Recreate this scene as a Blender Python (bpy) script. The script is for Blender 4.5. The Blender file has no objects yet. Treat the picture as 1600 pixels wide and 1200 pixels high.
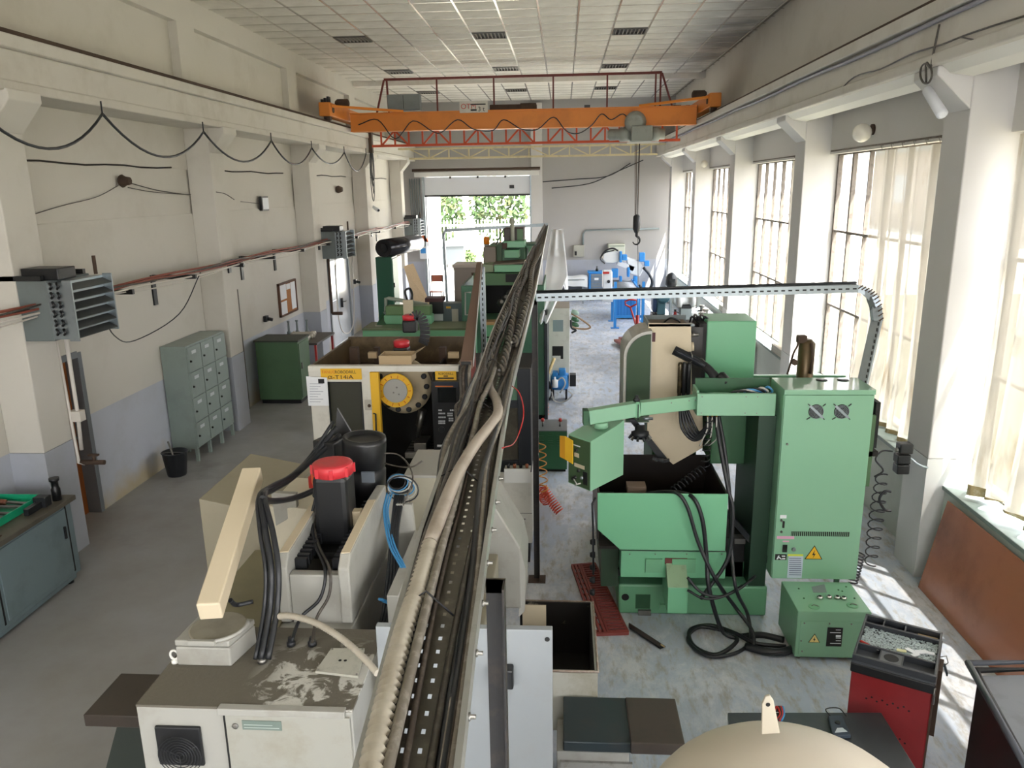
import bpy, bmesh, math, random
from mathutils import Vector, Matrix, noise
random.seed(7)
S = bpy.context.scene
COL = S.collection
R3 = math.radians
# ---------------------------------------------------------------- camera (solved from the vanishing points)
F = 1211.0
vy = Vector((80, -307, F)).normalized()
vd = Vector((80, 4800, F)); vd = (vd - vy * vd.dot(vy)).normalized()
zc = -vd
xc = vy.cross(zc)
RW = Matrix((xc, vy, zc))            # world = RW @ (right, down, forward)
CAM = Vector((0, 0, 4.0))
cd = bpy.data.cameras.new('camera'); cam = bpy.data.objects.new('camera', cd); COL.objects.link(cam)
cd.sensor_width = 36; cd.lens = F / 1600 * 36; cd.clip_start = 0.05; cd.clip_end = 400
rt = RW @ Vector((1, 0, 0)); dn = RW @ Vector((0, 1, 0)); fw = RW @ Vector((0, 0, 1))
M = Matrix.Identity(4)
for i in range(3):
    M[i][0] = rt[i]; M[i][1] = -dn[i]; M[i][2] = -fw[i]; M[i][3] = CAM[i]
cam.matrix_world = M
S.camera = cam
# ---------------------------------------------------------------- world, sun, exposure
S.view_settings.view_transform = 'Standard'; S.view_settings.look = 'None'
S.view_settings.gamma = 1; S.view_settings.use_curve_mapping = False
S.view_settings.exposure = 1.2
w = bpy.data.worlds.new('sky'); S.world = w; w.use_nodes = True
wn = w.node_tree.nodes; wl = w.node_tree.links
bg = wn['Background']; bg.inputs[1].default_value = 5.0
tc = wn.new('ShaderNodeTexCoord'); sp = wn.new('ShaderNodeSeparateXYZ'); rp = wn.new('ShaderNodeValToRGB')
wl.new(tc.outputs['Generated'], sp.inputs[0]); wl.new(sp.outputs[2], rp.inputs[0])
rp.color_ramp.elements[0].color = (1, .975, .96, 1); rp.color_ramp.elements[1].color = (.80, .88, 1, 1)
wl.new(rp.outputs[0], bg.inputs[0])
sd = bpy.data.lights.new('sun', 'SUN'); so = bpy.data.objects.new('sun', sd); COL.objects.link(so)
sd.energy = 22; sd.angle = R3(.6); sd.color = (1, .95, .86)
so.location = (20, -20, 60)
so.rotation_euler = Vector((-1, .9, -3.0)).to_track_quat('-Z', 'Y').to_euler()
S.cycles.max_bounces = 8; S.cycles.diffuse_bounces = 5; S.cycles.transparent_max_bounces = 12
S.cycles.sample_clamp_indirect = 6
S.cycles.caustics_reflective = False; S.cycles.caustics_refractive = False
# ---------------------------------------------------------------- picture point -> world point at a known depth, height or wall
def _ray(px, py): return RW @ Vector((px - 800, py - 600, F))
def aY(px, py, Y): d = _ray(px, py); return CAM + d * (Y / d.y)
def aZ(px, py, z): d = _ray(px, py); return CAM + d * ((z - 4) / d.z)
def aX(px, py, X): d = _ray(px, py); return CAM + d * (X / d.x)
def rect(l, t, r, b, Y):
    my = (t + b) / 2; mx = (l + r) / 2
    return aY(l, my, Y).x, aY(r, my, Y).x, aY(mx, b, Y).z, aY(mx, t, Y).z
# ---------------------------------------------------------------- materials
def hexc(h):
    h = h.lstrip('#'); c = [int(h[i:i+2], 16) / 255 for i in (0, 2, 4)]
    return tuple((x / 12.92 if x <= .04045 else ((x + .055) / 1.055) ** 2.4) for x in c) + (1,)
MATS = {}
def mat(name, c, rough=.5, metal=0., dirt=0., dc='#4a4238', scale=3., bump=0., spec=.5, det=6, lo=.5, hi=.72, stretch=None, emit=0):
    if name in MATS: return MATS[name]
    m = bpy.data.materials.new(name); MATS[name] = m; m.use_nodes = True
    n = m.node_tree.nodes; l = m.node_tree.links; b = n['Principled BSDF']
    b.inputs['Base Color'].default_value = hexc(c); b.inputs['Roughness'].default_value = rough
    b.inputs['Metallic'].default_value = metal; b.inputs['Specular IOR Level'].default_value = spec
    if emit:
        b.inputs['Emission Color'].default_value = hexc(c); b.inputs['Emission Strength'].default_value = emit
    if dirt or bump:
        t = n.new('ShaderNodeTexCoord'); mp = n.new('ShaderNodeMapping'); l.new(t.outputs['Object'], mp.inputs[0])
        if stretch: mp.inputs['Scale'].default_value = stretch
        nz = n.new('ShaderNodeTexNoise'); nz.inputs['Scale'].default_value = scale; nz.inputs['Detail'].default_value = det
        nz.inputs['Roughness'].default_value = .65
        l.new(mp.outputs[0], nz.inputs[0])
        if dirt:
            r = n.new('ShaderNodeMapRange'); r.inputs[1].default_value = lo; r.inputs[2].default_value = hi
            r.inputs[4].default_value = dirt
            l.new(nz.outputs[0], r.inputs[0])
            mx = n.new('ShaderNodeMix'); mx.data_type = 'RGBA'
            mx.inputs[6].default_value = hexc(c); mx.inputs[7].default_value = hexc(dc)
            l.new(r.outputs[0], mx.inputs[0]); l.new(mx.outputs[2], b.inputs['Base Color'])
        if bump:
            bp = n.new('ShaderNodeBump'); bp.inputs['Strength'].default_value = bump; bp.inputs['Distance'].default_value = .02
            n2 = n.new('ShaderNodeTexNoise'); n2.inputs['Scale'].default_value = scale * 8; l.new(mp.outputs[0], n2.inputs[0])
            l.new(n2.outputs[0], bp.inputs['Height']); l.new(bp.outputs[0], b.inputs['Normal'])
    return m
# ---------------------------------------------------------------- mesh accumulator
WL = {}                                   # world location of every object built
class G:
    def __init__(s): s.v = []; s.f = []; s.sm = []
    def add(s, vs, fs, smooth=False):
        o = len(s.v); s.v += [Vector(v) for v in vs]
        for f in fs: s.f.append([i + o for i in f]); s.sm.append(smooth)
        return s
    def box(s, x0, x1, y0, y1, z0, z1):
        if x0 > x1: x0, x1 = x1, x0
        if y0 > y1: y0, y1 = y1, y0
        if z0 > z1: z0, z1 = z1, z0
        v = [(x0,y0,z0),(x1,y0,z0),(x1,y1,z0),(x0,y1,z0),(x0,y0,z1),(x1,y0,z1),(x1,y1,z1),(x0,y1,z1)]
        return s.add(v, [(0,3,2,1),(4,5,6,7),(0,1,5,4),(1,2,6,5),(2,3,7,6),(3,0,4,7)])
    def fbox(s, l, t, r, b, Y, d):
        x0, x1, z0, z1 = rect(l, t, r, b, Y); return s.box(x0, x1, Y, Y + d, z0, z1)
    def obox(s, a, b, w, h, up=(0,0,1)):
        a = Vector(a); b = Vector(b); d = (b - a).normalized(); up = Vector(up)
        sd_ = d.cross(up)
        if sd_.length < 1e-4: sd_ = d.cross(Vector((0,1,0)))
        sd_.normalize(); u = sd_.cross(d).normalized()
        v = []
        for p in (a, b):
            for i, j in ((-1,-1),(1,-1),(1,1),(-1,1)): v.append(p + sd_ * (i * w / 2) + u * (j * h / 2))
        return s.add(v, [(3,2,1,0),(4,5,6,7),(0,1,5,4),(1,2,6,5),(2,3,7,6),(3,0,4,7)])
    def tube(s, pts, r, n=8, closed=False, cap=True):
        pts = [Vector(p) for p in pts]; N = len(pts)
        rr = r if isinstance(r, (list, tuple)) else [r] * N
        tan = []
        for i in range(N):
            if closed: t = pts[(i+1) % N] - pts[i-1]
            else: t = pts[min(i+1, N-1)] - pts[max(i-1, 0)]
            tan.append(t.normalized() if t.length > 1e-9 else Vector((0,0,1)))
        u = tan[0].orthogonal().normalized(); vs = []
        for i in range(N):
            u = (u - tan[i] * u.dot(tan[i]))
            u = u.normalized() if u.length > 1e-6 else tan[i].orthogonal().normalized()
            w_ = tan[i].cross(u)
            for k in range(n):
                a = 2 * math.pi * k / n; vs.append(pts[i] + (u * math.cos(a) + w_ * math.sin(a)) * rr[i])
        fs = []
        for i in range(N if closed else N - 1):
            j = (i + 1) % N
            for k in range(n):
                k2 = (k + 1) % n; fs.append((i*n+k, i*n+k2, j*n+k2, j*n+k))
        if cap and not closed:
            s.add(vs, fs, True); o = len(s.v) - len(vs)
            s.f.append([o + k for k in range(n)][::-1]); s.sm.append(False)
            s.f.append([o + (N-1)*n + k for k in range(n)]); s.sm.append(False)
            return s
        return s.add(vs, fs, True)
    def cyl(s, a, b, r, n=16): return s.tube([a, b], r, n)
    def lathe(s, a, axis, prof, n=20):
        a = Vector(a); ax = Vector(axis).normalized(); u = ax.orthogonal().normalized(); w_ = ax.cross(u); vs = []
        for h, r in prof:
            for k in range(n):
                t = 2 * math.pi * k / n; vs.append(a + ax * h + (u * math.cos(t) + w_ * math.sin(t)) * r)
        fs = [(i*n+k, i*n+(k+1) % n, (i+1)*n+(k+1) % n, (i+1)*n+k) for i in range(len(prof)-1) for k in range(n)]
        s.add(vs, fs, True); o = len(s.v) - len(vs)
        s.f.append([o + k for k in range(n)][::-1]); s.sm.append(False)
        s.f.append([o + (len(prof)-1)*n + k for k in range(n)]); s.sm.append(False)
        return s
    def prism(s, poly, ext):
        p = [Vector(q) for q in poly]; e = Vector(ext); n = len(p)
        fs = [tuple(range(n)), tuple(range(2*n-1, n-1, -1))] + [(i, i+n, (i+1) % n + n, (i+1) % n) for i in range(n)]
        return s.add(p + [q + e for q in p], fs)
    def ppoly(s, pxs, Y, d):              # outline at depth Y, thickness d away from the viewer
        return s.prism([aY(x, y, Y) for x, y in pxs], (0, d, 0))
    def grid(s, fn, nu, nv, smooth=True, thick=0):
        vs = [fn(i / nu, j / nv) for j in range(nv + 1) for i in range(nu + 1)]
        return s.add(vs, [(j*(nu+1)+i, j*(nu+1)+i+1, (j+1)*(nu+1)+i+1, (j+1)*(nu+1)+i) for j in range(nv) for i in range(nu)], smooth)
    def build(s, name, m, parent=None, bev=0, solid=0, label=None, kind=None, cat=None, group=None, fix=True):
        me = bpy.data.meshes.new(name); o = bpy.data.objects.new(name, me); COL.objects.link(o)
        if parent is None:
            xs = [v.x for v in s.v]; ys = [v.y for v in s.v]; zs = [v.z for v in s.v]
            L = Vector(((min(xs)+max(xs))/2, (min(ys)+max(ys))/2, min(zs)))
            if kind == 'structure': L = Vector((0, 0, 0))
            o.location = L
        else: L = WL[parent.name]; o.parent = parent
        WL[o.name] = L
        me.from_pydata([v - L for v in s.v], [], s.f)
        me.polygons.foreach_set('use_smooth', s.sm)
        if fix:
            bm = bmesh.new(); bm.from_mesh(me); bmesh.ops.recalc_face_normals(bm, faces=bm.faces); bm.to_mesh(me); bm.free()
        me.materials.append(m)
        if solid: md = o.modifiers.new('t', 'SOLIDIFY'); md.thickness = solid; md.offset = 0
        if bev:
            md = o.modifiers.new('b', 'BEVEL'); md.width = bev; md.segments = 2; md.limit_method = 'ANGLE'; md.angle_limit = R3(40)
        if label: o['label'] = label
        if kind: o['kind'] = kind
        if cat: o['category'] = cat
        if group: o['group'] = group
        return o
def thing(name, label, cat, loc, group=None):
    o = bpy.data.objects.new(name, None); COL.objects.link(o); o.empty_display_size = .1
    o.location = loc; WL[o.name] = Vector(loc); o['label'] = label; o['category'] = cat
    if group: o['group'] = group
    return o
def sroot(name, loc=(0, 0, 0)):
    o = bpy.data.objects.new(name, None); COL.objects.link(o); o.location = loc; WL[o.name] = Vector(loc); o['kind'] = 'structure'; return o
def text(s_, m, parent, p, size, rot=(math.pi/2, 0, 0), name='lettering', ext=.0005, al='LEFT', sx=1):
    c = bpy.data.curves.new(name, 'FONT'); c.body = s_; c.size = size; c.extrude = ext; c.align_x = al
    t_ = bpy.data.objects.new('tmp', c); me = bpy.data.meshes.new_from_object(t_); bpy.data.objects.remove(t_)
    o = bpy.data.objects.new(name, me); COL.objects.link(o); o.parent = parent
    L = WL[parent.name]; o.location = Vector(p) - L; o.rotation_euler = rot; o.scale = (sx, 1, 1); me.materials.clear(); me.materials.append(m); WL[o.name] = L
    return o
def dupe(root, delta, label=None, group=None):
    r = root.copy(); COL.objects.link(r); r.location = root.location + Vector(delta); WL[r.name] = WL[root.name] + Vector(delta)
    if label: r['label'] = label
    if group: r['group'] = group
    for ch in list(root.children):
        c = ch.copy(); COL.objects.link(c); c.parent = r; WL[c.name] = WL[r.name]
        for g_ in list(ch.children):
            d = g_.copy(); COL.objects.link(d); d.parent = c; WL[d.name] = WL[r.name]
    return r
def sag(a, b, d, n=12):
    a = Vector(a); b = Vector(b); return [a.lerp(b, i/n) - Vector((0,0,d * 4 * (i/n) * (1-i/n))) for i in range(n+1)]
def curve(pts, n=6):                      # catmull-rom through points
    P = [Vector(p) for p in pts]; P = [P[0]*2-P[1]] + P + [P[-1]*2-P[-2]]; out = []
    for i in range(1, len(P)-2):
        for k in range(n):
            t = k / n; a, b, c, d = P[i-1], P[i], P[i+1], P[i+2]
            out.append(.5*((2*b)+(c-a)*t+(2*a-5*b+4*c-d)*t*t+(3*b-a-3*c+d)*t**3))
    out.append(P[-2]); return out
def coil(a, b, r, turns, n=10, r2=None, droop=0):
    a = Vector(a); b = Vector(b); ax = (b-a).normalized(); u = ax.orthogonal().normalized(); w_ = ax.cross(u); out = []
    T = int(turns*n)
    for i in range(T+1):
        t = i/T; an = 2*math.pi*i/n; rr = r if r2 is None else r + (r2-r)*t
        out.append(a.lerp(b, t) - Vector((0,0,droop*4*t*(1-t))) + (u*math.cos(an)+w_*math.sin(an))*rr)
    return out
# palette
m_wall = mat('plaster_cream', '#cfcbc2', .9, dirt=.35, dc='#a29a8b', scale=.8, lo=.5, hi=.8, bump=.1)
m_wallw = mat('plaster_white', '#cdcbc8', .9, dirt=.25, dc='#b9b6ae', scale=.9, lo=.5, hi=.8, bump=.1)
m_conc = mat('painted_concrete', '#cbc7be', .85, dirt=.4, dc='#9d9584', scale=1.2, bump=.15)
m_grey = mat('grey_wall_paint', '#adb1bb', .8, dirt=.35, dc='#8f8f8a', scale=1.0)
m_rust = mat('rusty_steel', '#4b3a2e', .8, dirt=.5, dc='#2a211b', scale=6)
m_black = mat('black_plastic', '#161719', .38)
m_rub = mat('black_rubber', '#1c1e22', .42)
m_dark = mat('dark_interior', '#121212', .7)
m_green = mat('green_enamel', '#6fa882', .33, dirt=.12, dc='#4d7a5a', scale=2)
m_dgreen = mat('dark_green_enamel', '#2f5a3c', .45, dirt=.3, dc='#20301f', scale=3)
m_ogreen = mat('olive_green_paint', '#4c6b49', .5, dirt=.4, dc='#4a4c38', scale=3)
m_white = mat('white_machine_paint', '#a09f98', .4, dirt=.45, dc='#7d776a', scale=4, lo=.5, hi=.72)
m_beige = mat('beige_machine_paint', '#cfc1a6', .5, dirt=.2, dc='#9a8a70', scale=2)
m_dust = mat('oily_dust_on_white', '#625d52', .75, dirt=1., dc='#bdbcb4', scale=5, lo=.50, hi=.56, det=14, bump=.2)
def _patch():                              # the dust is rubbed off in one patch at the front right of the cabinet top
    n = m_dust.node_tree.nodes; l = m_dust.node_tree.links; mx = next(q for q in n if q.type == 'MIX'); src = mx.inputs[0].links[0].from_socket
    tcn = next(q for q in n if q.type == 'TEX_COORD'); sp_ = n.new('ShaderNodeSeparateXYZ'); l.new(tcn.outputs['Object'], sp_.inputs[0])
    def mr(v, a, b_): r = n.new('ShaderNodeMapRange'); r.inputs[1].default_value = a; r.inputs[2].default_value = b_; l.new(v, r.inputs[0]); return r.outputs[0]
    a = mr(sp_.outputs[0], -.28, -.10); b_ = mr(sp_.outputs[1], -.75, -.98)
    m1_ = n.new('ShaderNodeMath'); m1_.operation = 'MULTIPLY'; l.new(a, m1_.inputs[0]); l.new(b_, m1_.inputs[1])
    m2_ = n.new('ShaderNodeMath'); m2_.operation = 'MULTIPLY'; l.new(m1_.outputs[0], m2_.inputs[0]); l.new(src, m2_.inputs[1]); l.new(m2_.outputs[0], mx.inputs[0])
    nz_ = next(q for q in n if q.type == 'TEX_NOISE'); nz_.inputs['Distortion'].default_value = 1.6
_patch()
m_zinc = mat('galvanised_steel', '#9aa3a8', .35, .85, dirt=.3, dc='#6d7478', scale=8)
m_steel = mat('worn_steel', '#8c8a86', .35, .9, dirt=.4, dc='#5c5850', scale=8)
m_red = mat('red_enamel', '#b52a26', .4, dirt=.25, dc='#6f201a', scale=5)
m_redcap = mat('red_motor_cap', '#c22f38', .35)
m_blue = mat('blue_enamel', '#2d86cf', .4, dirt=.15, dc='#1d5a90', scale=5)
m_orange = mat('orange_crane_paint', '#d9822a', .5, dirt=.35, dc='#9c5a20', scale=1.5)
m_yellow = mat('yellow_enamel', '#e8b62a', .45)
m_cord = mat('grey_cable', '#3d3832', .4, dirt=.4, dc='#8a8478', scale=30)
m_cordw = mat('pale_cable', '#b9b7b0', .45)
m_paper = mat('paper', '#e9ebee', .8)
m_brownb = mat('brown_hardboard', '#a5674a', .25, dirt=.5, dc='#5d3626', scale=1.2)
m_greym = mat('grey_machine_paint', '#7f898a', .5, dirt=.3, dc='#5c605c', scale=3)
m_bench = mat('bluegrey_bench_paint', '#728389', .45, dirt=.35, dc='#4b5352', scale=2.5)
m_osb = mat('chipboard', '#c9b394', .8, dirt=.5, dc='#a38a66', scale=25)
m_card = mat('cardboard', '#b59f7e', .85)
m_oily = mat('oily_brown_metal', '#51422c', .4, dirt=.6, dc='#8a7350', scale=4)
m_ink = mat('black_print', '#141414', .6)
m_orangep = mat('orange_print', '#d8701c', .6)
# ================================================================ SETTING
# ---- floor
def floor_mat():
    m = bpy.data.materials.new('worn_painted_concrete_floor'); m.use_nodes = True; n = m.node_tree.nodes; l = m.node_tree.links; b = n['Principled BSDF']
    t = n.new('ShaderNodeTexCoord'); P = t.outputs['Object']
    def nz(sc, det=6, stretch=None, rough=.6, dist=0):
        q = n.new('ShaderNodeTexNoise'); q.inputs['Scale'].default_value = sc; q.inputs['Detail'].default_value = det; q.inputs['Roughness'].default_value = rough; q.inputs['Distortion'].default_value = dist
        if stretch:
            mp = n.new('ShaderNodeMapping'); mp.inputs['Scale'].default_value = stretch; l.new(P, mp.inputs[0]); l.new(mp.outputs[0], q.inputs[0])
        else: l.new(P, q.inputs[0])
        return q.outputs[0]
    def rng(v, a, b_, c=0., d=1.):
        r = n.new('ShaderNodeMapRange'); r.inputs[1].default_value = a; r.inputs[2].default_value = b_; r.inputs[3].default_value = c; r.inputs[4].default_value = d; l.new(v, r.inputs[0]); return r.outputs[0]
    def mix(f, a, b_):
        x = n.new('ShaderNodeMix'); x.data_type = 'RGBA'; l.new(f, x.inputs[0])
        for i, c in ((6, a), (7, b_)):
            if isinstance(c, str): x.inputs[i].default_value = hexc(c)
            else: l.new(c, x.inputs[i])
        return x.outputs[2]
    def mul(a, b_):
        x = n.new('ShaderNodeMath'); x.operation = 'MULTIPLY'; l.new(a, x.inputs[0]); l.new(b_, x.inputs[1]); return x.outputs[0]
    s = n.new('ShaderNodeSeparateXYZ'); l.new(P, s.inputs[0])
    right = rng(s.outputs[0], -2.0, -.6)                     # right of the machines the floor is paler and bluer, with worn scuffs
    base = mix(right, mix(rng(nz(.5), .35, .65), '#918e88', '#a3a4a6'), mix(rng(nz(.6), .35, .65), '#a9b0ba', '#bcc8da'))
    worn = mul(rng(nz(1.6, 12, (1, .6, 1), .78, .3), .46, .60), right)
    c1 = mix(worn, base, '#d4d5d9')
    c2 = mix(mul(rng(nz(7, 8, (1.6, .5, 1), .7), .50, .66), right), c1, '#a5a19b')
    st = mix(rng(nz(.8, 8), .60, .75, 0, .55), c2, '#6b655a')
    l.new(st, b.inputs['Base Color']); l.new(rng(nz(2.5), .3, .7, .35, .62), b.inputs['Roughness'])
    bp = n.new('ShaderNodeBump'); bp.inputs['Strength'].default_value = .08; l.new(nz(22), bp.inputs['Height']); l.new(bp.outputs[0], b.inputs['Normal'])
    return m
fl = G().box(-6.3, 4.4, -8, 29.2, -.12, 0).build('floor', floor_mat(), kind='structure')
# ---- walls
PY = [-2.2, 2.7, 7.6, 12.5, 17.45, 22.5, 27.4]            # near faces of the pillars, both sides
PD = .5
LX, RX = -6.0, 4.15                                         # inner faces of the side walls
LP, RP = -5.6, 3.65                                         # inner faces of the pillars
# left wall, lower band with openings
doors_l = [(8.2, 9.06, 2.1), (13.2, 13.9, 2.2), (19.55, 21.45, 2.25)]
g = G(); gg = G(); y = -8
for a, b_, h in doors_l + [(29.2, 29.2, 0)]:
    g.box(LX-.35, LX, y, a, 1.3, 3.69); gg.box(LX-.35, LX, y, a, 0, 1.3)
    if h: g.box(LX-.35, LX, a, b_, h, 3.69)
    y = b_
g.box(LX-.35, LX-.025, -8, 29.2, 3.69, 4.38); g.box(LX-.35, LX, -8, 29.2, 4.38, 5.56)
m_dado = mat('damp_stained_dado', '#b9bdc7', .75, dirt=.3, dc='#94948f', scale=1.0)
def _damp():                               # ochre damp stain along the foot of the wall
    n = m_dado.node_tree.nodes; l = m_dado.node_tree.links; b = n['Principled BSDF']; src = b.inputs['Base Color'].links[0].from_socket
    t = n.new('ShaderNodeTexCoord'); s = n.new('ShaderNodeSeparateXYZ'); l.new(t.outputs['Object'], s.inputs[0]); q = n.new('ShaderNodeTexNoise'); q.inputs['Scale'].default_value = 2.2; q.inputs['Detail'].default_value = 8; l.new(t.outputs['Object'], q.inputs[0])
    a = n.new('ShaderNodeMath'); a.operation = 'MULTIPLY_ADD'; a.inputs[1].default_value = -1.3; l.new(s.outputs[2], a.inputs[0]); l.new(q.outputs[0], a.inputs[2])
    r = n.new('ShaderNodeMapRange'); r.inputs[1].default_value = .05; r.inputs[2].default_value = .5; r.inputs[4].default_value = .75; l.new(a.outputs[0], r.inputs[0])
    mx = n.new('ShaderNodeMix'); mx.data_type = 'RGBA'; l.new(r.outputs[0], mx.inputs[0]); l.new(src, mx.inputs[6]); mx.inputs[7].default_value = hexc('#b3a070'); l.new(mx.outputs[2], b.inputs['Base Color'])
_damp()
wl_ = g.build('wall_left', m_wall, kind='structure'); gg.build('dado', m_dado, wl_)
G().box(LX-.35, LX-.12, -8, 29.2, 5.56, 7.1).build('upper_panel', m_wall, wl_)
# frame of the upper wall: pilasters and top band
g = G().box(LX-.12, LX+.02, -8, 29.2, 6.6, 7.1).box(LX-.12, LX, -8, 29.2, 5.56, 5.66)
for p in PY: g.box(LX-.12, LX+.02, p+.15, p+.75, 5.66, 6.6)
g.build('upper_frame', m_wall, wl_)
for i, p in enumerate(PY[2:-1]):                           # dark joint under the beam in every bay
    a = Vector((LX+.002, p+PD+.35, 4.385)); g = G().tube([(LX+.005, p+PD+.35+k*.44, 4.385+.012*math.sin(k*1.7+i)) for k in range(9)], .012, 5)
    g.build('wall_joint', mat('dark_crack', '#2b2722', .9), wl_)
for p in PY:
    g = G().box(LX, LP, p, p+PD, 1.3, 5.02)
    g.prism([(LP, p, 4.62), (LP+.26, p, 4.92), (LP+.26, p, 5.02), (LP, p, 5.02)], (0, PD, 0))
    q = g.build('pillar', m_wall, wl_, bev=.012); G().box(LX, LP+.001, p, p+PD, 0, 1.3).build('pillar_base', m_grey, q)
# crane beam, left
def beam(sx, X0, face, name):
    g = G(); f = face; s = sx
    g.box(X0, f, -8, 29, 5.10, 5.40); g.box(X0, f+.07*s, -8, 29, 5.40, 5.53); g.box(X0, f+.03*s, -8, 29, 5.0, 5.10)
    o = g.build(name, m_conc, kind='structure', bev=.015)
    G().box(f-.10*s, f-.04*s, -8, 28.6, 5.53, 5.60).box(f-.13*s, f-.01*s, -8, 28.6, 5.53, 5.545).build('crane_rail', m_rust, o)
    return o
beam(1, -6.0, -5.40, 'trim_1'); bmr = beam(-1, 3.95, 3.30, 'trim_2')
# ---- right wall
WIN = []
for i, p in enumerate(PY[:-1]): WIN.append((p+PD+.02, PY[i+1]-.02))
WIN.append((PY[-1]+PD, 29.0))
SILL, HEAD = 1.02, 4.42
g = G(); g2 = G()
g.box(RX-.3, RX+.25, -8, 29.2, 0, SILL-.04)
g2.box(RX-.12, RX+.25, -8, 29.2, HEAD, 5.56)
m_par = mat('pale_greenish_parapet', '#b4bab4', .7, dirt=.3, dc='#94948a', scale=1.5)
wr = g2.build('wall_right', m_wallw, kind='structure'); g.build('parapet', m_par, wr)
G().box(3.93, RX+.25, -8, 29.2, 5.56, 7.1).build('upper_panel', m_wall, wr)
for a, b_ in WIN:
    G().box(RX-.33, RX+.02, a-.02, b_+.02, SILL-.04, SILL).build('sill', mat('greygreen_sill', '#6f7d78', .5, dirt=.3, dc='#a0a8a4', scale=6), wr, bev=.005)
for p in PY:
    g = G().box(RP, RX+.1, p, p+PD, 1.3, 5.0)
    g.prism([(RP, p, 4.62), (RP-.32, p, 4.92), (RP-.32, p, 5.0), (RP, p, 5.0)], (0, PD, 0))
    q = g.build('pillar', m_wallw, wr, bev=.012); G().box(RP-.001, RX+.1, p-.001, p+PD, 0, 1.3).build('pillar_base', mat('pale_glossy_grey', '#c3c3c0', .35, dirt=.3, dc='#a3a19b', scale=1.5), q)
for i, p in enumerate(PY[:-1]):
    G().prism([(RP-.3, p+PD+.02, 5.0), (RP-.02, p+PD+.02, 5.0), (RP-.02, p+PD+.02, 4.90), (RP-.22, p+PD+.02, 4.93)], (0, PY[i+1]-p-PD-.04, 0)).build('beam_lip', mat('window_lit_beam_lip', '#e4e2da', .8), bmr)  # lip paler than the beam: window light put into its colour
# ---- windows: steel glazing, every pane an object
m_glass = bpy.data.materials.new('window_glass'); m_glass.use_nodes = True
n = m_glass.node_tree.nodes; l = m_glass.node_tree.links; n.remove(n['Principled BSDF'])
tr = n.new('ShaderNodeBsdfTransparent'); tr.inputs[0].default_value = (.95, .95, .95, 1); gl = n.new('ShaderNodeBsdfGlossy'); gl.inputs[1].default_value = .04
mx = n.new('ShaderNodeMixShader'); mx.inputs[0].default_value = .05
l.new(tr.outputs[0], mx.inputs[1]); l.new(gl.outputs[0], mx.inputs[2]); l.new(mx.outputs[0], n['Material Output'].inputs[0])
m_frame = mat('rusty_white_frame', '#6f675f', .7, dirt=.8, dc='#3d342d', scale=12)
pane_me = {}
for wi, (a, b_) in enumerate(WIN):
    if b_ < 0: pass
    wroot = sroot('window_%d' % (wi+1), (RX+.03, a, SILL)); nc = 7 if b_-a > 3 else 3; nr = 3; dy = (b_-a)/nc; dz = (HEAD-SILL)/nr
    gt = G(); gn = G()
    for c in range(nc+1):
        w_ = .035 if c in (0, nc) else (.028 if c % 2 == 0 else .012)
        (gt if c % 2 == 0 or c == nc else gn).box(RX, RX+.06, a+c*dy-w_, a+c*dy+w_, SILL, HEAD)
    gt.build('mullion', m_frame, wroot); gn.build('glazing_bar', m_frame, wroot)
    g = G()
    for r in range(nr+1): g.box(RX+.005, RX+.055, a, b_, SILL+r*dz-.018, SILL+r*dz+.018)
    g.build('transom', m_frame, wroot)
    key = round(dy, 2)
    for c in range(nc):
        for r in range(nr):
            if key not in pane_me:
                o = G().box(RX+.025, RX+.031, a+.012, a+dy-.012, SILL+.015, SILL+dz-.015).build('pane', m_glass, wroot); pane_me[key] = o.data
            else:
                o = bpy.data.objects.new('pane', pane_me[key]); COL.objects.link(o); o.parent = wroot
                o.location = (0, c*dy, r*dz); WL[o.name] = WL[wroot.name]
    ar = bpy.data.lights.new('window_portal', 'AREA'); ar.shape = 'RECTANGLE'; ar.size = b_-a; ar.size_y = HEAD-SILL; ar.cycles.is_portal = True
    ao = bpy.data.objects.new('window_portal', ar); COL.objects.link(ao); ao.location = (RX+.12, (a+b_)/2, (SILL+HEAD)/2)
    ao.rotation_euler = Vector((-1, 0, 0)).to_track_quat('-Z', 'Y').to_euler()
# ---- back wall with gate opening
GX0, GX1, GH = -5.02, -1.22, 4.45
g = G().box(-6.3, GX0, 29, 29.3, 1.4, 7.1).box(GX1, 4.4, 29, 29.3, 1.4, 7.1).box(GX0, GX1, 29, 29.3, GH, 7.1)
wb = g.build('wall_back', mat('back_wall_plaster', '#a9a7a5', .9, dirt=.3, dc='#a19c92', scale=.9, lo=.5, hi=.8, bump=.1), kind='structure'); G().box(-6.3, GX0, 29, 29.3, 0, 1.4).box(GX1, 4.4, 29, 29.3, 0, 1.4).build('dado', m_grey, wb)
G().box(-1.15, -.75, 28.75, 29, 0, 6.9).build('pillar', m_wallw, wb, bev=.01)
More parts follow.
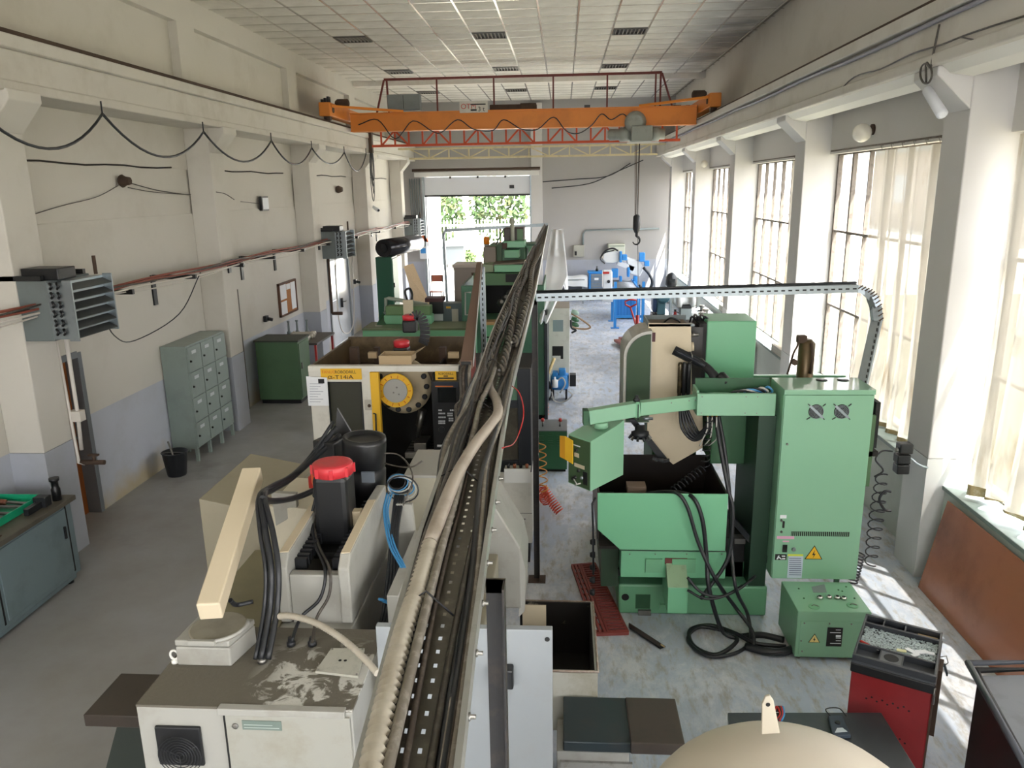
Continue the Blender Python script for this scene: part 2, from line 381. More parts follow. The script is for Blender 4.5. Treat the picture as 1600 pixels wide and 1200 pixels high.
# wall behind the viewer; its unseen glazing is added to light viewer-facing surfaces
wf = G().box(-6.3, 4.4, -8.3, -8, 0, 2.6).box(-6.3, 4.4, -8.3, -8, 6.5, 7.1).box(-6.3, -5.2, -8.3, -8, 2.6, 6.5).box(3.2, 4.4, -8.3, -8, 2.6, 6.5).build('wall_front', m_wall, kind='structure')
for k in range(8): G().box(-5.2+k*1.2-.03, -5.2+k*1.2+.03, -8.2, -8.1, 2.6, 6.5).build('mullion', m_frame, wf)  # mullions and panes of the added, unseen window
for k in range(7): G().box(-5.17+k*1.2, -4.03+k*1.2, -8.16, -8.15, 2.6, 6.5).build('pane', m_glass, wf)
ar = bpy.data.lights.new('window_portal', 'AREA'); ar.shape = 'RECTANGLE'; ar.size = 8.4; ar.size_y = 3.9; ar.cycles.is_portal = True  # portal of the added window
ao = bpy.data.objects.new('window_portal', ar); COL.objects.link(ao); ao.location = (-1, -8.25, 4.55); ao.rotation_euler = Vector((0, 1, 0)).to_track_quat('-Z', 'Y').to_euler()
ar = bpy.data.lights.new('window_portal', 'AREA'); ar.shape = 'RECTANGLE'; ar.size = 3.8; ar.size_y = 3.8; ar.cycles.is_portal = True
ao = bpy.data.objects.new('window_portal', ar); COL.objects.link(ao); ao.location = (-3.12, 29.25, 1.9); ao.rotation_euler = Vector((0, -1, 0)).to_track_quat('-Z', 'Y').to_euler()
# ---- ceiling
m_tile = mat('dusty_ceiling_tile', '#ebe7dd', .85, dirt=.55, dc='#a9a294', scale=.9, lo=.45, hi=.75)
def _soot():                               # soot patch where the ceiling meets the window wall
    n = m_tile.node_tree.nodes; l = m_tile.node_tree.links; b = n['Principled BSDF']; src = b.inputs['Base Color'].links[0].from_socket
    g_ = n.new('ShaderNodeNewGeometry'); s = n.new('ShaderNodeSeparateXYZ'); l.new(g_.outputs['Position'], s.inputs[0]); q = n.new('ShaderNodeTexNoise'); q.inputs['Scale'].default_value = .9; q.inputs['Detail'].default_value = 8; l.new(g_.outputs['Position'], q.inputs[0])
    def mr(v, a, b_): r = n.new('ShaderNodeMapRange'); r.interpolation_type = 'SMOOTHSTEP'; r.inputs[1].default_value = a; r.inputs[2].default_value = b_; l.new(v, r.inputs[0]); return r.outputs[0]
    f = mr(s.outputs[0], 1.6, 3.9)
    for v in (mr(s.outputs[1], 12, 17), mr(s.outputs[1], 26, 20), mr(q.outputs[0], .2, .6)):
        m_ = n.new('ShaderNodeMath'); m_.operation = 'MULTIPLY'; l.new(f, m_.inputs[0]); l.new(v, m_.inputs[1]); f = m_.outputs[0]
    m_ = n.new('ShaderNodeMath'); m_.operation = 'MULTIPLY'; m_.inputs[1].default_value = .8; l.new(f, m_.inputs[0])
    mx = n.new('ShaderNodeMix'); mx.data_type = 'RGBA'; l.new(m_.outputs[0], mx.inputs[0]); l.new(src, mx.inputs[6]); mx.inputs[7].default_value = hexc('#6f6c66'); l.new(mx.outputs[2], b.inputs['Base Color'])
_soot()
m_bar = mat('ceiling_grid_bar', '#e4e2dc', .22, .9)
ceil = G().box(-6.3, 4.4, -8, 29.3, 7.07, 7.2).build('ceiling', mat('roof_slab', '#8d887c', .9), kind='structure')
TX, TY = .70, .65
x_lines = [-6.03 + TX*i for i in range(15)]
y0t = 10.65
vents = [(c, y_) for y_ in (16.5, 21.05, 25.6) for c in (2, 6, 10)] + [(2, 12.6), (6, 12.6), (10, 12.6)]
tiles = []; vent_cells = []
for r in range(-28, 29):
    ya = y0t + TY*r
    if ya > 28.9 or ya < -7.5: continue
    for c in range(14):
        v = next((1 for (vc, vy_) in vents if vc == c and ya-.01 <= vy_ < ya+TY-.01), 0)
        if v: vent_cells.append((c, ya)); continue
        tiles.append((c, ya))
vis = [t for t in tiles if 12.2 <= t[1] <= 27]
vis.sort(key=lambda t: t[1]); near = vis[:300]; ns = set(near)
tm = None
for c, ya in near:
    if tm is None:
        o = G().box(x_lines[c]+.012, x_lines[c]+TX-.012, ya+.012, ya+TY-.012, 7.015, 7.035).build('ceiling_tile', m_tile, ceil); tm = o.data; t0 = (x_lines[c], ya)
    else:
        o = bpy.data.objects.new('ceiling_tile', tm); COL.objects.link(o); o.parent = ceil; o.location = (x_lines[c]-t0[0], ya-t0[1], 0)
g = G()
for c, ya in tiles:
    if (c, ya) in ns: continue
    g.box(x_lines[c]+.012, x_lines[c]+TX-.012, ya+.012, ya+TY-.012, 7.015, 7.035)
g.build('distant_tiles', m_tile, ceil, kind='stuff')
for x in x_lines: G().box(x-.017, x+.017, -8, 29, 7.0, 7.02).build('grid_bar', m_bar, ceil)
g = G()
for r in range(-28, 29):
    ya = y0t + TY*r
    if -8 < ya < 29: g.box(-6.0, 3.9, ya-.010, ya+.010, 7.003, 7.018)
g.build('cross_bars', m_bar, ceil, kind='stuff')
G().box(-6.0, 3.93, 23.15, 23.35, 6.88, 7.06).build('trim_3', m_tile, kind='structure')
m_louv = mat('dark_louvre', '#4d4a45', .5)
rown = {0: 'nearest row', 1: 'second row', 2: 'third row', 3: 'farthest row'}; coln = {2: 'on the left', 6: 'in the middle', 10: 'on the right'}
vent_cells.sort(key=lambda t: t[1]); rows = sorted(set(round(t[1], 2) for t in vent_cells)); proto = None
for c, ya in vent_cells:
    lab = 'dark louvred ceiling light panel, ' + rown[rows.index(round(ya, 2))] + ', ' + coln[c]
    if proto is None:
        x = x_lines[c]; p = thing('ceiling_light', lab, 'ceiling light', (x+TX/2, ya+TY/2, 7.0), 'louvred lights in the ceiling grid')
        g = G().box(x+.02, x+.05, ya+.02, ya+TY-.02, 6.985, 7.03).box(x+TX-.05, x+TX-.02, ya+.02, ya+TY-.02, 6.985, 7.03).box(x+.05, x+TX-.05, ya+.02, ya+.05, 6.985, 7.03).box(x+.05, x+TX-.05, ya+TY-.05, ya+TY-.02, 6.985, 7.03)
        g.build('frame', m_louv, p); G().box(x+.03, x+TX-.03, ya+.03, ya+TY-.03, 7.03, 7.04).build('backing', mat('light_backing', '#35322e', .6), p)
        for k in range(8): G().box(x+.05+k*.076+.02, x+.05+k*.076+.035, ya+.05, ya+TY-.05, 6.99, 7.028).build('louvre', mat('louvre_grey', '#8b8780', .5), p)
        proto = p; p0 = (x, ya)
    else: dupe(proto, (x_lines[c]-p0[0], ya-p0[1], 0), lab)
# ---- roller gate, its rails and the light outside
gt = sroot('door_1', ((GX0+GX1)/2, 28.9, 3.8))
m_gate = mat('white_gate_panel', '#dcdfe4', .5)
for k in range(1): G().box(GX0-.1, GX1+.1, 28.86, 28.92, 3.80+k*.7, 4.44).build('gate_panel', m_gate, gt, bev=.01)
G().box(GX0-.1, GX1+.1, 28.84, 28.93, 3.74, 3.80).build('gate_seal', m_black, gt)
G().box(GX0-.35, GX1+.35, 28.7, 28.84, 4.45, 4.60).build('gate_lintel', mat('pale_lintel', '#e8e8e4', .6), gt)
G().cyl((GX0-.4, 28.6, 4.68), (GX1+.4, 28.6, 4.68), .05).build('gate_shaft', m_rust, gt)
for x in (GX0-.1, GX1+.02): G().box(x, x+.08, 28.8, 28.93, 0, 4.45).build('gate_rail', m_zinc, gt)
for k in range(3): G().box(GX0+.9+k*1.0, GX0+.97+k*1.0, 28.83, 28.86, 4.38, 4.46).build('gate_bracket', m_black, gt)
G().box(GX1-.72, GX1-.55, 28.84, 28.86, 4.0, 4.12).build('gate_handle', m_black, gt)
# ---- left doors
d = sroot('door_2', (-6.2, 8.6, 0))
fm = mat('grey_door_frame', '#6e7377', .5)
G().box(-6.36, -5.985, 9.0, 9.08, 0, 2.12).build('door_frame', fm, d, bev=.004)
G().box(-6.36, -5.985, 8.12, 9.0, 2.06, 2.14).box(-6.36, -5.985, 8.12, 8.2, 0, 2.06).build('door_head', fm, d)
G().box(-6.22, -6.16, 8.2, 9.0, 0, 2.06).build('door_leaf', mat('orange_wood_door', '#a8602c', .4, dirt=.4, dc='#7d4520', scale=4, stretch=(3, 3, .3)), d)
G().tube([(-6.16, 8.92, 1.05), (-6.1, 8.92, 1.05), (-6.1, 8.8, 1.05)], .012, 6).build('door_handle', m_steel, d)
d = sroot('door_3', (-6.2, 13.5, 0))
G().box(-6.1, -5.97, 13.2, 13.28, 0, 2.2).box(-6.1, -5.97, 13.82, 13.9, 0, 2.2).box(-6.1, -5.97, 13.2, 13.9, 2.2, 2.28).build('door_frame', mat('dark_door_frame', '#4e463f', .6), d)
G().box(-6.12, -6.08, 13.28, 13.82, 0, 2.2).build('door_leaf', m_grey, d)
d = sroot('door_4', (-6.2, 20.5, 0))
m_wdoor = mat('white_gloss_door', '#c9ced6', .12, dirt=.15, dc='#a9a49a', scale=2)
G().box(-6.1, -5.97, 19.5, 19.58, 0, 2.3).box(-6.1, -5.97, 21.42, 21.5, 0, 2.3).box(-6.1, -5.97, 19.5, 21.5, 2.25, 2.33).build('door_frame', fm, d)
l1 = G().box(-6.06, -6.01, 19.58, 20.4, .02, 1.2).box(-6.06, -6.01, 19.58, 19.68, 1.2, 2.24).box(-6.06, -6.01, 20.3, 20.4, 1.2, 2.24).box(-6.06, -6.01, 19.68, 20.3, 2.12, 2.24).build('door_leaf', m_wdoor, d, label='white door leaf with a glazed upper half')
G().box(-6.04, -6.03, 19.68, 20.3, 1.2, 2.12).build('pane', mat('bright_frosted_pane', '#dfe8f0', .1), l1)
l2 = G().box(-6.06, -6.01, 20.42, 21.4, .02, 2.24).build('door_leaf', m_wdoor, d)
G().box(-6.01, -5.95, 20.55, 20.6, .95, 1.2).tube([(-5.95, 20.57, 1.1), (-5.9, 20.57, 1.1), (-5.9, 20.72, 1.1)], .012, 6).build('door_handle', m_black, l2)
# ================================================================ OUTSIDE
G().box(-60, 90, 29.3, 130, -.14, -.02).build('yard', mat('sunlit_concrete_yard', '#c9c6ba', .9, dirt=.3, dc='#a9a694', scale=.4), kind='structure')
G().box(4.4, 90, -60, 29.3, -.14, -.02).build('lawn', mat('dry_grass', '#6f6a5c', .95, dirt=.8, dc='#5f6b50', scale=.25), kind='structure')
bd = thing('building', 'pale building across the yard, seen through the windows', 'building', (34, 60, 0))
G().box(30, 44, 20, 110, -.02, 6.5).build('wall', mat('pale_render', '#9d948c', .9, dirt=.2, scale=.5), bd)
G().box(29.6, 44.4, 19.6, 110.4, 6.5, 6.9).build('roof', m_greym, bd)
for k in range(10): G().box(29.95, 30.02, 24+k*8, 26.5+k*8, 2.2, 4.6).build('window', mat('dull_far_window', '#8f9aa4', .3), bd)
an = thing('outbuilding', 'sunlit white wall of a building just outside the gate', 'building', (-8, 36, 0))
G().box(-9, -5.9, 29.4, 38, -.02, 5).build('wall', m_wallw, an); G().box(-9.2, -5.7, 29.4, 38.2, 5, 5.2).build('roof', m_greym, an)
# fence with posts and pickets
fe = thing('yard_fence', 'white picket metal fence behind the yard', 'fence', (-3, 46, -.02))
m_pale = mat('white_fence_paint', '#e9e9e4', .6)
G().box(-8, 4, 46, 46.05, 1.9, 2.0).build('rail', m_pale, fe); G().box(-8, 4, 46, 46.05, .35, .45).build('rail', m_pale, fe)
pk = None
for k in range(60):
    x = -8+k*.2
    if pk is None: o = G().box(x, x+.05, 45.97, 46.0, -.02, 2.25).build('picket', m_pale, fe); pk = o.data
    else: o = bpy.data.objects.new('picket', pk); COL.objects.link(o); o.parent = fe; o.location = (k*.2, 0, 0)
m_leaf = mat('sunlit_leaves', '#3f5528', .8, dirt=.6, dc='#77803f', scale=4); m_leaf2 = mat('far_leaves', '#2f4620', .8, dirt=.6, dc='#6b5a38', scale=1.5)
def bush(name, label, cat, c, rx, ry, rz, n, m, trunk=0, lf=.14):
    t = thing(name, label, cat, (c[0], c[1], -.02)); g = G(); rnd = random.Random(int(c[0]*31+c[1]*7))
    for k in range(n):
        d = Vector((rnd.gauss(0, 1), rnd.gauss(0, 1), rnd.gauss(0, 1))).normalized() * rnd.uniform(.55, 1)
        p = Vector((c[0]+d.x*rx, c[1]+d.y*ry, c[2]+d.z*rz)); a = Vector((rnd.uniform(-1,1), rnd.uniform(-1,1), rnd.uniform(-1,1))).normalized()*lf; b_ = a.orthogonal().normalized()*lf*.6
        g.add([p-a, p-b_, p+a, p+b_], [(0,1,2,3)])
    g.build('foliage', m, t, kind='stuff', fix=False)
    G().tube([(c[0], c[1], -.02), (c[0]+.02, c[1], c[2])], [.03+trunk, .02+trunk/2], 6).build('stem' if trunk < .05 else 'trunk', m_rust, t)
bush('tree', 'leafy tree behind the left end of the yard fence', 'tree', (-8.2, 50, 2.6), 2.0, 1.5, 1.9, 900, m_leaf2, .12, .22)
bush('tree', 'leafy tree behind the middle of the yard fence', 'tree', (-4.0, 50, 2.8), 2.0, 1.5, 2.1, 900, m_leaf2, .12, .22)
bush('tree', 'leafy tree behind the right end of the yard fence', 'tree', (.2, 50, 2.9), 2.0, 1.5, 2.2, 900, m_leaf2, .12, .22)
bush('bush', 'low green bush right of the wheeled bin outside', 'bush', (-5.6, 42, .45), 1.0, .6, .5, 420, m_leaf)
bush('bush', 'low green bush at the foot of the fence on the right', 'bush', (-3.6, 43, .4), .9, .6, .45, 380, m_leaf)
p0 = aY(706, 380, 40)
bn = thing('waste_container', 'grey wheeled waste container standing in the sunny yard', 'bin', (p0.x, 40.5, -.02))
x = p0.x
G().prism([(x-.52, 40, .22), (x+.52, 40, .22), (x+.62, 40, 1.15), (x-.62, 40, 1.15)], (0, 1, 0)).build('body', mat('dark_bin_grey', '#3d4348', .5), bn, bev=.03)
G().prism([(x-.66, 39.95, 1.15), (x+.66, 39.95, 1.15), (x+.6, 39.95, 1.32), (x-.6, 39.95, 1.32)], (0, 1.1, 0)).build('lid', mat('grey_lid', '#5a6066', .5), bn, bev=.03)
for sx in (-.42, .42):
    for yy in (40.1, 40.9): G().cyl((x+sx-.03, yy, .09), (x+sx+.03, yy, .09), .1, 12).build('wheel', m_black, bn)

# ================================================================ CURTAINS
m_curt = bpy.data.materials.new('old_net_curtain'); m_curt.use_nodes = True
n = m_curt.node_tree.nodes; l = m_curt.node_tree.links; pb = n['Principled BSDF']; pb.inputs['Roughness'].default_value = .9
t = n.new('ShaderNodeTexCoord'); nz = n.new('ShaderNodeTexNoise'); nz.inputs['Scale'].default_value = 2.2; nz.inputs['Detail'].default_value = 8
mp = n.new('ShaderNodeMapping'); mp.inputs['Scale'].default_value = (1, 3, .5); l.new(t.outputs['Object'], mp.inputs[0]); l.new(mp.outputs[0], nz.inputs[0])
r_ = n.new('ShaderNodeValToRGB'); r_.color_ramp.elements[0].position = .58; r_.color_ramp.elements[0].color = hexc('#d6d0c4'); r_.color_ramp.elements[1].position = .78; r_.color_ramp.elements[1].color = hexc('#a58752')
l.new(nz.outputs[0], r_.inputs[0]); l.new(r_.outputs[0], pb.inputs['Base Color'])
tl = n.new('ShaderNodeBsdfTranslucent'); l.new(r_.outputs[0], tl.inputs[0]); ms = n.new('ShaderNodeMixShader'); ms.inputs[0].default_value = .13
tq = n.new('ShaderNodeBsdfTransparent'); m2 = n.new('ShaderNodeMixShader'); m2.inputs[0].default_value = .11
l.new(pb.outputs[0], ms.inputs[1]); l.new(tl.outputs[0], ms.inputs[2]); l.new(ms.outputs[0], m2.inputs[1]); l.new(tq.outputs[0], m2.inputs[2]); l.new(m2.outputs[0], n['Material Output'].inputs[0])
def curtain(label, y0, y1, zb, X=4.02, folds=9, seed=0, grp=None):
    rnd = random.Random(seed); ph = rnd.uniform(0, 6)
    t = thing('curtain', label, 'curtain', (X, (y0+y1)/2, zb)); W_ = y1-y0
    def fn(u, v):
        z = HEAD-.03-(HEAD-.03-zb)*v + (.05*math.sin(u*9+ph)+.03*math.sin(u*31) if v > .98 else 0)
        a = .028+.03*v
        return (X+a*math.sin(u*folds*6.283+ph+.4*math.sin(v*3))+.012*math.sin(u*folds*13+v*4), y0+W_*u+.04*math.sin(v*5+u*3)*v, z)
    G().grid(fn, folds*10, 14).build('cloth', m_curt, t, fix=False)
    def hem(u, v):
        p = fn(u, .978+.022*v); return (p[0]-.004, p[1], p[2])
    G().grid(hem, folds*10, 1).build('stained_hem', mat('stained_hem', '#b8a27a', .9, dirt=.8, dc='#e2dccb', scale=14), t, fix=False)
    g = G()
    for k in range(folds): g.tube([(X, y0+W_*(k+.5)/folds, HEAD-.02), (X-.02, y0+W_*(k+.5)/folds, HEAD+.03), (X+.02, y0+W_*(k+.5)/folds, HEAD+.03)], .006, 4)
    g.build('hook', m_steel, t)
    return t
curtain('wide cream net curtain at the right edge, nearest the viewer', 3.3, 7.38, 1.08, folds=13, seed=1, X=3.98)
curtain('long rust-streaked net curtain just left of the nearest pillar', 8.15, 10.65, 1.0, folds=8, seed=2)
curtain('stained net curtain of the second bay behind the green milling machine', 13.1, 14.4, 1.0, folds=5, seed=3)
curtain('short net curtain of the third bay', 18.0, 18.75, 1.1, folds=3, seed=4)
for i, (a, b_) in enumerate(WIN[2:6]):
    G().tube([(4.03, a+.02, HEAD+.045), (4.03, b_-.02, HEAD+.045)], .012, 6).build('curtain_rod', m_frame, label='thin curtain rod over window bay, %s from the viewer' % ['nearest', 'second', 'third', 'fourth'][i], cat='curtain rod')

# ================================================================ CRANE
CY = 20.0
cr = thing('overhead_crane', 'orange overhead travelling crane spanning the hall', 'crane', (-1, CY, 5.6))
def girder(yA, x0, x1, z0, z1):
    g = G(); g.box(x0, x1, yA-.16, yA+.16, z1-.03, z1).box(x0, x1, yA-.16, yA+.16, z0, z0+.03).box(x0, x1, yA-.12, yA-.10, z0+.03, z1-.03).box(x0, x1, yA+.10, yA+.12, z0+.03, z1-.03); return g
girder(CY, -5.25, 3.2, 5.42, 5.86).build('main_girder', m_orange, cr)
for s, X in ((1, -5.45), (-1, 3.36)):
    g = G().box(X-.13, X+.13, CY-1.6, CY+1.6, 5.68, 5.98); g.build('end_carriage', m_orange, cr, bev=.02)
    G().obox((X+.1*s, CY-1.45, 5.9), (X+1.5*s, CY-.1, 5.88), .12, .05).build('brace', m_orange, cr)
    for yy in (CY-1.35, CY+1.35): G().cyl((X-.07, yy, 5.68), (X+.07, yy, 5.68), .09, 14).build('wheel', m_rust, cr)
    G().cyl((X-.15, CY-1.35, 5.83), (X+.15, CY-1.35, 5.83), .07, 12).build('axle_cap', m_rust, cr)
    G().lathe((X+.1*s, CY-1.0, 6.0), (s, 0, 0), [(0, .06), (.05, .1), (.3, .1), (.33, .05)], 12).build('travel_motor', m_rust, cr)
for k in range(3): G().box(-5.55+k*.07, -5.5+k*.07, CY-1.5, CY-1.35, 5.98, 6.05+.03*k).build('buffer', m_black, cr)
m_maroon = mat('maroon_steel', '#713028', .6, dirt=.3, dc='#4b2018', scale=6)
m_ored = mat('red_orange_steel', '#c2512c', .6, dirt=.3, dc='#8d3a20', scale=6)
# maintenance walkway with railing and lattice below
YW = CY+.75
G().box(-4.9, 2.9, CY+.16, YW, 5.80, 5.84).build('walkway', m_rust, cr)
g = G(); zt_ = 5.38; zb_ = 5.12
G().box(-4.95, 2.95, YW-.03, YW+.03, zb_-.03, zb_+.03).build('lattice_chord', m_ored, cr)
for k in range(22):
    x = -4.7+k*.36
    G().obox((x, YW, zb_), (x, YW, 5.5), .045, .03, (0,1,0)).build('lattice_post', m_ored, cr)
    if k < 21 and k % 3 != 2: G().obox((x+(.36 if k % 3 == 1 else 0), YW, zb_), (x+(0 if k % 3 == 1 else .36), YW, 5.5), .045, .03, (0,1,0)).build('lattice_brace', m_ored, cr)
for i, x in enumerate((-4.55, -3.2, -1.75, -.25, 1.1, 2.3)):
    if i: G().box(x-.02, x+.02, YW-.02, YW+.02, 5.84, 6.72).build('rail_post', m_maroon, cr)
G().box(-4.55, 2.45, YW-.025, YW+.025, 6.7, 6.76).build('handrail', m_maroon, cr)
for a, b_ in (((-4.55, YW, 6.72), (-4.8, YW, 5.84)), ((2.45, YW, 6.72), (2.75, YW, 5.84)), ((-4.48, YW, 6.72), (-4.46, YW, 5.84)), ((2.42, YW, 6.72), (2.42, YW, 5.84))): G().obox(a, b_, .045, .045, (0,1,0)).build('rail_post', m_maroon, cr)
x0, x1, z0, z1 = rect(601, 145, 652, 170, CY); c = G().box(x0, x1, CY+.3, CY+.6, z0, z1).build('control_cabinet', m_greym, cr, bev=.01)
G().box((x0+x1)/2-.005, (x0+x1)/2+.005, CY+.295, CY+.3, z0+.03, z1-.03).build('door_joint', m_dark, c)
x0, x1, z0, z1 = rect(718, 158, 762, 176, CY-.2)
pl = G().box(x0, x1, CY-.2, CY-.18, z0, z1).build('nameplate', mat('dirty_white_plate', '#cfcac0', .6, dirt=.3, scale=6), cr)
text('OTM', mat('red_print', '#b8362f', .6), pl, (x0+.03, CY-.202, z0+.09), .17); text('3 t', m_ink, pl, (x1-.24, CY-.202, z0+.03), .15); G().box(x0+.27, x1-.05, CY-.203, CY-.2, z1-.09, z1-.06).build('print_line', m_ink, pl); G().box(x0+.27, x1-.27, CY-.203, CY-.2, z0+.04, z0+.08).build('print_line', m_ink, pl)
G().fbox(765, 163, 822, 177, CY-.05, .25).build('drive_box', m_rust, cr, bev=.02)
G().lathe(aY(812, 168, CY), (1, 0, 0), [(0, .05), (.02, .1), (.4, .1), (.42, .05)], 12).build('drive_motor', m_rust, cr)
for l_, r_2 in ((913, 922), (1052, 1064), (1072, 1078)):
    G().fbox(l_, 164, r_2, 172, CY, .1).build('limit_switch', m_black, cr)
# festoon cable on the girder
pts = [(560, 195), (590, 187), (618, 217), (645, 189), (675, 205), (690, 207), (715, 187), (740, 202), (770, 204), (787, 187), (815, 202), (840, 202), (865, 183), (885, 205), (905, 208), (925, 195), (940, 178), (955, 187), (973, 178), (985, 190)]
G().tube(curve([aY(x, y, CY-.19) for x, y in pts], 5), .014, 5).build('festoon_cable', m_rub, cr)
# hoist
hc = aY(1000, 200, CY)
G().lathe((hc.x-.13, CY, 5.5), (0, -1, 0), [(-.25, .1), (-.2, .26), (.2, .26), (.28, .16)], 18).build('trolley_drum', mat('hoist_grey', '#8f938c', .5, dirt=.3, scale=5), cr)
m_h = MATS['hoist_grey']
x0, x1, z0, z1 = rect(985, 197, 1018, 222, CY-.1)
G().box(x0, x1, CY-.35, CY+.2, z0, z1).build('hoist_body', m_h, cr, bev=.03)
G().lathe((x0, CY-.05, (z0+z1)/2), (-1, 0, 0), [(0, .17), (.25, .17), (.28, .13), (.5, .14), (.55, .08)], 16).build('hoist_motor', m_h, cr)
G().lathe((x1, CY-.05, (z0+z1)/2), (1, 0, 0), [(0, .17), (.18, .17), (.2, .13), (.32, .13)], 16).build('hoist_gearbox', m_h, cr)
G().box(x0-.1, x1+.15, CY-.4, CY-.36, z0-.05, z0-.01).build('hoist_plate', mat('pale_metal', '#c9c9c4', .5), cr)
hk = thing('crane_hook', 'black hook block hanging on wire ropes from the hoist', 'crane hook', aY(995, 375, CY-.1))
tp = aY(997, 224, CY-.1); bt = aY(995, 335, CY-.1)
for dx in (-.07, -.03, .04): G().cyl((tp.x+dx, tp.y, tp.z), (bt.x+dx*.6, bt.y, bt.z), .009, 6).build('wire_rope', m_rust, hk)
G().lathe((bt.x, bt.y, bt.z), (0, 0, -1), [(0, .04), (.05, .09), (.35, .1), (.45, .05)], 10).build('sheave_block', m_rub, hk)
hz = bt.z-.45
G().tube([(bt.x, bt.y, hz+.02), (bt.x, bt.y, hz-.08)] + [(bt.x+.09*math.sin(a)*1.0, bt.y, hz-.19+.10*math.cos(a)) for a in [k*.45+.3 for k in range(10)]], [.03, .03]+[.034-.0022*k for k in range(10)], 8).build('hook', m_rub, hk)
G().tube([aY(999, 222, CY-.2), aY(996, 300, CY-.2), aY(997, 430, CY-.2), aY(996, 520, CY-.2)], .008, 5).build('pendant_cable', m_rub, hk)
# pale second lattice girder further back
lg = thing('lattice_girder', 'cream painted lattice girder crossing the hall behind the orange crane', 'girder', (-1, 26, 5.4))
YL = 26.0; m_cream = mat('cream_steel', '#cfc39b', .6, dirt=.3, scale=4)
a0 = aY(652, 236, YL); a1 = aY(1003, 222, YL); b0 = aY(668, 249, YL); b1 = aY(1000, 240, YL)
zt_ = (a0.z+a1.z)/2; zb_ = (b0.z+b1.z)/2
G().box(-5.35, 3.25, YL-.03, YL+.03, zt_-.03, zt_+.03).build('top_chord', m_cream, lg); G().box(-5.0, 3.0, YL-.03, YL+.03, zb_-.03, zb_+.03).build('bottom_chord', m_cream, lg)
for k in range(13):
    x = -5.0+k*.65
    if k: G().box(x-.02, x+.02, YL-.02, YL+.02, zb_, zt_).build('post', m_cream, lg)
    if k < 12: G().obox((x, YL, zb_ if k % 2 else zt_), (x+.65, YL, zt_ if k % 2 else zb_), .035, .035, (0,1,0)).build('diagonal', m_cream, lg)
# ================================================================ LEFT WALL
# ---- garland cable with hooks under the left beam
g = G(); hp = [(-60, 150), (160, 178), (318, 206), (424, 220), (487, 231), (538, 238), (572, 240)]
HP = [aX(x, y, -5.36) for x, y in hp]; sg = [.42, .42, .40, .38, .30, .45]
for i in range(len(HP)-1): g.tube(sag(HP[i], HP[i+1], sg[i]*1.0, 14), .016, 6)
gc = g.build('festoon_cable', m_rub, label='black cable hanging in swags from hooks under the left crane beam', cat='cable')
g = G()
for p in HP[1:]: G().tube([p, p+Vector((0, 0, .14))], .01, 5).build('hook', m_rub, gc)
dc = thing('cable_bundle', 'black crane cable loops dangling at the left beam by the orange crane', 'cable', aX(580, 236, -5.3))
for k, (dx, zz, wd) in enumerate(((0, .95, .16), (.05, 1.15, .1), (-.05, 1.35, .2), (.1, .8, .12))):
    c = aX(580, 236, -5.3)
    G().tube([c+Vector((0, wd*math.sin(a)+dx, -zz/2+zz/2*math.cos(a))) for a in [j*2*math.pi/20 for j in range(20)]], .012, 5, closed=True).build('loop', m_rub, dc)
G().box(-5.35, -5.25, c.y-.08, c.y+.08, c.z-.05, c.z+.5).build('clamp', m_rust, dc)
# ---- pipes and cables on iron brackets along the wall
ct = thing('wall_cable_run', 'red and white cables and a pipe carried on iron brackets along the left wall', 'cable run', (-5.6, 15, 2.8))
m_rp = mat('dull_red_pipe', '#8d4a3a', .5, dirt=.3, scale=8); m_wp = mat('pale_pipe', '#d5cfc6', .5)
for k, (m_, dz, dx, r, am) in enumerate(((m_rp, .04, 0, .016, .03), (m_rp, .02, .04, .012, .05), (m_wp, -.02, .06, .013, .05), (m_cord, .0, -.05, .014, .03), (m_wp, -.04, .02, .009, .09), (m_cord, .05, .06, .01, .06))):
    pts = [(-5.45+dx+.02*math.sin(j*1.3+k), -2+j*.85, 2.90+dz-am*abs(math.sin(j*.65+k*.3))) for j in range(36)]
    G().tube(curve(pts, 3), r, 6).build('pipe' if k < 1 else 'cable', m_, ct)
for i, y_ in enumerate([3.6, 6.2, 9.3, 11.0, 12.75, 14.2, 15.9, 17.7, 20.2, 22.75, 25.0, 27.6]):
    on = any(p <= y_ <= p+PD for p in PY); X0 = -5.6 if on else -6.0
    G().box(X0, -5.33, y_-.025, y_+.025, 2.80, 2.86).box(X0, X0+.025, y_-.05, y_+.05, 2.42 if not on else 2.7, 2.86).build('bracket', m_black, ct)
G().tube(curve([(-5.4, 11.3, 2.86), (-5.6, 10.9, 2.3), (-5.8, 10.0, 2.08), (-5.6, 9.2, 2.3), (-5.4, 8.7, 2.7)], 6), .008, 5).build('drooping_wire', m_rub, ct)
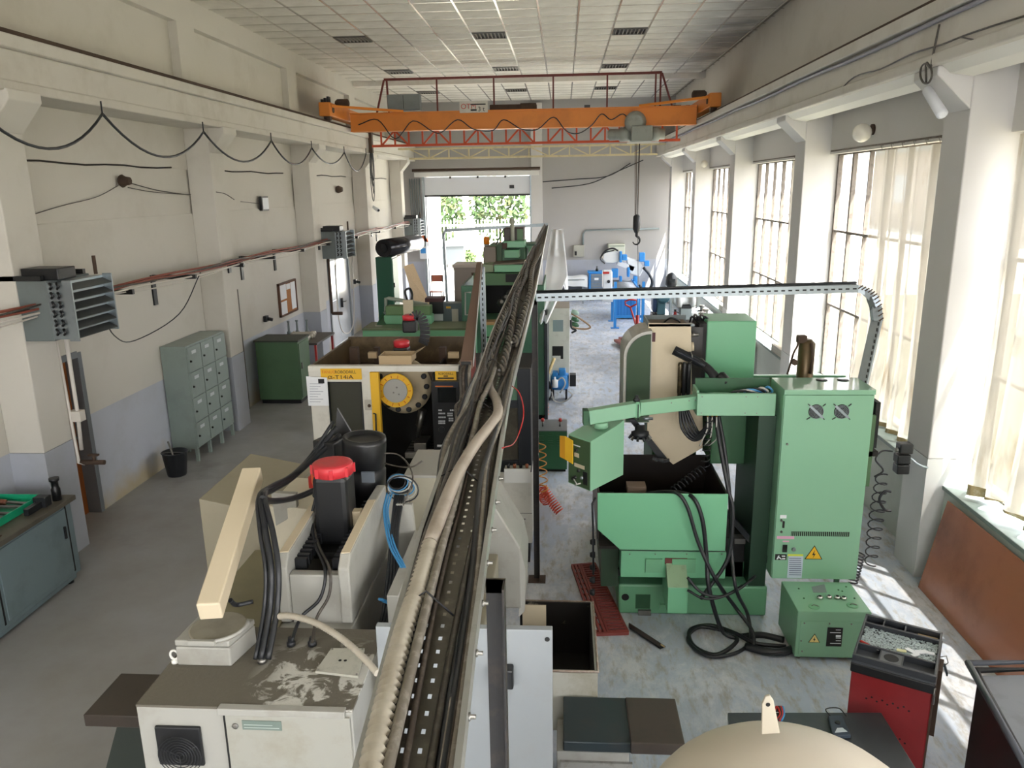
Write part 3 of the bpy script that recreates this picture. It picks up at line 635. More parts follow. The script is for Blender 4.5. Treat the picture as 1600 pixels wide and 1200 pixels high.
# ---- unit heaters
def heater(label, y0, s=1.0, lv=True, zc=2.85):
    t = thing('unit_heater', label, 'heater', (-5.3, y0+.45, zc-.35)); x0, x1 = -5.62, -5.02; z0, z1 = zc-.33, zc+.30; y1 = y0+.75
    # the air stream leaves towards the far side of the room: louvres on the room face
    G().box(x0, x1-.26, y0, y1, z0, z1).build('casing', mat('heater_grey', '#6a7272', .5, dirt=.3, scale=3), t, bev=.01)
    G().box(x1-.26, x1-.1, y0+.005, y1-.005, z0+.02, z1-.02).build('coil_block', m_zinc, t)
    for k in range(6):
        for dx in (0, .075): G().tube([(x1-.22+dx, y0-.012, z0+.07+k*.095), (x1-.19+dx, y0-.03, z0+.1+k*.095), (x1-.22+dx, y0-.012, z0+.13+k*.095)], .014, 6).build('coil_bend', m_black, t)
    G().box(x1-.1, x1, y0, y0+.02, z0, z1).build('side_plate', m_zinc, t); G().box(x1-.1, x1, y1-.02, y1, z0, z1).build('side_plate', m_zinc, t)
    for k in range(6): G().obox((x1-.06, y0+.02, z0+.06+k*.1), (x1-.06, y1-.02, z0+.06+k*.1), .13, .01, (.5, 0, 1)).build('louvre', mat('dark_zinc', '#5d6060', .5, .5), t)
    G().box(-5.99, x1-.3, y0-.02, y0+.03, z1, z1+.05).build('mounting_arm', m_black, t); G().box(-5.99, x1-.3, y1-.05, y1, z1, z1+.05).build('mounting_arm', m_black, t)
    G().box(x0+.05, x1-.15, y0+.05, y0+.35, z1, z1+.12).build('junction_box', m_black, t, bev=.01)
    G().cyl((x1-.12, y1-.1, z1), (x1-.12, y1-.1, z1+.2), .02, 8).build('vent_pipe', m_rust, t)
    return t
heater('louvred unit heater on the left wall, nearest the viewer', 7.62, zc=2.86)
heater('louvred unit heater above the white door, middle one', 17.95, zc=2.8)
h3 = heater('unit heater beside the gate, farthest of the three', 27.6, zc=2.72)
# water pipes dropping from the near heater
wp = thing('heating_pipes', 'two thin white heating pipes running down the nearest pillar to a valve', 'pipe', (-5.5, 8.15, 1.6))
G().tube([(-5.52, 8.15, 2.5), (-5.54, 8.17, 1.55), (-5.56, 8.17, 1.15)], .022, 8).build('pipe', m_wp, wp); G().tube([(-5.62, 8.12, 2.5), (-5.6, 8.14, 1.0), (-5.54, 8.16, .98)], .02, 8).build('pipe', m_wp, wp)
G().box(-5.62, -5.48, 8.12, 8.22, 1.5, 1.62).box(-5.99, -5.6, 8.15, 8.19, 1.53, 1.57).build('clamp', m_wp, wp)
G().cyl((-5.6, 8.16, 1.0), (-5.3, 8.16, 1.0), .03, 8).cyl((-5.42, 8.16, 1.0), (-5.42, 8.16, 1.09), .02, 8).box(-5.48, -5.36, 8.14, 8.18, 1.08, 1.1).build('valve', m_rust, wp)
wq = thing('heating_pipes', 'thin pipe dropping beside the white door from the middle heater', 'pipe', (-5.55, 18.0, 1.0))
G().tube([(-5.55, 18.2, 2.5), (-5.55, 18.2, 1.15)], .03, 8).build('pipe', m_rust, wq)
G().cyl((-5.55, 18.2, 1.15), (-5.3, 18.2, 1.15), .04, 8).build('valve', m_rust, wq)
G().tube(curve([(-5.5, 18.6, 2.5), (-5.7, 19.2, .9), (-5.75, 19.9, .35), (-5.7, 20.6, .6), (-5.7, 20.9, 2.4)], 6), .014, 6, ).build('white_hose', m_wp, wq)
# ---- small wall fittings
def wallthing(name, label, cat, px, py, X=-6.0): return thing(name, label, cat, aX(px, py, X))
p = aX(190, 283, -5.98); t = thing('motion_sensor', 'rusty lamp socket on the bare wall under the dark joint', 'lamp holder', p)
G().lathe((-6, p.y, p.z), (1, 0, 0), [(0, .07), (.03, .09), (.08, .06), (.14, .05)], 10).build('socket', m_rust, t); G().tube(curve([(-5.98, p.y+.05, p.z), (-5.98, p.y+.9, p.z-.12), (-5.98, 12.4, p.z-.2)], 5), .008, 4).build('wire', m_cord, t)
p = aX(527, 296, -5.98); t = thing('lamp_holder', 'small dark lamp socket high on the far left wall', 'lamp holder', p)
G().lathe((-6, p.y, p.z), (1, 0, 0), [(0, .08), (.05, .1), (.16, .06)], 10).build('socket', m_rust, t)
p = aX(412, 318, -5.95); t = thing('floodlight', 'small black floodlight with a pale lens on the left wall', 'floodlight', p)
G().box(p.x-.03, p.x+.03, p.y-.16, p.y+.2, p.z-.14, p.z+.14).build('housing', m_black, t, bev=.01); G().box(p.x+.03, p.x+.035, p.y-.12, p.y+.17, p.z-.11, p.z+.11).build('lens', mat('pale_lens', '#dfe3e6', .1), t)
G().box(-6, p.x-.02, p.y-.02, p.y+.02, p.z-.02, p.z+.02).build('bracket', m_black, t)
g = G().tube(curve([aX(x, y, -5.99) for x, y in ((200, 293), (240, 300), (300, 304), (335, 301), (350, 303))], 5) + curve([aX(x, y, -5.55) for x, y in ((338, 300), (352, 303), (366, 312))], 4), .007, 4).tube(curve([aX(x, y, -5.99) for x, y in ((376, 315), (395, 317), (404, 318))], 4), .007, 4)
g.build('loose_wire', m_cord, label='thin loose wire stapled across the left wall to the floodlight', cat='wire')
G().tube(curve([aX(x, y, -5.99) for x, y in ((30, 342), (95, 322), (150, 308), (185, 290))], 6), .006, 4).build('loose_wire', m_cord, label='thin loose wire sloping up to the lamp socket', cat='wire')
for px, py, X, lab in ((413, 498, -6, 'black wall socket left of the notice board'), (553, 440, -5.6, 'black wall socket right of the white door')):
    p = aX(px, py, X); t = thing('wall_socket', lab, 'socket', p)
    G().box(X, X+.07, p.y-.07, p.y+.07, p.z-.06, p.z+.06).build('housing', m_black, t, bev=.01); G().cyl((X+.07, p.y, p.z), (X+.15, p.y+.05, p.z-.03), .035, 8).build('plug', m_black, t)
p = aX(584, 324, -5.58); t = thing('security_camera', 'small white bullet camera on the fourth left pillar', 'camera', p)
G().lathe((p.x, p.y, p.z), (.6, -.6, -.3), [(0, .05), (.25, .06), (.27, .04)], 10).build('body', m_gate, t); G().cyl((-5.6, p.y, p.z+.05), (p.x+.05, p.y, p.z), .02, 6).build('arm', m_gate, t); G().cyl((p.x+.17, p.y-.17, p.z-.08), (p.x+.185, p.y-.185, p.z-.088), .04, 8).build('lens', m_black, t)
# notice board
y0, z1 = aX(432, 444, -6).y, 2.13; y1 = aX(459, 437, -6).y; z0 = 1.42
nb = thing('notice_board', 'cork notice board with papers on the left wall', 'notice board', (-5.98, (y0+y1)/2, z0))
G().box(-6, -5.97, y0+.03, y1-.03, z0+.03, z1-.03).build('cork_panel', mat('cork', '#a9744a', .9, dirt=.4, dc='#7d5434', scale=20), nb)
G().box(-6, -5.95, y0, y0+.04, z0, z1).box(-6, -5.95, y1-.04, y1, z0, z1).box(-6, -5.95, y0, y1, z1-.04, z1).box(-6, -5.95, y0, y1, z0, z0+.04).build('frame', mat('brown_wood_frame', '#5d3b28', .5), nb)
for (u0, u1, v0, v1) in ((.08, .42, .5, .95), (.08, .4, .02, .44), (.68, .95, .1, .93), (.44, .66, .75, .92)):
    G().box(-5.968, -5.965, y0+(y1-y0)*u0, y0+(y1-y0)*u1, z0+(z1-z0)*v0, z0+(z1-z0)*v1).build('paper', m_paper, nb)
# ---- lockers
lk = thing('locker_cabinet', 'grey-green steel locker with twelve small doors against the left wall', 'locker', (-5.78, 11.6, 0))
m_lk = mat('greygreen_locker_paint', '#8b9892', .4, dirt=.25, dc='#5d665f', scale=2)
X0, X1, Y0, Y1 = -5.99, -5.58, 10.95, 12.28
G().box(X0, X1-.02, Y0, Y1, .2, 1.8).build('body', m_lk, lk, bev=.004)
cw = (Y1-Y0)/3; rh = 1.56/4
for c in range(3):
    for r in range(4):
        d = G().box(X1-.02, X1+.003, Y0+c*cw+.012, Y0+(c+1)*cw-.012, .22+r*rh+.008, .22+(r+1)*rh-.008).build('door', m_lk, lk, bev=.002)
        G().lathe((X1+.003, Y0+c*cw+.07, .22+r*rh+.17), (1, 0, 0), [(0, .018), (.02, .014)], 8).build('lock', m_dark, d)
        G().box(X1+.003, X1+.006, Y0+c*cw+.13, Y0+c*cw+.27, .22+r*rh+.27, .22+r*rh+.32).build('label_holder', mat('locker_label', '#c9cfd0', .4), d)
for y_ in (Y0+.02, Y0+cw, Y0+2*cw, Y1-.02):
    for x in (X0+.02, X1-.04): G().box(x-.02, x+.03, y_-.02, y_+.02, 0, .2).build('leg', m_lk, lk)
# ---- bucket with a handle sticking out
bk = thing('bucket', 'black round rubber bucket beside the lockers', 'bucket', (-5.66, 10.38, 0))
G().lathe((-5.66, 10.38, 0), (0, 0, 1), [(0, .13), (.02, .135), (.34, .175), (.35, .185), (.36, .185), (.36, .168), (.04, .125)], 20).build('body', m_rub, bk)
G().tube([(-5.66+.18*math.cos(a), 10.38+.18*math.sin(a)*.4-.05, .34+.0*a) for a in [k*.4 for k in range(9)]], .006, 4).build('handle', m_steel, bk)
sc_ = thing('hand_scoop', 'steel handled tool standing in the black bucket', 'tool', (-5.7, 10.4, .1)); G().tube([(-5.62, 10.36, .08), (-5.76, 10.42, .5)], .014, 6).build('shaft', m_steel, sc_); G().box(-5.7, -5.55, 10.34, 10.38, .045, .15).build('blade', m_steel, sc_)
# ---- green cabinet and the table behind it
gcab = thing('tool_cabinet', 'dull green two-door steel cabinet standing free near the left wall', 'cabinet', (-5.45, 14.7, 0))
X0, X1, Y0, Y1 = -5.9, -5.07, 14.25, 14.9
m_cabg = mat('dull_green_cabinet', '#4f6e4e', .5, dirt=.3, dc='#3f4f3c', scale=2.5)
G().box(X0, X1, Y0, Y1, .08, 1.22).build('body', m_cabg, gcab, bev=.008); G().box(X0+.03, X1-.03, Y0+.03, Y1-.03, 0, .08).build('plinth', m_dark, gcab)
G().box(X0-.02, X1+.02, Y0-.02, Y1+.02, 1.22, 1.25).build('top', mat('dark_top', '#3d4238', .6), gcab)
d = G().box(X1, X1+.015, Y0+.03, Y1-.03, .12, 1.18).build('door', m_cabg, gcab, bev=.003); G().box(X1+.015, X1+.04, Y0+.08, Y0+.1, .68, .8).build('handle', m_steel, d)
tb = thing('work_table', 'small table with a red frame behind the green cabinet', 'table', (-5.45, 15.7, 0))
G().box(-5.9, -4.95, 15.05, 16.3, 1.0, 1.04).build('table_top', mat('dark_table_top', '#4d4844', .5), tb)
for x in (-5.85, -5.0):
    for y_ in (15.1, 16.25): G().box(x-.02, x+.02, y_-.02, y_+.02, 0, 1.0).build('leg', m_red, tb)
rnd = random.Random(3)
for k in range(7):
    y_ = 15.15+k*.13
    G().lathe((-5.75+rnd.uniform(0, .1), y_, 1.087), (1, 0, 0), [(0, .03), (.03, .05), (.07, .03), (.4, .03), (.42, .045), (.5, .045), (.51, .02)], 10).build('machined_shaft', mat('bright_machined', '#cfcac2', .3, .3), label='bright turned part on the small table, %s from the viewer' % ['nearest', 'second', 'third', 'fourth', 'fifth', 'sixth', 'farthest'][k], cat='metal part', group='turned parts on the small table')
for k, (x, y_) in enumerate(((-5.85, 16.0), (-5.7, 16.1), (-5.5, 16.15))):
    G().lathe((x, y_, 1.04), (0, 0, 1), [(0, .045), (.06, .045), (.08, .025), (.26, .02), (.27, .03), (.3, .03)], 10).build('drill_holder', m_greym, label='upright grey tool holder at the table back, %s' % ['leftmost', 'middle one', 'rightmost'][k], cat='tool', group='upright tools at the back of the small table')
# ---- bench at the left edge
bh = thing('workbench', 'blue-grey steel workbench with doors at the left edge', 'workbench', (-5.5, 6.5, 0))
bx0, bx1, by0, by1 = -6.25+.27, -5.17, 5.0, 7.28
G().box(bx0, bx1, by0, by1, .1, .9).build('body', m_bench, bh, bev=.01)
G().box(bx0, bx1+.05, by0-.02, by1+.03, .9, .95).build('bench_top', mat('oily_bench_top', '#5a554b', .45, dirt=.6, dc='#37332c', scale=3), bh, bev=.006)
G().box(bx0+.05, bx1-.03, by0+.05, by1-.05, 0.04, .1).build('plinth', m_bench, bh)
for y_ in (by0+.1, by1-.1): G().cyl((bx1-.08, y_, 0), (bx1-.08, y_, .05), .04, 10).build('foot', m_black, bh)
for a, b_ in ((5.05, 6.1), (6.16, 7.16)):
    d = G().box(bx1, bx1+.012, a, b_, .16, .86).build('door', m_bench, bh, bev=.004); G().box(bx1+.012, bx1+.03, b_-.07, b_-.05, .55, .68).build('handle', m_black, d)
    G().box(bx1, bx1+.004, b_+.01, b_+.03, .14, .88).build('door_gap', m_dark, bh)
m_gt = mat('green_plastic', '#1f9e74', .35)
tr_ = thing('parts_tray', 'turquoise plastic tray of tools on the workbench', 'tray', (-5.7, 6.4, .955)); X0, X1, Y0, Y1 = -5.92, -5.35, 5.7, 7.12
G().box(X0, X1, Y0, Y1, .955, .965).build('tray_base', m_gt, tr_); G().box(X0, X0+.012, Y0, Y1, .965, 1.03).box(X1-.012, X1, Y0, Y1, .965, 1.03).box(X0, X1, Y0, Y0+.012, .965, 1.03).box(X0, X1, Y1-.012, Y1, .965, 1.03).build('rim', m_gt, tr_)
m_wood = mat('brown_tool_handle', '#7b4a35', .5, dirt=.5, dc='#4b2c20', scale=12)
for k in range(9):
    y_ = 5.85+k*.145; a = rnd.uniform(-.6, .6)
    t = thing('chisel', 'wooden-handled tool in the turquoise tray, %s from the viewer' % ['nearest', 'second', 'third', 'fourth', 'fifth', 'sixth', 'seventh', 'eighth', 'farthest'][k], 'tool', (-5.65, y_, .97), 'tools in the turquoise tray')
    G().lathe((-5.85, y_, .995), (1, a*.3, 0), [(0, .018), (.02, .03), (.2, .032), (.22, .02)], 8).build('handle', m_wood, t); G().obox((-5.64, y_+.05*a, .995), (-5.38, y_+.12*a, .99), .04, .018).build('blade', m_steel, t)
vz = thing('bench_vice', 'dark iron clamp block lying on the far corner of the workbench', 'vice', (-5.35, 7.1, .955))
G().box(-5.33, -5.2, 6.95, 7.05, .955, 1.06).build('jaw', m_rub, vz, bev=.006); G().box(-5.29, -5.24, 6.75, 6.95, .955, 1.02).build('slide', m_rub, vz); G().cyl((-5.31, 6.95, 1.0), (-5.31, 6.8, 1.0), .012, 8).build('screw', m_steel, vz)
G().lathe((-5.22, 7.16, .955), (0, 0, 1), [(0, .045), (.12, .045), (.14, .035), (.2, .035), (.21, .05), (.24, .05)], 12).build('oil_can', m_black, label='black oil bottle standing on the workbench corner', cat='bottle')
G().box(-5.33, -5.19, 6.05, 6.3, .955, .965).build('steel_plate', m_rust, label='dark steel plate lying on the workbench top', cat='plate')
# ---- far left corner: green locker, roll, board, chair, control boxes
fl_ = thing('tall_cabinet', 'tall dark green metal cabinet against the far left wall', 'cabinet', (-5.6, 21.2, 0))
x0, x1, z0, z1 = rect(589, 402, 614, 496, 20.3)
zz1 = z1; G().box(x0, x1, 20.3, 21.0, 0, zz1).build('body', mat('bottle_green', '#0f4a33', .4), fl_, bev=.01)
d = G().box(x1, x1+.02, 20.33, 20.97, .1, zz1-.05).build('door', m_dgreen, fl_)
for k in range(4): G().box(x1+.02, x1+.05, 20.34, 20.38, .3+k*.4, .42+k*.4).build('hinge', m_black, d)
ro = thing('foil_roll', 'shiny black roll of sheet lying on top of the tall green cabinet', 'roll', (x0+.2, 20.9, zz1))
G().cyl((x0+.25, 20.2, zz1+.24), (x0+.75, 22.3, zz1+.24), .23, 20).build('sheet', mat('shiny_black_sheet', '#2c2c30', .18, .6), ro)
G().cyl((x0+.247, 20.19, zz1+.24), (x0+.249, 20.195, zz1+.24), .12, 14).build('core', m_dark, ro)
wc = thing('storage_cabinet', 'pale two-door cabinet just behind the tall green one', 'cabinet', (-4.9, 22.0, 0))
x0, x1, z0, z1 = rect(612, 400, 628, 480, 22.0)
G().box(x0, x1, 21.4, 22.1, 0, 2.2).build('body', mat('pale_pinkish_paint', '#d8cdc4', .4, dirt=.4, scale=4), wc); G().box(x0+.1, x0+.11, 21.395, 21.4, .1, 2.1).build('door_gap', m_dark, wc)
G().prism([(-5.55, 26.9, 1.42), (-5.25, 26.95, 1.5), (-4.35, 24.9, .35), (-4.7, 24.8, 0)], (.03, .02, .02)).build('chipboard_sheet', m_osb, label='sheet of pale chipboard leaning by the gate', cat='board')
ch = thing('chair', 'brown wooden chair standing in the gateway', 'chair', (-4.9, 27.6, 0))
cx = aY(682, 445, 27.6).x
m_chw = mat('brown_chair_wood', '#93503a', .45)
G().box(cx-.22, cx+.22, 27.4, 27.8, .44, .48).build('seat', m_chw, ch); G().box(cx-.22, cx+.22, 27.8, 27.83, .78, 1.02).build('backrest', m_chw, ch)
for sx in (-.2, .2):
    G().box(cx+sx-.015, cx+sx+.015, 27.41, 27.44, 0, .44).build('leg', m_rub, ch); G().box(cx+sx-.015, cx+sx+.015, 27.77, 27.8, 0, 1.0).build('leg', m_rub, ch)
t = thing('control_box', 'white control box with a blue face beside the gate', 'control box', aY(657, 393, 28.9)); x0, x1, z0, z1 = rect(657, 385, 668, 404, 28.9)
G().box(x0, x1, 28.75, 28.995, z0, z1).build('housing', m_gate, t); G().box(x0+.04, x1-.04, 28.74, 28.75, (z0+z1)/2-.02, z1-.06).build('face', m_blue, t)
p = aY(660, 372, 28.9); t = thing('hazard_bag', 'orange bag hanging above the gate control box', 'bag', p)
G().prism([p+Vector((-.14, 0, .25)), p+Vector((-.24, 0, -.14)), p+Vector((.24, 0, -.14)), p+Vector((.06, 0, .25))], (0, -.1, 0)).build('pouch', mat('orange_cloth', '#c65f33', .8), t, bev=.02); G().cyl(p+Vector((0, 0, .25)), p+Vector((0, .0, .4)), .01, 5).build('string', m_rub, t)
for k in range(5): G().tube([(-5.6+k*.09, 28.95, 4.4), (-5.58+k*.08, 28.95, 3.2), (-5.55+k*.06, 28.95, 2.0)], .02, 6).build('conduit', m_greym, label='vertical conduit left of the gate, %s' % ['leftmost', 'second from the left', 'middle one', 'second from the right', 'rightmost'][k], cat='conduit', group='conduits left of the gate')
# ================================================================ MACHINE 1 (white, seen from behind, nearest the viewer)
m1 = thing('milling_machine', 'nearest white milling machine, seen from behind, with dusty cabinet top and red-capped motor', 'machine', (-1.2, 4.2, 0))
ZT = 1.80
# electrical cabinet
G().box(-1.90, -.92, 2.88, 3.52, .35, ZT-.012).build('cabinet_body', m_white, m1, bev=.006)
G().box(-1.90, -.92, 2.88, 3.52, ZT-.012, ZT).build('cabinet_top', m_dust, m1)
G().box(-1.49, -.93, 2.865, 2.88, .4, ZT-.03).build('cabinet_door', mat('stained_white_door', '#9d9c93', .4, dirt=.5, dc='#8a8472', scale=5, lo=.5, hi=.7), m1, bev=.004)
G().box(-1.50, -1.49, 2.87, 2.882, .4, ZT-.02).build('door_joint', m_dark, m1)
G().box(-1.52, -.95, 2.86, 2.90, ZT-.03, ZT+.004).build('door_hem', m_white, m1, bev=.004)
c = aY(368, 1134, 2.865); G().lathe(c, (0, -1, 0), [(0, .014), (.006, .014), (.008, .009)], 12).build('lock', m_steel, m1)
x0, x1, z0, z1 = rect(379, 1126, 440, 1140, 2.865); q = G().box(x0, x1, 2.861, 2.865, z0, z1).build('type_plate', mat('greygreen_plate', '#6d7b74', .4), m1)
[G().box(x0+.008, x1-.01-.03*k, 2.8602, 2.861, z0+.010+.014*k, z0+.013+.014*k).build('print_line', mat('pale_print', '#aab4ae', .5), q) for k in range(2)]
x0, x1, z0, z1 = rect(248, 1133, 318, 1192, 2.88); fn_ = G().box(x0, x1, 2.862, 2.88, z0, z1).build('fan_frame', m_black, m1, bev=.006)
fc = Vector(((x0+x1)/2+.01, 2.85, (z0+z1)/2-.03))
for k in range(7): G().tube([fc+Vector(((.02+.013*k)*math.cos(a), -.012, (.02+.013*k)*math.sin(a))) for a in [j*2*math.pi/24 for j in range(24)]], .0022, 5, closed=True).build('guard_ring', m_rub, fn_)
for a in (0.6, 2.7, 4.7): G().cyl(fc+Vector((.1*math.cos(a), -.012, .1*math.sin(a))), fc+Vector((0, -.012, 0)), .002, 5).build('guard_spoke', m_rub, fn_)
# lifting eye
p = aZ(274, 1035, ZT); ey = G().lathe(p, (0, 0, 1), [(0, .018), (.012, .018), (.02, .008)], 10).build('eye_bolt', mat('white_paint_gloss', '#e6e6e0', .3), m1)
G().tube([p+Vector((.02*math.cos(a), 0, .042+.024*math.sin(a))) for a in [j*2*math.pi/16 for j in range(16)]], .006, 6, closed=True).build('eye_ring', MATS['white_paint_gloss'], m1)
# small cover plate with screws
pp = [aZ(x, y, ZT+.004) for x, y in ((493, 1052), (518, 1016), (570, 1016), (560, 1060))]
q = G().prism(pp, (0, 0, .012)).build('cover_plate', mat('pale_dusty_plate', '#b5b4a8', .6, dirt=.4, scale=10), m1)
for v in pp:
    v2 = v.lerp(sum(pp, Vector())/4, .1); G().lathe(v2+Vector((0, 0, .012)), (0, 0, 1), [(0, .005), (.004, .004)], 8).build('screw', m_steel, q)
for k in (-.012, .014): G().lathe(sum(pp, Vector())/4+Vector((k, 0, .0122)), (0, 0, 1), [(0, .008), (.001, .008)], 10).build('grommet', m_dark, q)
# cable glands on the cabinet top
for x, y in ((410, 1035), (418, 1022), (455, 1008), (488, 1008)):
    p = aZ(x, y, ZT); G().lathe(p, (0, 0, 1), [(0, .022), (.02, .022), (.022, .015), (.045, .013)], 10).build('cable_gland', m_steel if x < 430 else m_rub, m1)
# swing base with round plate and boom
a_ = [aZ(x, y, 1.93) for x, y in ((272, 1002), (357, 1004), (398, 968), (312, 962))]
def drop(pts, z0, z1): return G().prism([(v.x, v.y, z0) for v in pts], (0, 0, z1-z0))
drop(a_, ZT, 1.90).build('swing_base', m_white, m1, bev=.008); drop(a_, 1.904, 1.935).build('swing_base_lid', m_white, m1, bev=.006)
c = sum(a_, Vector())/4; G().lathe((c.x+.02, c.y+.0, 1.935), (0, 0, 1), [(0, .135), (.012, .135), (.014, .128)], 28).build('turn_plate', mat('dusty_plate', '#8f8a7c', .7, dirt=.3, scale=6), m1)
G().tube([(c.x+.02+.14*math.cos(a), c.y+.14*math.sin(a), 1.952) for a in [-1.7+k*.12 for k in range(18)]], .01, 6).build('clamp_band', m_white, m1)
G().box(c.x-.06, c.x+.07, c.y-.155, c.y-.135, 1.937, 1.962).build('clamp_block', m_white, m1, bev=.002)
b0 = aY(328, 962, 3.14); b1 = aY(395, 741, 4.15)
bm_ = G().obox(b0+Vector((.0, 0, .02)), b1, .108, .10).build('boom', m_beige, m1, bev=.008)
# beige side housing left of the column
pt = [aY(325, 775, 4.6), aY(400, 790, 4.6), aY(392, 1040, 4.6), aY(350, 1040, 4.6)]
G().prism([(-2.36, 4.55, 2.08), (-1.86, 4.5, 2.0), (-1.86, 4.5, .4), (-2.36, 4.55, .4)], (.05, .75, .05)).build('left_housing', mat('olive_grey_housing', '#8f8875', .5, dirt=.2, scale=3), m1, bev=.006)
G().prism([(-1.84, 4.4, 2.1), (-1.52, 4.35, 2.1), (-1.52, 4.35, .4), (-1.84, 4.4, .4)], (0, .5, 0)).build('left_column_cover', mat('bright_beige', '#cfc8b4', .5, dirt=.2, scale=4), m1, bev=.006)
G().prism([(-1.97, 3.54, 1.78), (-1.5, 3.54, 1.78), (-1.5, 3.54, .5), (-1.97, 3.54, .5)], (0, .9, 0)).build('olive_panel', mat('olive_beige_panel', '#7d775e', .5, dirt=.2, scale=3), m1)
p_ = [aY(423, 770, 4.38), aY(462, 772, 4.38), aY(465, 812, 4.38), aY(455, 808, 4.38), aY(431, 822, 4.38)]
G().prism(p_, (0, .04, 0)).build('bracket_plate', m_white, m1, bev=.003)
G().box(-1.68, -1.48, 4.7, 4.9, 1.85, 2.18).build('red_drawer_block', m_red, m1, bev=.01)
# column casting: an open trough between two raked cheeks
g = G()
xl0, xl1, xr0, xr1 = -1.50, -1.44, -1.17, -1.11
cheek = [(3.60, 1.78), (3.60, 2.10), (3.66, 2.16), (4.25, 2.21), (4.5, 2.21), (4.5, 1.78)]
for nm, a, b_ in (('left_cheek', xl0, xl1), ('right_cheek', xr0, xr1)):
    G().prism([(a, y_, z_) for y_, z_ in cheek], (b_-a, 0, 0)).build(nm, m_white, m1, bev=.01)
    G().prism([(a+.006, y_-.002, z_+.002) for y_, z_ in ((3.66, 2.16), (4.25, 2.21), (4.25, 2.205), (3.66, 2.155))], (b_-a-.012, 0, .004)).build('worn_edge', m_beige, m1)
G().box(xl1, xr0, 3.62, 3.68, 1.76, 2.05).build('front_apron', m_white, m1, bev=.008)
G().box(xl0, xr1, 3.55, 4.6, .4, 1.77).build('column', m_white, m1, bev=.01)
G().box(xl1, xr0, 4.1, 4.16, 2.1, 2.2).build('cross_beam', mat('oily_beige', '#a99b80', .5, dirt=.5, dc='#5d4f38', scale=8), m1, bev=.006); G().box(xl1, xr0, 4.0, 4.5, 1.95, 1.99).build('bed', m_dark, m1)
G().box(xl1, xr0, 3.68, 3.96, 1.775, 1.80).build('trough_floor', m_dark, m1)
G().box(xr0+.005, xr0+.018, 3.61, 3.615, 1.8, 2.1).build('cheek_rail', m_rust, m1)
for s_ in (xl1+.03, xr0-.03):
    for k in range(16): G().box(s_-.035, s_+.035, 3.72+k*.045, 3.745+k*.045, 2.03+k*.003, 2.09+k*.003).build('chain_link', m_rub, m1)
# spindle and axis motors
def motor(nm, c, r, h, capm, capr, caph, body=m_black, sq=True):
    t = G()
    if sq: t.box(c.x-r, c.x+r, c.y-r, c.y+r, c.z-h, c.z)
    else: t.cyl((c.x, c.y, c.z-h), c, r, 24)
    o = t.build(nm, body, m1, bev=.03 if sq else .006)
    return o
mc = Vector((-1.32, 4.12, 2.44))
mb = motor('servo_motor', mc, .10, .42, m_redcap, .13, .07)
q = G().lathe(mc, (0, 0, 1), [(-.01, .115), (.05, .115), (.055, .11), (.06, .09)], 24).build('motor_cap', mat('dusty_red_cap', '#c4323a', .4, dirt=.8, dc='#94524c', scale=3), m1, label='red round motor cap')
for k in range(8): a = k*math.pi/4+.2; G().obox(mc+Vector((.116*math.cos(a), .116*math.sin(a), -.008)), mc+Vector((.116*math.cos(a), .116*math.sin(a), .046)), .02, .012).build('cap_rib', m_redcap, q)
m2_ = Vector((-1.29, 4.62, 2.4)); G().lathe((m2_.x, m2_.y, 2.0), (.06, 0, 1), [(0, .13), (.14, .13), (.16, .138), (.27, .138), (.29, .125), (.30, .135), (.46, .14), (.49, .135), (.49, .115), (.47, .105)], 28).build('spindle_motor', m_black, m1)
G().box(-1.25, -1.17, 4.455, 4.47, 2.24, 2.31).build('motor_plate', mat('satin_grey', '#5f666e', .35), m1)
G().prism([(-1.60, 4.62, 2.46), (-1.44, 4.55, 2.46), (-1.42, 4.78, 2.44), (-1.58, 4.8, 2.44)], (0, 0, -.25)).build('fan_shroud', m_black, m1, bev=.01)
G().prism([(-1.52, 4.85, 2.42), (-1.40, 4.85, 2.42), (-1.50, 4.87, 2.60)], (.0, .02, 0)).build('shroud_fin', m_black, m1)
G().lathe((-1.47, 4.25, 2.30), (0, 0, 1), [(0, .02), (.02, .025), (.12, .025), (.13, .018)], 10).build('orange_connector', mat('orange_plug', '#e0622a', .35), m1)
# elbow connector and cables
el = curve([aY(518, 738, 4.18), aY(505, 735, 4.12), aY(498, 752, 4.1), aY(494, 775, 4.12)], 4); G().tube(el, [.03]*(len(el)-3)+[.022]*3, 10).build('elbow_connector', m_rub, m1)
def cab(pts, r, m=m_rub, nm='cable', par=m1, n=8): return G().tube(curve(pts, 6), r, n).build(nm, m, par)
cab([aY(494, 775, 4.12), aY(487, 810, 4.08), aY(492, 850, 3.9), aY(508, 890, 3.62), aY(500, 935, 3.55), aY(470, 965, 3.5), aZ(455, 1003, ZT+.04)], .009)
cab([aY(497, 775, 4.12), aY(491, 815, 4.08), aY(497, 850, 3.9), aY(515, 890, 3.6), aY(514, 930, 3.55), aY(495, 965, 3.5), aZ(488, 1003, ZT+.04)], .008, m_cord)
for k, (dx, r) in enumerate(((0, .016), (11, .015), (-9, .011))):
    cab([aY(525+dx*.5, 668+dx, 4.7), aY(490+dx*.5, 712, 4.5), aY(455, 745+dx*.3, 4.2), aY(425, 762+dx*.4, 3.95), aY(408+dx*.5, 777, 3.75), aY(415+dx, 830, 3.55), aY(424+dx, 890, 3.42), aY(422+dx, 950, 3.36), aZ(408+dx, 1030, ZT+.03)], r)
cab([aY(520, 752, 4.4), aY(470, 775, 4.2), aY(430, 783, 3.9), aY(410, 779, 3.72)], .018)
cab([aY(395, 940, 3.4), aY(370, 945, 3.35), aY(360, 938, 3.3)], .012)
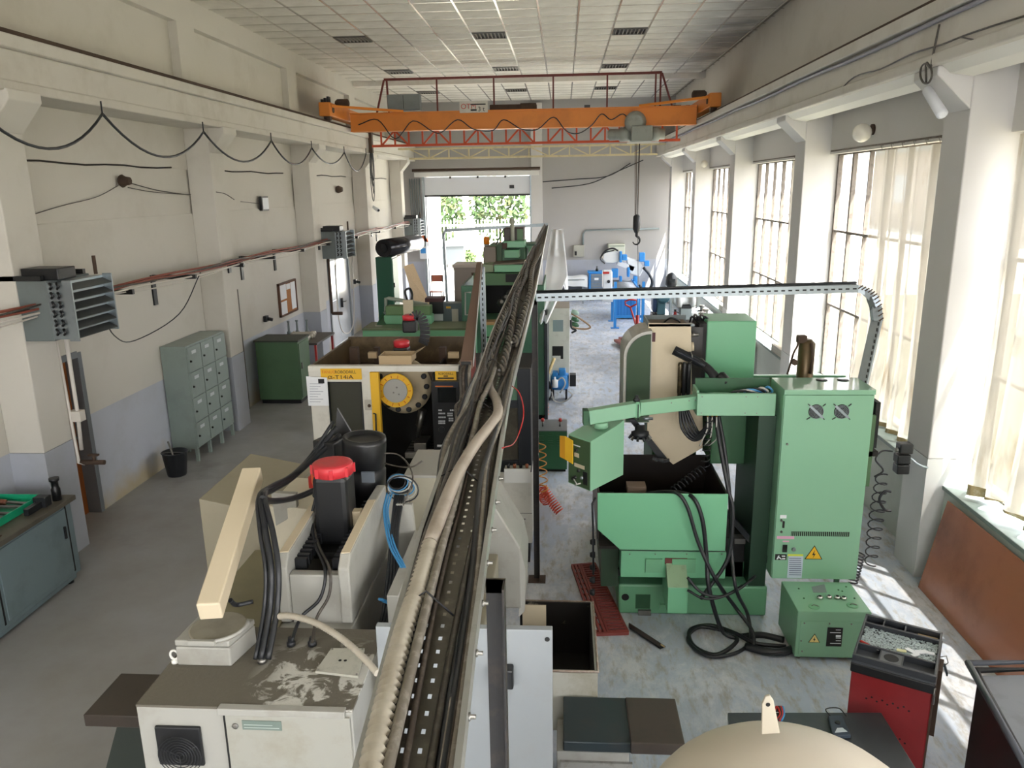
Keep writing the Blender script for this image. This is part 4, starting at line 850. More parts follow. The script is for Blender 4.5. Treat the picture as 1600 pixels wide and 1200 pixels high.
hp_ = [aY(425, 966, 3.35), aY(450, 962, 3.32), aY(490, 972, 3.25), aY(530, 995, 3.15), aY(562, 1022, 3.05), aY(590, 1052, 2.95)]
def corr(pts, r, n=10, step=.009, am=.12):
    P = curve(pts, 12); out = [P[0]]; rr = [r]; acc = 0; i = 1; k = 0
    L = [0]
    for a, b_ in zip(P, P[1:]): L.append(L[-1]+(b_-a).length)
    N = int(L[-1]/step); out = []; rr = []; j = 0
    for q in range(N+1):
        s_ = q*step
        while j < len(L)-2 and L[j+1] < s_: j += 1
        t = (s_-L[j])/max(L[j+1]-L[j], 1e-6); out.append(P[j].lerp(P[j+1], min(max(t, 0), 1))); rr.append(r*(1+am*(1 if q % 2 else -1)))
    return G().tube(out, rr, n)
m_hose = mat('pale_corrugated_hose', '#b5ae9f', .5, dirt=.6, dc='#7d7160', scale=4)
m_hose2 = mat('dusty_smooth_hose', '#a0968a', .5, dirt=.7, dc='#6f6150', scale=4)
corr(hp_, .0150, 10, .0075, .14).build('corrugated_hose', m_hose, m1)
# cables hanging right of the casting: blue and black loops
m_bc = mat('blue_air_hose', '#3f86b8', .35)
for k in range(3): cab([aY(605+k*4, 770, 4.5), aY(600+k*3, 800, 4.35), aY(608+k*4, 850, 4.1), aY(628+k*3, 890, 3.9), aY(630+k*2, 925, 3.8), aY(612+k*3, 942, 3.75), aY(592+k*2, 936, 3.7)], .0055 if k else .007, m_bc, 'blue_hose')
for k in range(7):
    a0 = k*.9
    G().tube([aY(620+k*1.5, 752+k*2, 4.6-.02*k) + Vector(((.055+.008*k)*math.cos(a), .02*math.sin(a+a0), (.045+.006*k)*math.sin(a))) for a in [j*2*math.pi/18 for j in range(18)]], .005, 5, closed=True).build('cable_loop', m_bc if k in (1, 4) else (m_cordw if k in (2, 5) else m_rub), m1)
for k in range(4): cab([aY(618+k*4, 775, 4.5), aY(612+k*3, 830, 4.2), aY(606+k*5, 900, 3.95), aY(598+k*5, 960, 3.8), aY(590+k*6, 985, 3.7)], .011)
cab([aY(590, 708, 4.6), aY(625, 712, 4.6), aY(645, 745, 4.5), aY(630, 790, 4.4)], .005, m_cord); cab([aY(586, 714, 4.6), aY(605, 725, 4.6), aY(640, 730, 4.5), aY(660, 720, 4.5)], .005, m_cord)
# beige hopper and pale posts between casting and tray
G().box(-1.08, -.62, 5.0, 5.5, 1.65, 2.07).build('rear_hopper', mat('grey_beige', '#a9a491', .5, dirt=.25, scale=3), m1, bev=.01)
G().box(-1.1, -.6, 4.98, 5.52, 2.07, 2.09).build('hopper_rim', m_white, m1)
G().prism([(-1.03, 4.4, 2.12), (-.93, 4.4, 2.12), (-.9, 4.4, 1.6), (-1.06, 4.4, 1.6)], (0, .03, 0)).build('pale_post', m_white, m1)
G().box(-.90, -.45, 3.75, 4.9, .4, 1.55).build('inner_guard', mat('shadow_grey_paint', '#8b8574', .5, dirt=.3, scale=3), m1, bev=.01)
G().box(-.92, -.86, 3.6, 4.4, 1.55, 1.95).build('guard_post', m_white, m1, bev=.004)
# right enclosure with a raked top and the flat panel standing in front of it
G().prism([(-.52, 5.0, 1.9), (-.49, 5.0, 1.88), (-.30, 5.0, 1.54), (-.30, 5.0, 1.07), (-.6, 5.0, 1.07), (-.6, 5.0, 1.9)], (0, .5, 0)).build('right_enclosure', m_white, m1, bev=.01)
G().prism([(-.30, 5.0, 1.53), (-.27, 5.05, 1.35), (-.28, 5.05, 1.02), (-.32, 5.0, 1.0)], (0, .5, 0)).build('enclosure_side', m_white, m1)
G().box(-.88, -.05, 3.2, 3.24, .35, 2.015).build('rear_panel', mat('bluish_white_paint', '#93989b', .35, dirt=.3, dc='#8f8f8a', scale=5, lo=.55, hi=.7), m1, bev=.003)
p = aY(855, 999, 3.2); G().lathe((p.x, 3.2, p.z), (0, -1, 0), [(0, .012), (.001, .012)], 14).build('panel_hole', m_dark, m1)
x0, x1, z0, z1 = rect(772, 1036, 803, 1066, 3.2); q = G().box(x0-.02, x1, 3.14, 3.2, z0, z1).build('black_connector', m_black, m1, bev=.008)
cab([(x0+.03, 3.16, z0), (x0+.05, 3.13, z0-.05), (x0+.03, 3.15, z0-.1), (x0-.02, 3.17, z0-.12)], .006, m_cordw, 'white_cable')
for k, a in enumerate((0,)): G().box(-1.9, -.42, 3.56, 5.4, .12, .4).build('machine_base', mat('charcoal_base', '#2e302f', .6), m1, bev=.01)
for x in (-1.8, -.5):
    for y_ in (3.7, 5.2): G().lathe((x, y_, 0), (0, 0, 1), [(0, .07), (.03, .07), (.04, .03), (.13, .03)], 12).build('levelling_foot', m_steel, m1)
# coolant tank beside it
tk = thing('coolant_tank', 'open-topped white coolant tank, black inside, beside the nearest white machine', 'tank', (.05, 4.9, .5))
tx0, tx1, ty0, ty1, tz0, tz1 = -.33, .225, 4.44, 5.32, .50, .95
G().box(tx0, tx1, ty0, ty0+.02, tz0, tz1).build('front_wall', mat('stained_tank_paint', '#bdbcb2', .4, dirt=.7, dc='#8c8262', scale=3, lo=.45, hi=.7), tk, bev=.003)
m_ti = mat('tank_inside', '#191715', .35, dirt=.25, dc='#b8b09a', scale=5, lo=.62, hi=.66)
G().box(tx1-.02, tx1, ty0+.02, ty1, tz0, tz1).build('side_wall', m_white, tk); G().box(tx0, tx1-.02, ty1-.02, ty1, tz0, tz1).build('back_wall', m_ti, tk); G().box(tx0, tx1-.02, ty0+.02, ty1-.02, tz0, tz0+.02).build('tank_floor', m_ti, tk)
G().box(tx1-.024, tx1-.02, ty0+.02, ty1-.02, tz0+.02, tz1-.01).build('inner_lining', m_dark, tk); G().box(tx0, tx1-.02, ty0+.02, ty0+.024, tz0+.02, tz1-.01).build('inner_lining', m_dark, tk)
g = G()
g.tube([(tx0, ty0, tz1), (tx1, ty0, tz1), (tx1, ty1, tz1), (tx0, ty1, tz1)], .009, 6).build('rim', mat('worn_rim', '#8f7d70', .5, dirt=.6, dc='#cfcabf', scale=15), tk)
G().box(tx0+.02, tx0+.2, ty1-.03, ty1-.022, tz0+.2, tz1-.02).build('worn_patch', m_beige, tk)
for x in (tx0+.05, tx1-.05):
    for y_ in (ty0+.05, ty1-.05): G().box(x-.02, x+.02, y_-.02, y_+.02, 0, tz0).build('leg', m_rust, tk)
# way covers on both sides
m_way = mat('dark_oily_steel', '#4a423c', .3, .3, dirt=.5, dc='#2f3433', scale=4); m_way2 = mat('dark_blue_steel', '#2f3a3e', .3, .3, dirt=.4, dc='#4a423c', scale=4)
wc_ = thing('way_cover', 'dark telescopic way cover sticking out below the open coolant tank', 'cover', (.5, 4.1, .3))
G().box(.0, .42, 3.99, 4.42, .71, .78).build('cover_section', m_way2, wc_, bev=.008); G().box(.40, .72, 3.97, 4.40, .72, .80).build('cover_section', m_way, wc_, bev=.008)
G().box(-.04, .4, 4.05, 4.35, .30, .66).build('slide', m_white, wc_, bev=.006); G().box(-.02, .42, 4.03, 4.05, .56, .60).build('slide_edge', mat('scuffed_edge', '#8c8a84', .4, dirt=.6, scale=20), wc_)
G().box(.0, .3, 4.1, 4.3, 0, .30).build('support_block', m_dgreen, wc_)
wd_ = thing('way_cover', 'dark brown telescopic way cover at the lower left of the nearest machine', 'cover', (-2.6, 4.0, .3))
G().box(-2.78, -1.99, 3.72, 4.12, 1.0, 1.08).build('cover_section', m_way, wd_, bev=.006)
G().prism([(-2.62, 3.8, 1.0), (-1.99, 3.8, 1.0), (-1.99, 3.8, 0), (-3.0, 3.8, 0)], (0, .4, 0)).build('slide_body', mat('dark_green_grey', '#2c332e', .5, dirt=.3, scale=4), wd_)
G().box(-2.86, -1.99, 3.78, 3.8, .55, .57).build('slide_seam', m_dark, wd_)
# ================================================================ OVERHEAD CABLE TRAY
TZ = 2.95
tray = thing('cable_tray', 'long perforated steel cable tray full of dirty cables running down the middle of the hall', 'cable tray', (-.35, 6, TZ))
RE = [(.3, -.13), (1.2, -.19), (2, -.22), (3.7, -.27), (5.7, -.275), (7.9, -.28), (14, -.34), (22.6, -.41)]
LE = [(.3, -.32), (1.2, -.375), (2, -.43), (2.8, -.455), (3.7, -.47), (5.7, -.52), (7.9, -.53), (14, -.54), (22.6, -.55)]
def lin(T, y):
    for (a, b_), (c, d) in zip(T, T[1:]):
        if y <= c: return b_+(d-b_)*(max(y, a)-a)/(c-a)
    return T[-1][1]
m_tray = mat('dirty_galvanised_tray', '#5f5a50', .5, .5, dirt=.5, dc='#8a8376', scale=10)
g = G(); y = .5; k = 0; cols = [0, .07, .115, .20, .245, .35, .395, .53, .575, .69, .735, .83, .875, 1]; holes = {1, 3, 5, 7, 9, 11}
while y < 22.6:
    st_ = (.015 if k % 2 else .040) if y < 7 else .6
    y2 = min(y+st_, 22.6); L0, L1, Ra, Rb = lin(LE, y), lin(LE, y2), lin(RE, y), lin(RE, y2)
    if y < 7:
        for i in range(13):
            if k % 2 and i in holes and not (i in (3, 9) and k % 4 == 1): continue
            u0, u1 = cols[i], cols[i+1]
            g.add([(L0+(Ra-L0)*u0, y, TZ), (L0+(Ra-L0)*u1, y, TZ), (L1+(Rb-L1)*u1, y2, TZ), (L1+(Rb-L1)*u0, y2, TZ)], [(0, 1, 2, 3)])
    else: g.add([(L0, y, TZ), (Ra, y, TZ), (Rb, y2, TZ), (L1, y2, TZ)], [(0, 1, 2, 3)])
    y = y2; k += 1
g.build('perforated_base', m_tray, tray, fix=False)
m_rim = mat('bright_tray_edge', '#a9aaa6', .35, .7, dirt=.3, dc='#6b665c', scale=14)
for E_, s_ in ((RE, 1), (LE, -1)):
    ys = [.5+i*.55 for i in range(41)]; g = G()
    for a, b_ in zip(ys, ys[1:]): g.prism([(lin(E_, a), a, TZ), (lin(E_, b_), b_, TZ), (lin(E_, b_), b_, TZ+.05), (lin(E_, a), a, TZ+.05)], (.003*s_, 0, 0))
    g.build('side_flange', m_rim if s_ > 0 else m_tray, tray, fix=False)
    g = G()
    for a, b_ in zip(ys, ys[1:]): g.prism([(lin(E_, a)-.01*s_, a, TZ+.05), (lin(E_, b_)-.01*s_, b_, TZ+.05), (lin(E_, b_)+.003*s_, b_, TZ+.05), (lin(E_, a)+.003*s_, a, TZ+.05)], (0, 0, .003))
    g.build('flange_lip', m_rim, tray, fix=False)
for k in range(9):
    y_ = .9+k*.22; x = lin(RE, y_)+.004; G().lathe((x, y_, TZ+.02), (1, 0, 0), [(0, .009), (.005, .009), (.006, .005), (.016, .005)], 8).build('bolt', m_steel, tray)
# posts
def post(label, x, y_, z, w_=.055):
    t = thing('tray_post', label, 'post', (x, y_, 0))
    G().box(x-w_/2, x+w_/2, y_-.003, y_+.003, 0, z).box(x+w_/2-.006, x+w_/2, y_-w_, y_, 0, z).build('angle_iron', mat('black_iron', '#211f1e', .45, dirt=.4, dc='#57483a', scale=10), t)
    G().box(x-.09, x+.09, y_-.09, y_+.07, 0, .012).build('foot_plate', m_rust, t); G().box(x-.25, x+w_/2, y_-.003, y_+.01, z-.04, z).build('bracket', m_tray, t)
post('black angle-iron post in the foreground holding the cable tray', -.188, 1.95, 2.945)
post('black post on the floor under the cable tray by the red duckboard', -.275, 7.42, 2.95, .06)
# cables in the tray, each its own run
rnd = random.Random(5); n_c = 0
cm = [m_cord, mat('brown_dusty_cable', '#3a3028', .55, dirt=.4, dc='#8a8072', scale=25), m_rub, mat('light_dusty_cable', '#6e675c', .5, dirt=.4, dc='#c4c0b6', scale=25)]
for k in range(19):
    u = rnd.uniform(.04, .42) if k % 3 else rnd.uniform(.55, .93); r = rnd.choice([.006, .007, .009, .012]); y0 = rnd.choice([.4, .4, .4, 3.6]); y1 = rnd.choice([22.3, 22.3, 14, 7.4, 4.2]) if y0 < 1 else 22.3
    ph = rnd.uniform(0, 6); fq = rnd.uniform(.5, 1.4); lay = .012+.022*(k % 3); pts = []; N = int((y1-y0)/.33)
    tw = k % 4 == 0
    for i in range(N+1):
        y_ = y0+(y1-y0)*i/N; L_, R_ = lin(LE, y_)+.02, lin(RE, y_)-.015
        uu = u+(.05 if y_ < 3.6 else .15)*math.sin(y_*fq+ph)+.03*math.sin(y_*fq*2.7+ph*2); uu = min(max(uu, .03), .97)
        pts.append((L_+(R_-L_)*uu, y_, TZ+lay+.008*math.sin(y_*2+ph)+(.02 if y_ > 3.4 and u < .6 else 0)))
    G().tube(curve(pts, 3), r, 6).build('cable', cm[k % 4], tray)
# twisted strands
m_strand = mat('shiny_grey_strand', '#7d776d', .28, .3, dirt=.4, dc='#3d362e', scale=20)
for s_, (u, y0, y1, rr) in enumerate(((.2, 3.9, 12, .018), (.8, 5.0, 14, .02), (.5, 4.2, 9, .016))):
    for q in range(4):
        pts = []; N = int((y1-y0)/.05)
        for i in range(N+1):
            y_ = y0+(y1-y0)*i/N; L_, R_ = lin(LE, y_)+.02, lin(RE, y_)-.02; an = y_*14+q*math.pi/2
            cu = u+.18*math.sin(y_*.9+s_*2); cu = min(max(cu, .12), .88)
            pts.append((L_+(R_-L_)*cu+rr*math.cos(an), y_, TZ+.055+rr*math.sin(an)))
        G().tube(pts, .0085, 5).build('twisted_strand', m_strand if q % 2 else cm[0], tray)
# thick pale hose
H1 = [aZ(x, y_, 3.01) for x, y_ in ((572, 1240), (583, 1190), (605, 1090), (630, 990), (652, 920), (672, 850))]
corr([H1[0]+Vector((0, -.3, 0))]+H1, .0215, 14, .012, .17).build('corrugated_hose', m_hose, tray)
H2 = [H1[-1]] + [aZ(x, y_, 3.03) for x, y_ in ((690, 800), (715, 740), (742, 695), (768, 662), (778, 645))] + [aZ(776, 625, 3.0), aZ(764, 600, 2.99), aZ(772, 560, 2.99)]
G().tube(curve(H2, 5), .0225, 12).build('smooth_hose', m_hose2, tray)
# cables spilling over the left and right edges
for k in range(7): G().tube(curve([aZ(762-k*2, 590+k*4, 3.02), aZ(745-k*4, 622+k*4, 3.01), aZ(722-k*5, 668+k*5, 3.0), aZ(700-k*3, 740+k*5, 2.99), aZ(690-k*3, 800+k*6, 2.98), aZ(660, 900+k*10, 2.98)], 5), .006+.002*(k % 3), 6).build('cable', cm[(k*3) % 4], tray)
for k in range(6): G().tube(curve([aZ(806-k, 560+k*3, 3.01), aZ(790-k*2, 640+k*3, 3.02), aZ(768-k*3, 700+k*8, 3.0), aZ(760-k*3, 790+k*4, 2.99), aZ(752-k*3, 900, 2.98), aZ(735-k*4, 1050, 2.97), aZ(712-k*5, 1230, 2.97)], 5), .0055+.002*(k % 3), 6).build('cable', cm[(k+1) % 4], tray)
for k in range(12): y_ = .8+k*.9; G().tube([(lin(LE, y_)+.01, y_, TZ+.05), ((lin(LE, y_)+lin(RE, y_))/2-.03, y_+.02, TZ+.085), ((lin(LE, y_)+lin(RE, y_))/2+.04, y_, TZ+.03)], .003, 4).build('cable_tie', m_black, tray)
G().tube(curve([aZ(795, 600, 3.0), aZ(812, 615, 2.98), aY(818, 650, 4.0), aY(805, 690, 3.8), aZ(785, 700, 3.0)], 5), .003, 5).build('loose_wire', m_red, tray)
# branch tray to the right with its bend down to the cabinet
br = thing('branch_cable_tray', 'slotted grey tray branching right and bending down to the large green cabinet', 'cable tray', (1.4, 7.45, 3.0))
def slotted(pts, w_, h, m, slotm, par, n_sl):
    for a, b_ in zip(pts, pts[1:]):
        a = Vector(a); b_ = Vector(b_)
        G().obox(a, b_, w_, h).build('channel', m, par)
pA, pB = aY(838, 464, 7.42), aY(1338, 450, 7.42)
G().obox(pA, pB, .10, .075).build('channel', m_zinc, br)
for k in range(46):
    q = pA.lerp(pB, (k+.5)/46); G().box(q.x-.017, q.x+.017, 7.366, 7.369, q.z-.007, q.z+.007).build('slot', m_dark, br)
G().tube([pA+Vector((0, 0, .05)), pA.lerp(pB, .5)+Vector((0, 0, .052)), pB+Vector((0, 0, .05))], .012, 6).build('cable', m_rub, br)
G().tube([pA+Vector((0, .03, .05)), pB+Vector((0, .03, .05))], .010, 6).build('cable', m_rub, br)
bend = [aY(1338, 450, 7.42), aY(1352, 455, 7.4), aY(1362, 464, 7.37), aY(1368, 480, 7.33), aY(1370, 500, 7.28)]
for k, (a, b_) in enumerate(zip(bend, bend[1:])): G().obox(a, b_+(b_-a)*.12, .09, .06).build('bend_segment', m_zinc, br)
for i in range(12):
    t_ = i/11*3.999; a = bend[int(t_)].lerp(bend[min(int(t_)+1, 4)], t_ % 1); G().obox(a+Vector((-.0, -.05, 0)), a+Vector((.035, -.06, .03)), .012, .01).build('bent_tab', m_rust, br)
pC = Vector((2.74, 7.1, 2.15)); G().obox(bend[-1], pC, .09, .05).build('riser', m_zinc, br)
for k in range(12): q = bend[-1].lerp(pC, (k+.5)/12); G().box(q.x-.006, q.x+.006, q.y-.052, q.y-.05, q.z-.016, q.z+.016).build('slot', m_dark, br)
# far branch to the left above the green machines
fb_ = thing('branch_cable_tray', 'thin grey tray at the far end of the main tray, bending down by the gate', 'cable tray', (-1.8, 22, 3))
qA, qB, qC = aY(856, 351, 22.3), aY(697, 360, 22.3), aY(702, 462, 22.3)
G().obox(qA, qB, .07, .09).build('channel', m_zinc, fb_); G().obox(qB+Vector((0, 0, .03)), qB+Vector((-.08, 0, -.12)), .07, .07).build('bend', m_zinc, fb_); G().obox(qB+Vector((-.08, 0, -.1)), (qC.x-.05, 22.3, 0), .07, .07).build('riser', m_zinc, fb_)
# brown branch tray slanting left
bt_ = thing('branch_cable_tray', 'brown flat-sided tray slanting away above the yellow and white drilling machine', 'cable tray', (-.9, 8, 2.85))
bA, bB = Vector((-.68, 5.3, 2.80)), Vector((-1.20, 11.2, 2.95))
G().obox(bA, bB, .085, .06).build('channel', mat('brown_painted_tray', '#7d6253', .7), bt_)
G().obox(bA+Vector((.05, 0, .02)), bB+Vector((.03, 0, .03)), .004, .07).build('bright_flange', m_rim, bt_)
G().box(bA.x-.035, bA.x+.035, bA.y-.035, bA.y-.03, bA.z-.03, bA.z+.03).build('dark_mouth', m_dark, bt_)
for k in range(4): G().tube(curve([bA+Vector((-.02+k*.015, -.03, 0)), bA+Vector((-.03+k*.02, -.12, -.05)), bA+Vector((-.02+k*.02, -.2, -.2)), aY(712+k*6, 640, 4.9), aY(722+k*4, 700, 4.8)], 5), .012, 6).build('cable', cm[k], bt_)
for k in range(5): G().tube(curve([aY(752, 560-k*2, 6.0), aY(740, 590+k*3, 5.2), aY(728, 615+k*5, 4.8), aY(716+k*3, 650, 4.6)], 5), .008, 6).build('cable', cm[(k+2) % 4], bt_)
ps = thing('slotted_post', 'slotted galvanised upright beside the brown slanting tray', 'post', (-1.15, 11.0, 0))
G().box(-1.19, -1.11, 10.99, 11.0, 0, 2.93).box(-1.11, -1.105, 10.9, 11.0, 0, 2.93).build('angle', m_zinc, ps)
for k in range(24): G().box(-1.158, -1.142, 10.986, 10.99, 1.1+k*.075, 1.14+k*.075).build('slot', m_dark, ps)
mp_ = thing('slotted_post', 'narrow maroon upright just left of the main cable tray', 'post', (-.70, 6.0, 0)); G().box(-.735, -.70, 6.0, 6.01, 0, 2.82).box(-.70, -.695, 5.97, 6.01, 0, 2.82).build('angle', m_maroon, mp_)
# ================================================================ MACHINE 2 (white and yellow drilling centre)
Y2 = 8.2
m2 = thing('drilling_machine', 'white and yellow drilling machine with open tool carousel and black control panel', 'machine', (-1.95, 9, 0))
x0, x1, zb, zt = rect(487, 575, 718, 740, Y2); zt = 2.12; X0, X1 = -2.82, -1.14
def f2(l, t, r, b, d, m, nm, dy=0, par=m2, **k): return G().fbox(l, t, r, b, Y2-dy, d).build(nm, m, par, **k)
m_w2 = mat('scuffed_white', '#d9d6cc', .45, dirt=.4, dc='#9b9383', scale=5, lo=.52, hi=.75)
wx0 = aY(515, 630, Y2).x; wx1 = aY(566, 630, Y2).x; wz0 = .95; wz1 = aY(540, 597, Y2).z; dx1 = aY(582, 650, Y2).x; yx1 = aY(595, 650, Y2).x; ox1 = aY(676, 650, Y2).x
G().box(X0, wx0, Y2, Y2+.05, .5, zt).box(wx1, dx1, Y2, Y2+.05, .5, zt).box(wx0, wx1, Y2, Y2+.05, wz1, zt).box(wx0, wx1, Y2, Y2+.05, .5, wz0).build('sliding_door', m_w2, m2, bev=.004)
G().box(wx0, wx1, Y2+.02, Y2+.03, wz0, wz1).build('door_window', mat('smoked_window', '#3a3a30', .15), m2)
G().tube([(wx0, Y2-.004, wz0), (wx1, Y2-.004, wz0), (wx1, Y2-.004, wz1), (wx0, Y2-.004, wz1)], .01, 6, closed=True).build('window_seal', m_rub, m2)
G().box(dx1, yx1, Y2-.01, Y2+.06, .6, zt-.06).build('yellow_edge', m_yellow, m2, bev=.003)
G().box(X0, X1, Y2-.005, Y2+.08, zt-.055, zt+.01).build('top_rail', m_w2, m2, bev=.004)
G().box(X0, X1, Y2, Y2+.06, .25, .62).build('lower_apron', m_w2, m2, bev=.004)
# side and back walls, open top
G().box(X0, X0+.03, Y2+.05, 9.9, .3, zt).build('side_wall', m_oily, m2); G().box(X1-.03, X1, Y2+.05, 9.9, .3, zt).build('side_wall', m_oily, m2); G().box(X0, X1, 9.87, 9.9, .3, zt+.02).build('back_wall', m_oily, m2)
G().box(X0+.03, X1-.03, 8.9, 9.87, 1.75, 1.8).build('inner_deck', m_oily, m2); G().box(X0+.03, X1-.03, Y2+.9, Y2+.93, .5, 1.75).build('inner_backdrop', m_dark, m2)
G().box(X0+.1, X1-.1, 8.3, 9.8, 0, .3).build('machine_base', mat('charcoal_base', '#2e302f'), m2)
for k, (a, b_) in enumerate(((-2.6, -2.5), (-2.3, -2.24), (-1.5, -1.42))): G().box(a, b_, 9.1, 9.2, 1.8, 2.15).build('upright', m_rust, m2)
for l_, r_ in ((575, 588), (700, 716)): f2(l_, 551, r_, 560, .06, m_card, 'scrap_lump', -.5)
# labels
q = f2(501, 576, 565, 593, .003, m_yellow, 'name_plate', .012)
a = aY(503, 583.5, Y2-.014); text('FANUC', m_orangep, q, a, .048, sx=.95); text('ROBODRILL', m_ink, q, a+Vector((.145, 0, 0)), .048, sx=.92); text('α-T14iA', m_ink, q, aY(512, 592, Y2-.016), .062, sx=1.35)
q = f2(680, 580, 713, 594, .003, m_yellow, 'warning_plate', .012)
text('ROBODRILL', m_ink, q, aY(696.5, 585.5, Y2-.016), .034, al='CENTER', sx=.9); f2(693, 587, 700, 588.5, .001, m_ink, 'print_line', .017, q); f2(684, 590, 709, 592, .001, m_ink, 'print_line', .017, q)
# paper
pp = G().prism([aY(478, 588, Y2-.04), aY(511, 590, Y2-.04), aY(514, 634, Y2-.04), aY(482, 634, Y2-.04)], (0, .002, 0)).build('paper_sheet', m_paper, m2)
for k in range(8): G().box(*(lambda a, b_: (a.x, b_.x, Y2-.042, Y2-.041, a.z, a.z+.004))(aY(484, 600+k*4, Y2-.04), aY(505-(k % 3)*4, 600+k*4, Y2-.04))).build('text_line', mat('grey_ink', '#6b7086', .7), pp)
G().box(*(lambda a, b_: (a.x, b_.x, Y2-.043, Y2-.041, b_.z, a.z))(aY(497, 592, Y2-.04), aY(507, 599, Y2-.04))).build('printed_figure', m_ink, pp)
# handle and lock
G().tube([aY(584, 646, Y2-.02), aY(587, 647, Y2-.07), aY(588, 676, Y2-.07), aY(586, 677, Y2-.02)], .01, 6).build('door_handle', m_rub, m2)
f2(570, 625, 581, 641, .01, mat('lock_plate', '#b9b4a8', .4, .3), 'lock_plate', .01); G().lathe(aY(577, 634, Y2-.01), (0, -1, 0), [(0, .02), (.015, .016)], 10).build('lock', m_rust, m2)
# interior: carousel
cc = aY(632, 600, Y2+.45); G().lathe(cc, (0, -1, 0), [(0, .30), (.05, .33), (.09, .33), (.12, .26)], 30).build('carousel_drum', mat('carousel_beige', '#b7a98c', .5, dirt=.3, scale=5), m2)
for k in range(14): a = k*2*math.pi/14; G().lathe(cc+Vector((.28*math.cos(a), -.10, .28*math.sin(a))), (0, -1, 0), [(0, .032), (.03, .032), (.035, .02)], 10).build('tool_pot', m_rub, m2)
dc_ = aY(619, 609, Y2+.18); G().lathe(dc_, (0, -1, 0), [(0, .19), (.03, .20), (.045, .195)], 30).build('disc_cover', m_yellow, m2); G().lathe(dc_+Vector((0, -.045, 0)), (0, -1, 0), [(0, .14), (.012, .135)], 28).build('disc_face', mat('disc_grey', '#a5a5a0', .4), m2)
for k in range(14):
    a = k*2*math.pi/14; G().obox(dc_+Vector((.15*math.cos(a), -.047, .15*math.sin(a))), dc_+Vector((.18*math.cos(a), -.047, .18*math.sin(a))), .004, .03, (0, -1, 0)).build('pocket_mark', m_orangep, m2)
for dx, dz in ((-.02, -.02), (.04, -.04), (.02, .04)): G().lathe(dc_+Vector((dx, -.057, dz)), (0, -1, 0), [(0, .01), (.005, .008)], 8).build('screw', m_steel, m2)
G().lathe(aY(660, 640, Y2+.5), (-.2, 0, -1), [(0, .05), (.2, .05), (.22, .03), (.35, .02)], 12).build('spindle_nose', m_steel, m2)
G().box(-1.85, -1.38, 8.5, 8.95, .95, 1.02).build('work_table', m_steel, m2, bev=.004)
for k in range(4): G().box(-1.85, -1.38, 8.55+k*.1, 8.57+k*.1, 1.02, 1.023).build('table_slot', m_dark, m2)
G().box(-1.75, -1.6, 8.55, 8.85, 1.02, 1.12).build('machine_vice', m_steel, m2, bev=.006)
G().box(yx1, ox1, Y2+.1, Y2+.9, .62, .66).build('chip_floor', m_dark, m2); G().box(ox1-.0, ox1+.02, Y2+.1, Y2+.9, .62, zt-.1).build('inner_side', m_dark, m2)
# control panel
cp = f2(676, 596, 719, 722, .25, m_black, 'control_panel', .06, bev=.008)
f2(684, 606, 713, 629, .004, mat('dark_screen', '#14181b', .08), 'screen', .064); f2(678, 597, 716, 605, .003, mat('panel_navy', '#1d2430', .4), 'panel_header', .063); f2(680, 603, 708, 604.4, .004, m_orangep, 'orange_strip', .065)
mk = mat('pale_keys', '#c5c9cc', .5)
for l_, t_, nc, nr, s_ in ((685, 640, 2, 1, 3), (703, 640, 3, 1, 3), (685, 645, 5, 1, 2.2), (699, 645, 3, 2, 3), (711, 645, 2, 6, 3.2), (685, 651, 4, 1, 3), (685, 657, 5, 2, 2.2), (701, 653, 3, 2, 2.6), (711, 700, 0, 0, 3)):
    for c_ in range(nc):
        for r_ in range(nr): f2(l_+c_*s_, t_+r_*3.2, l_+c_*s_+s_*.75, t_+r_*3.2+2.2, .006, mk, 'key', .066, cp)
G().lathe(aY(690, 671, Y2-.06), (0, -1, 0), [(0, .035), (.01, .035), (.02, .03)], 16).build('hand_wheel', m_rub, cp)
e_ = G().lathe(aY(707, 685, Y2-.06), (0, -1, 0), [(0, .026), (.006, .026)], 16).build('stop_ring', m_yellow, cp); G().lathe(aY(707, 685, Y2-.067), (0, -1, 0), [(0, .012), (.02, .014), (.028, .014)], 12).build('emergency_stop', m_red, cp)
f2(683, 695, 702, 698, .004, mk, 'key_strip', .065, cp); f2(682, 700, 708, 716, .02, m_black, 'keyboard_ledge', .08, cp)
for r_ in range(4):
    for c_ in range(6): f2(688+c_*3, 702+r_*3.2, 690.2+c_*3, 704+r_*3.2, .004, mk, 'key', .085, cp)
f2(684, 722, 718, 760, .1, m_w2, 'panel_stand', 0)
# red-capped motors and drag chain behind the top edge
def smallmotor(px, t, b, Y, rp, nm):
    c = aY(px, t, Y); r = rp*Y/1211; h = (b-t)/1211*Y
    G().box(c.x-r, c.x+r, c.y-r, c.y+r, c.z-h*2.6, c.z-h*.8).build(nm, m_black, m2, bev=.02); G().lathe((c.x, c.y, c.z-h*.8), (0, 0, 1), [(0, r*1.05), (h*.6, r*1.1), (h*.75, r*.8)], 14).build('motor_cap', m_redcap, m2)
smallmotor(627, 530, 545, 8.8, 12, 'servo_motor'); smallmotor(640, 491, 502, 9.35, 11, 'servo_motor')
ch_ = G(); c0 = aY(653, 520, 9.3)
for k in range(13):
    a = -.9+k*.24; p = c0+Vector((.09*math.cos(a), 0, .20*math.sin(a)+.02)); q2 = c0+Vector((.09*math.cos(a+.2), 0, .20*math.sin(a+.2)+.02)); G().obox(p, q2, .12, .03, (0, 1, 0)).build('chain_link', m_rub, m2)
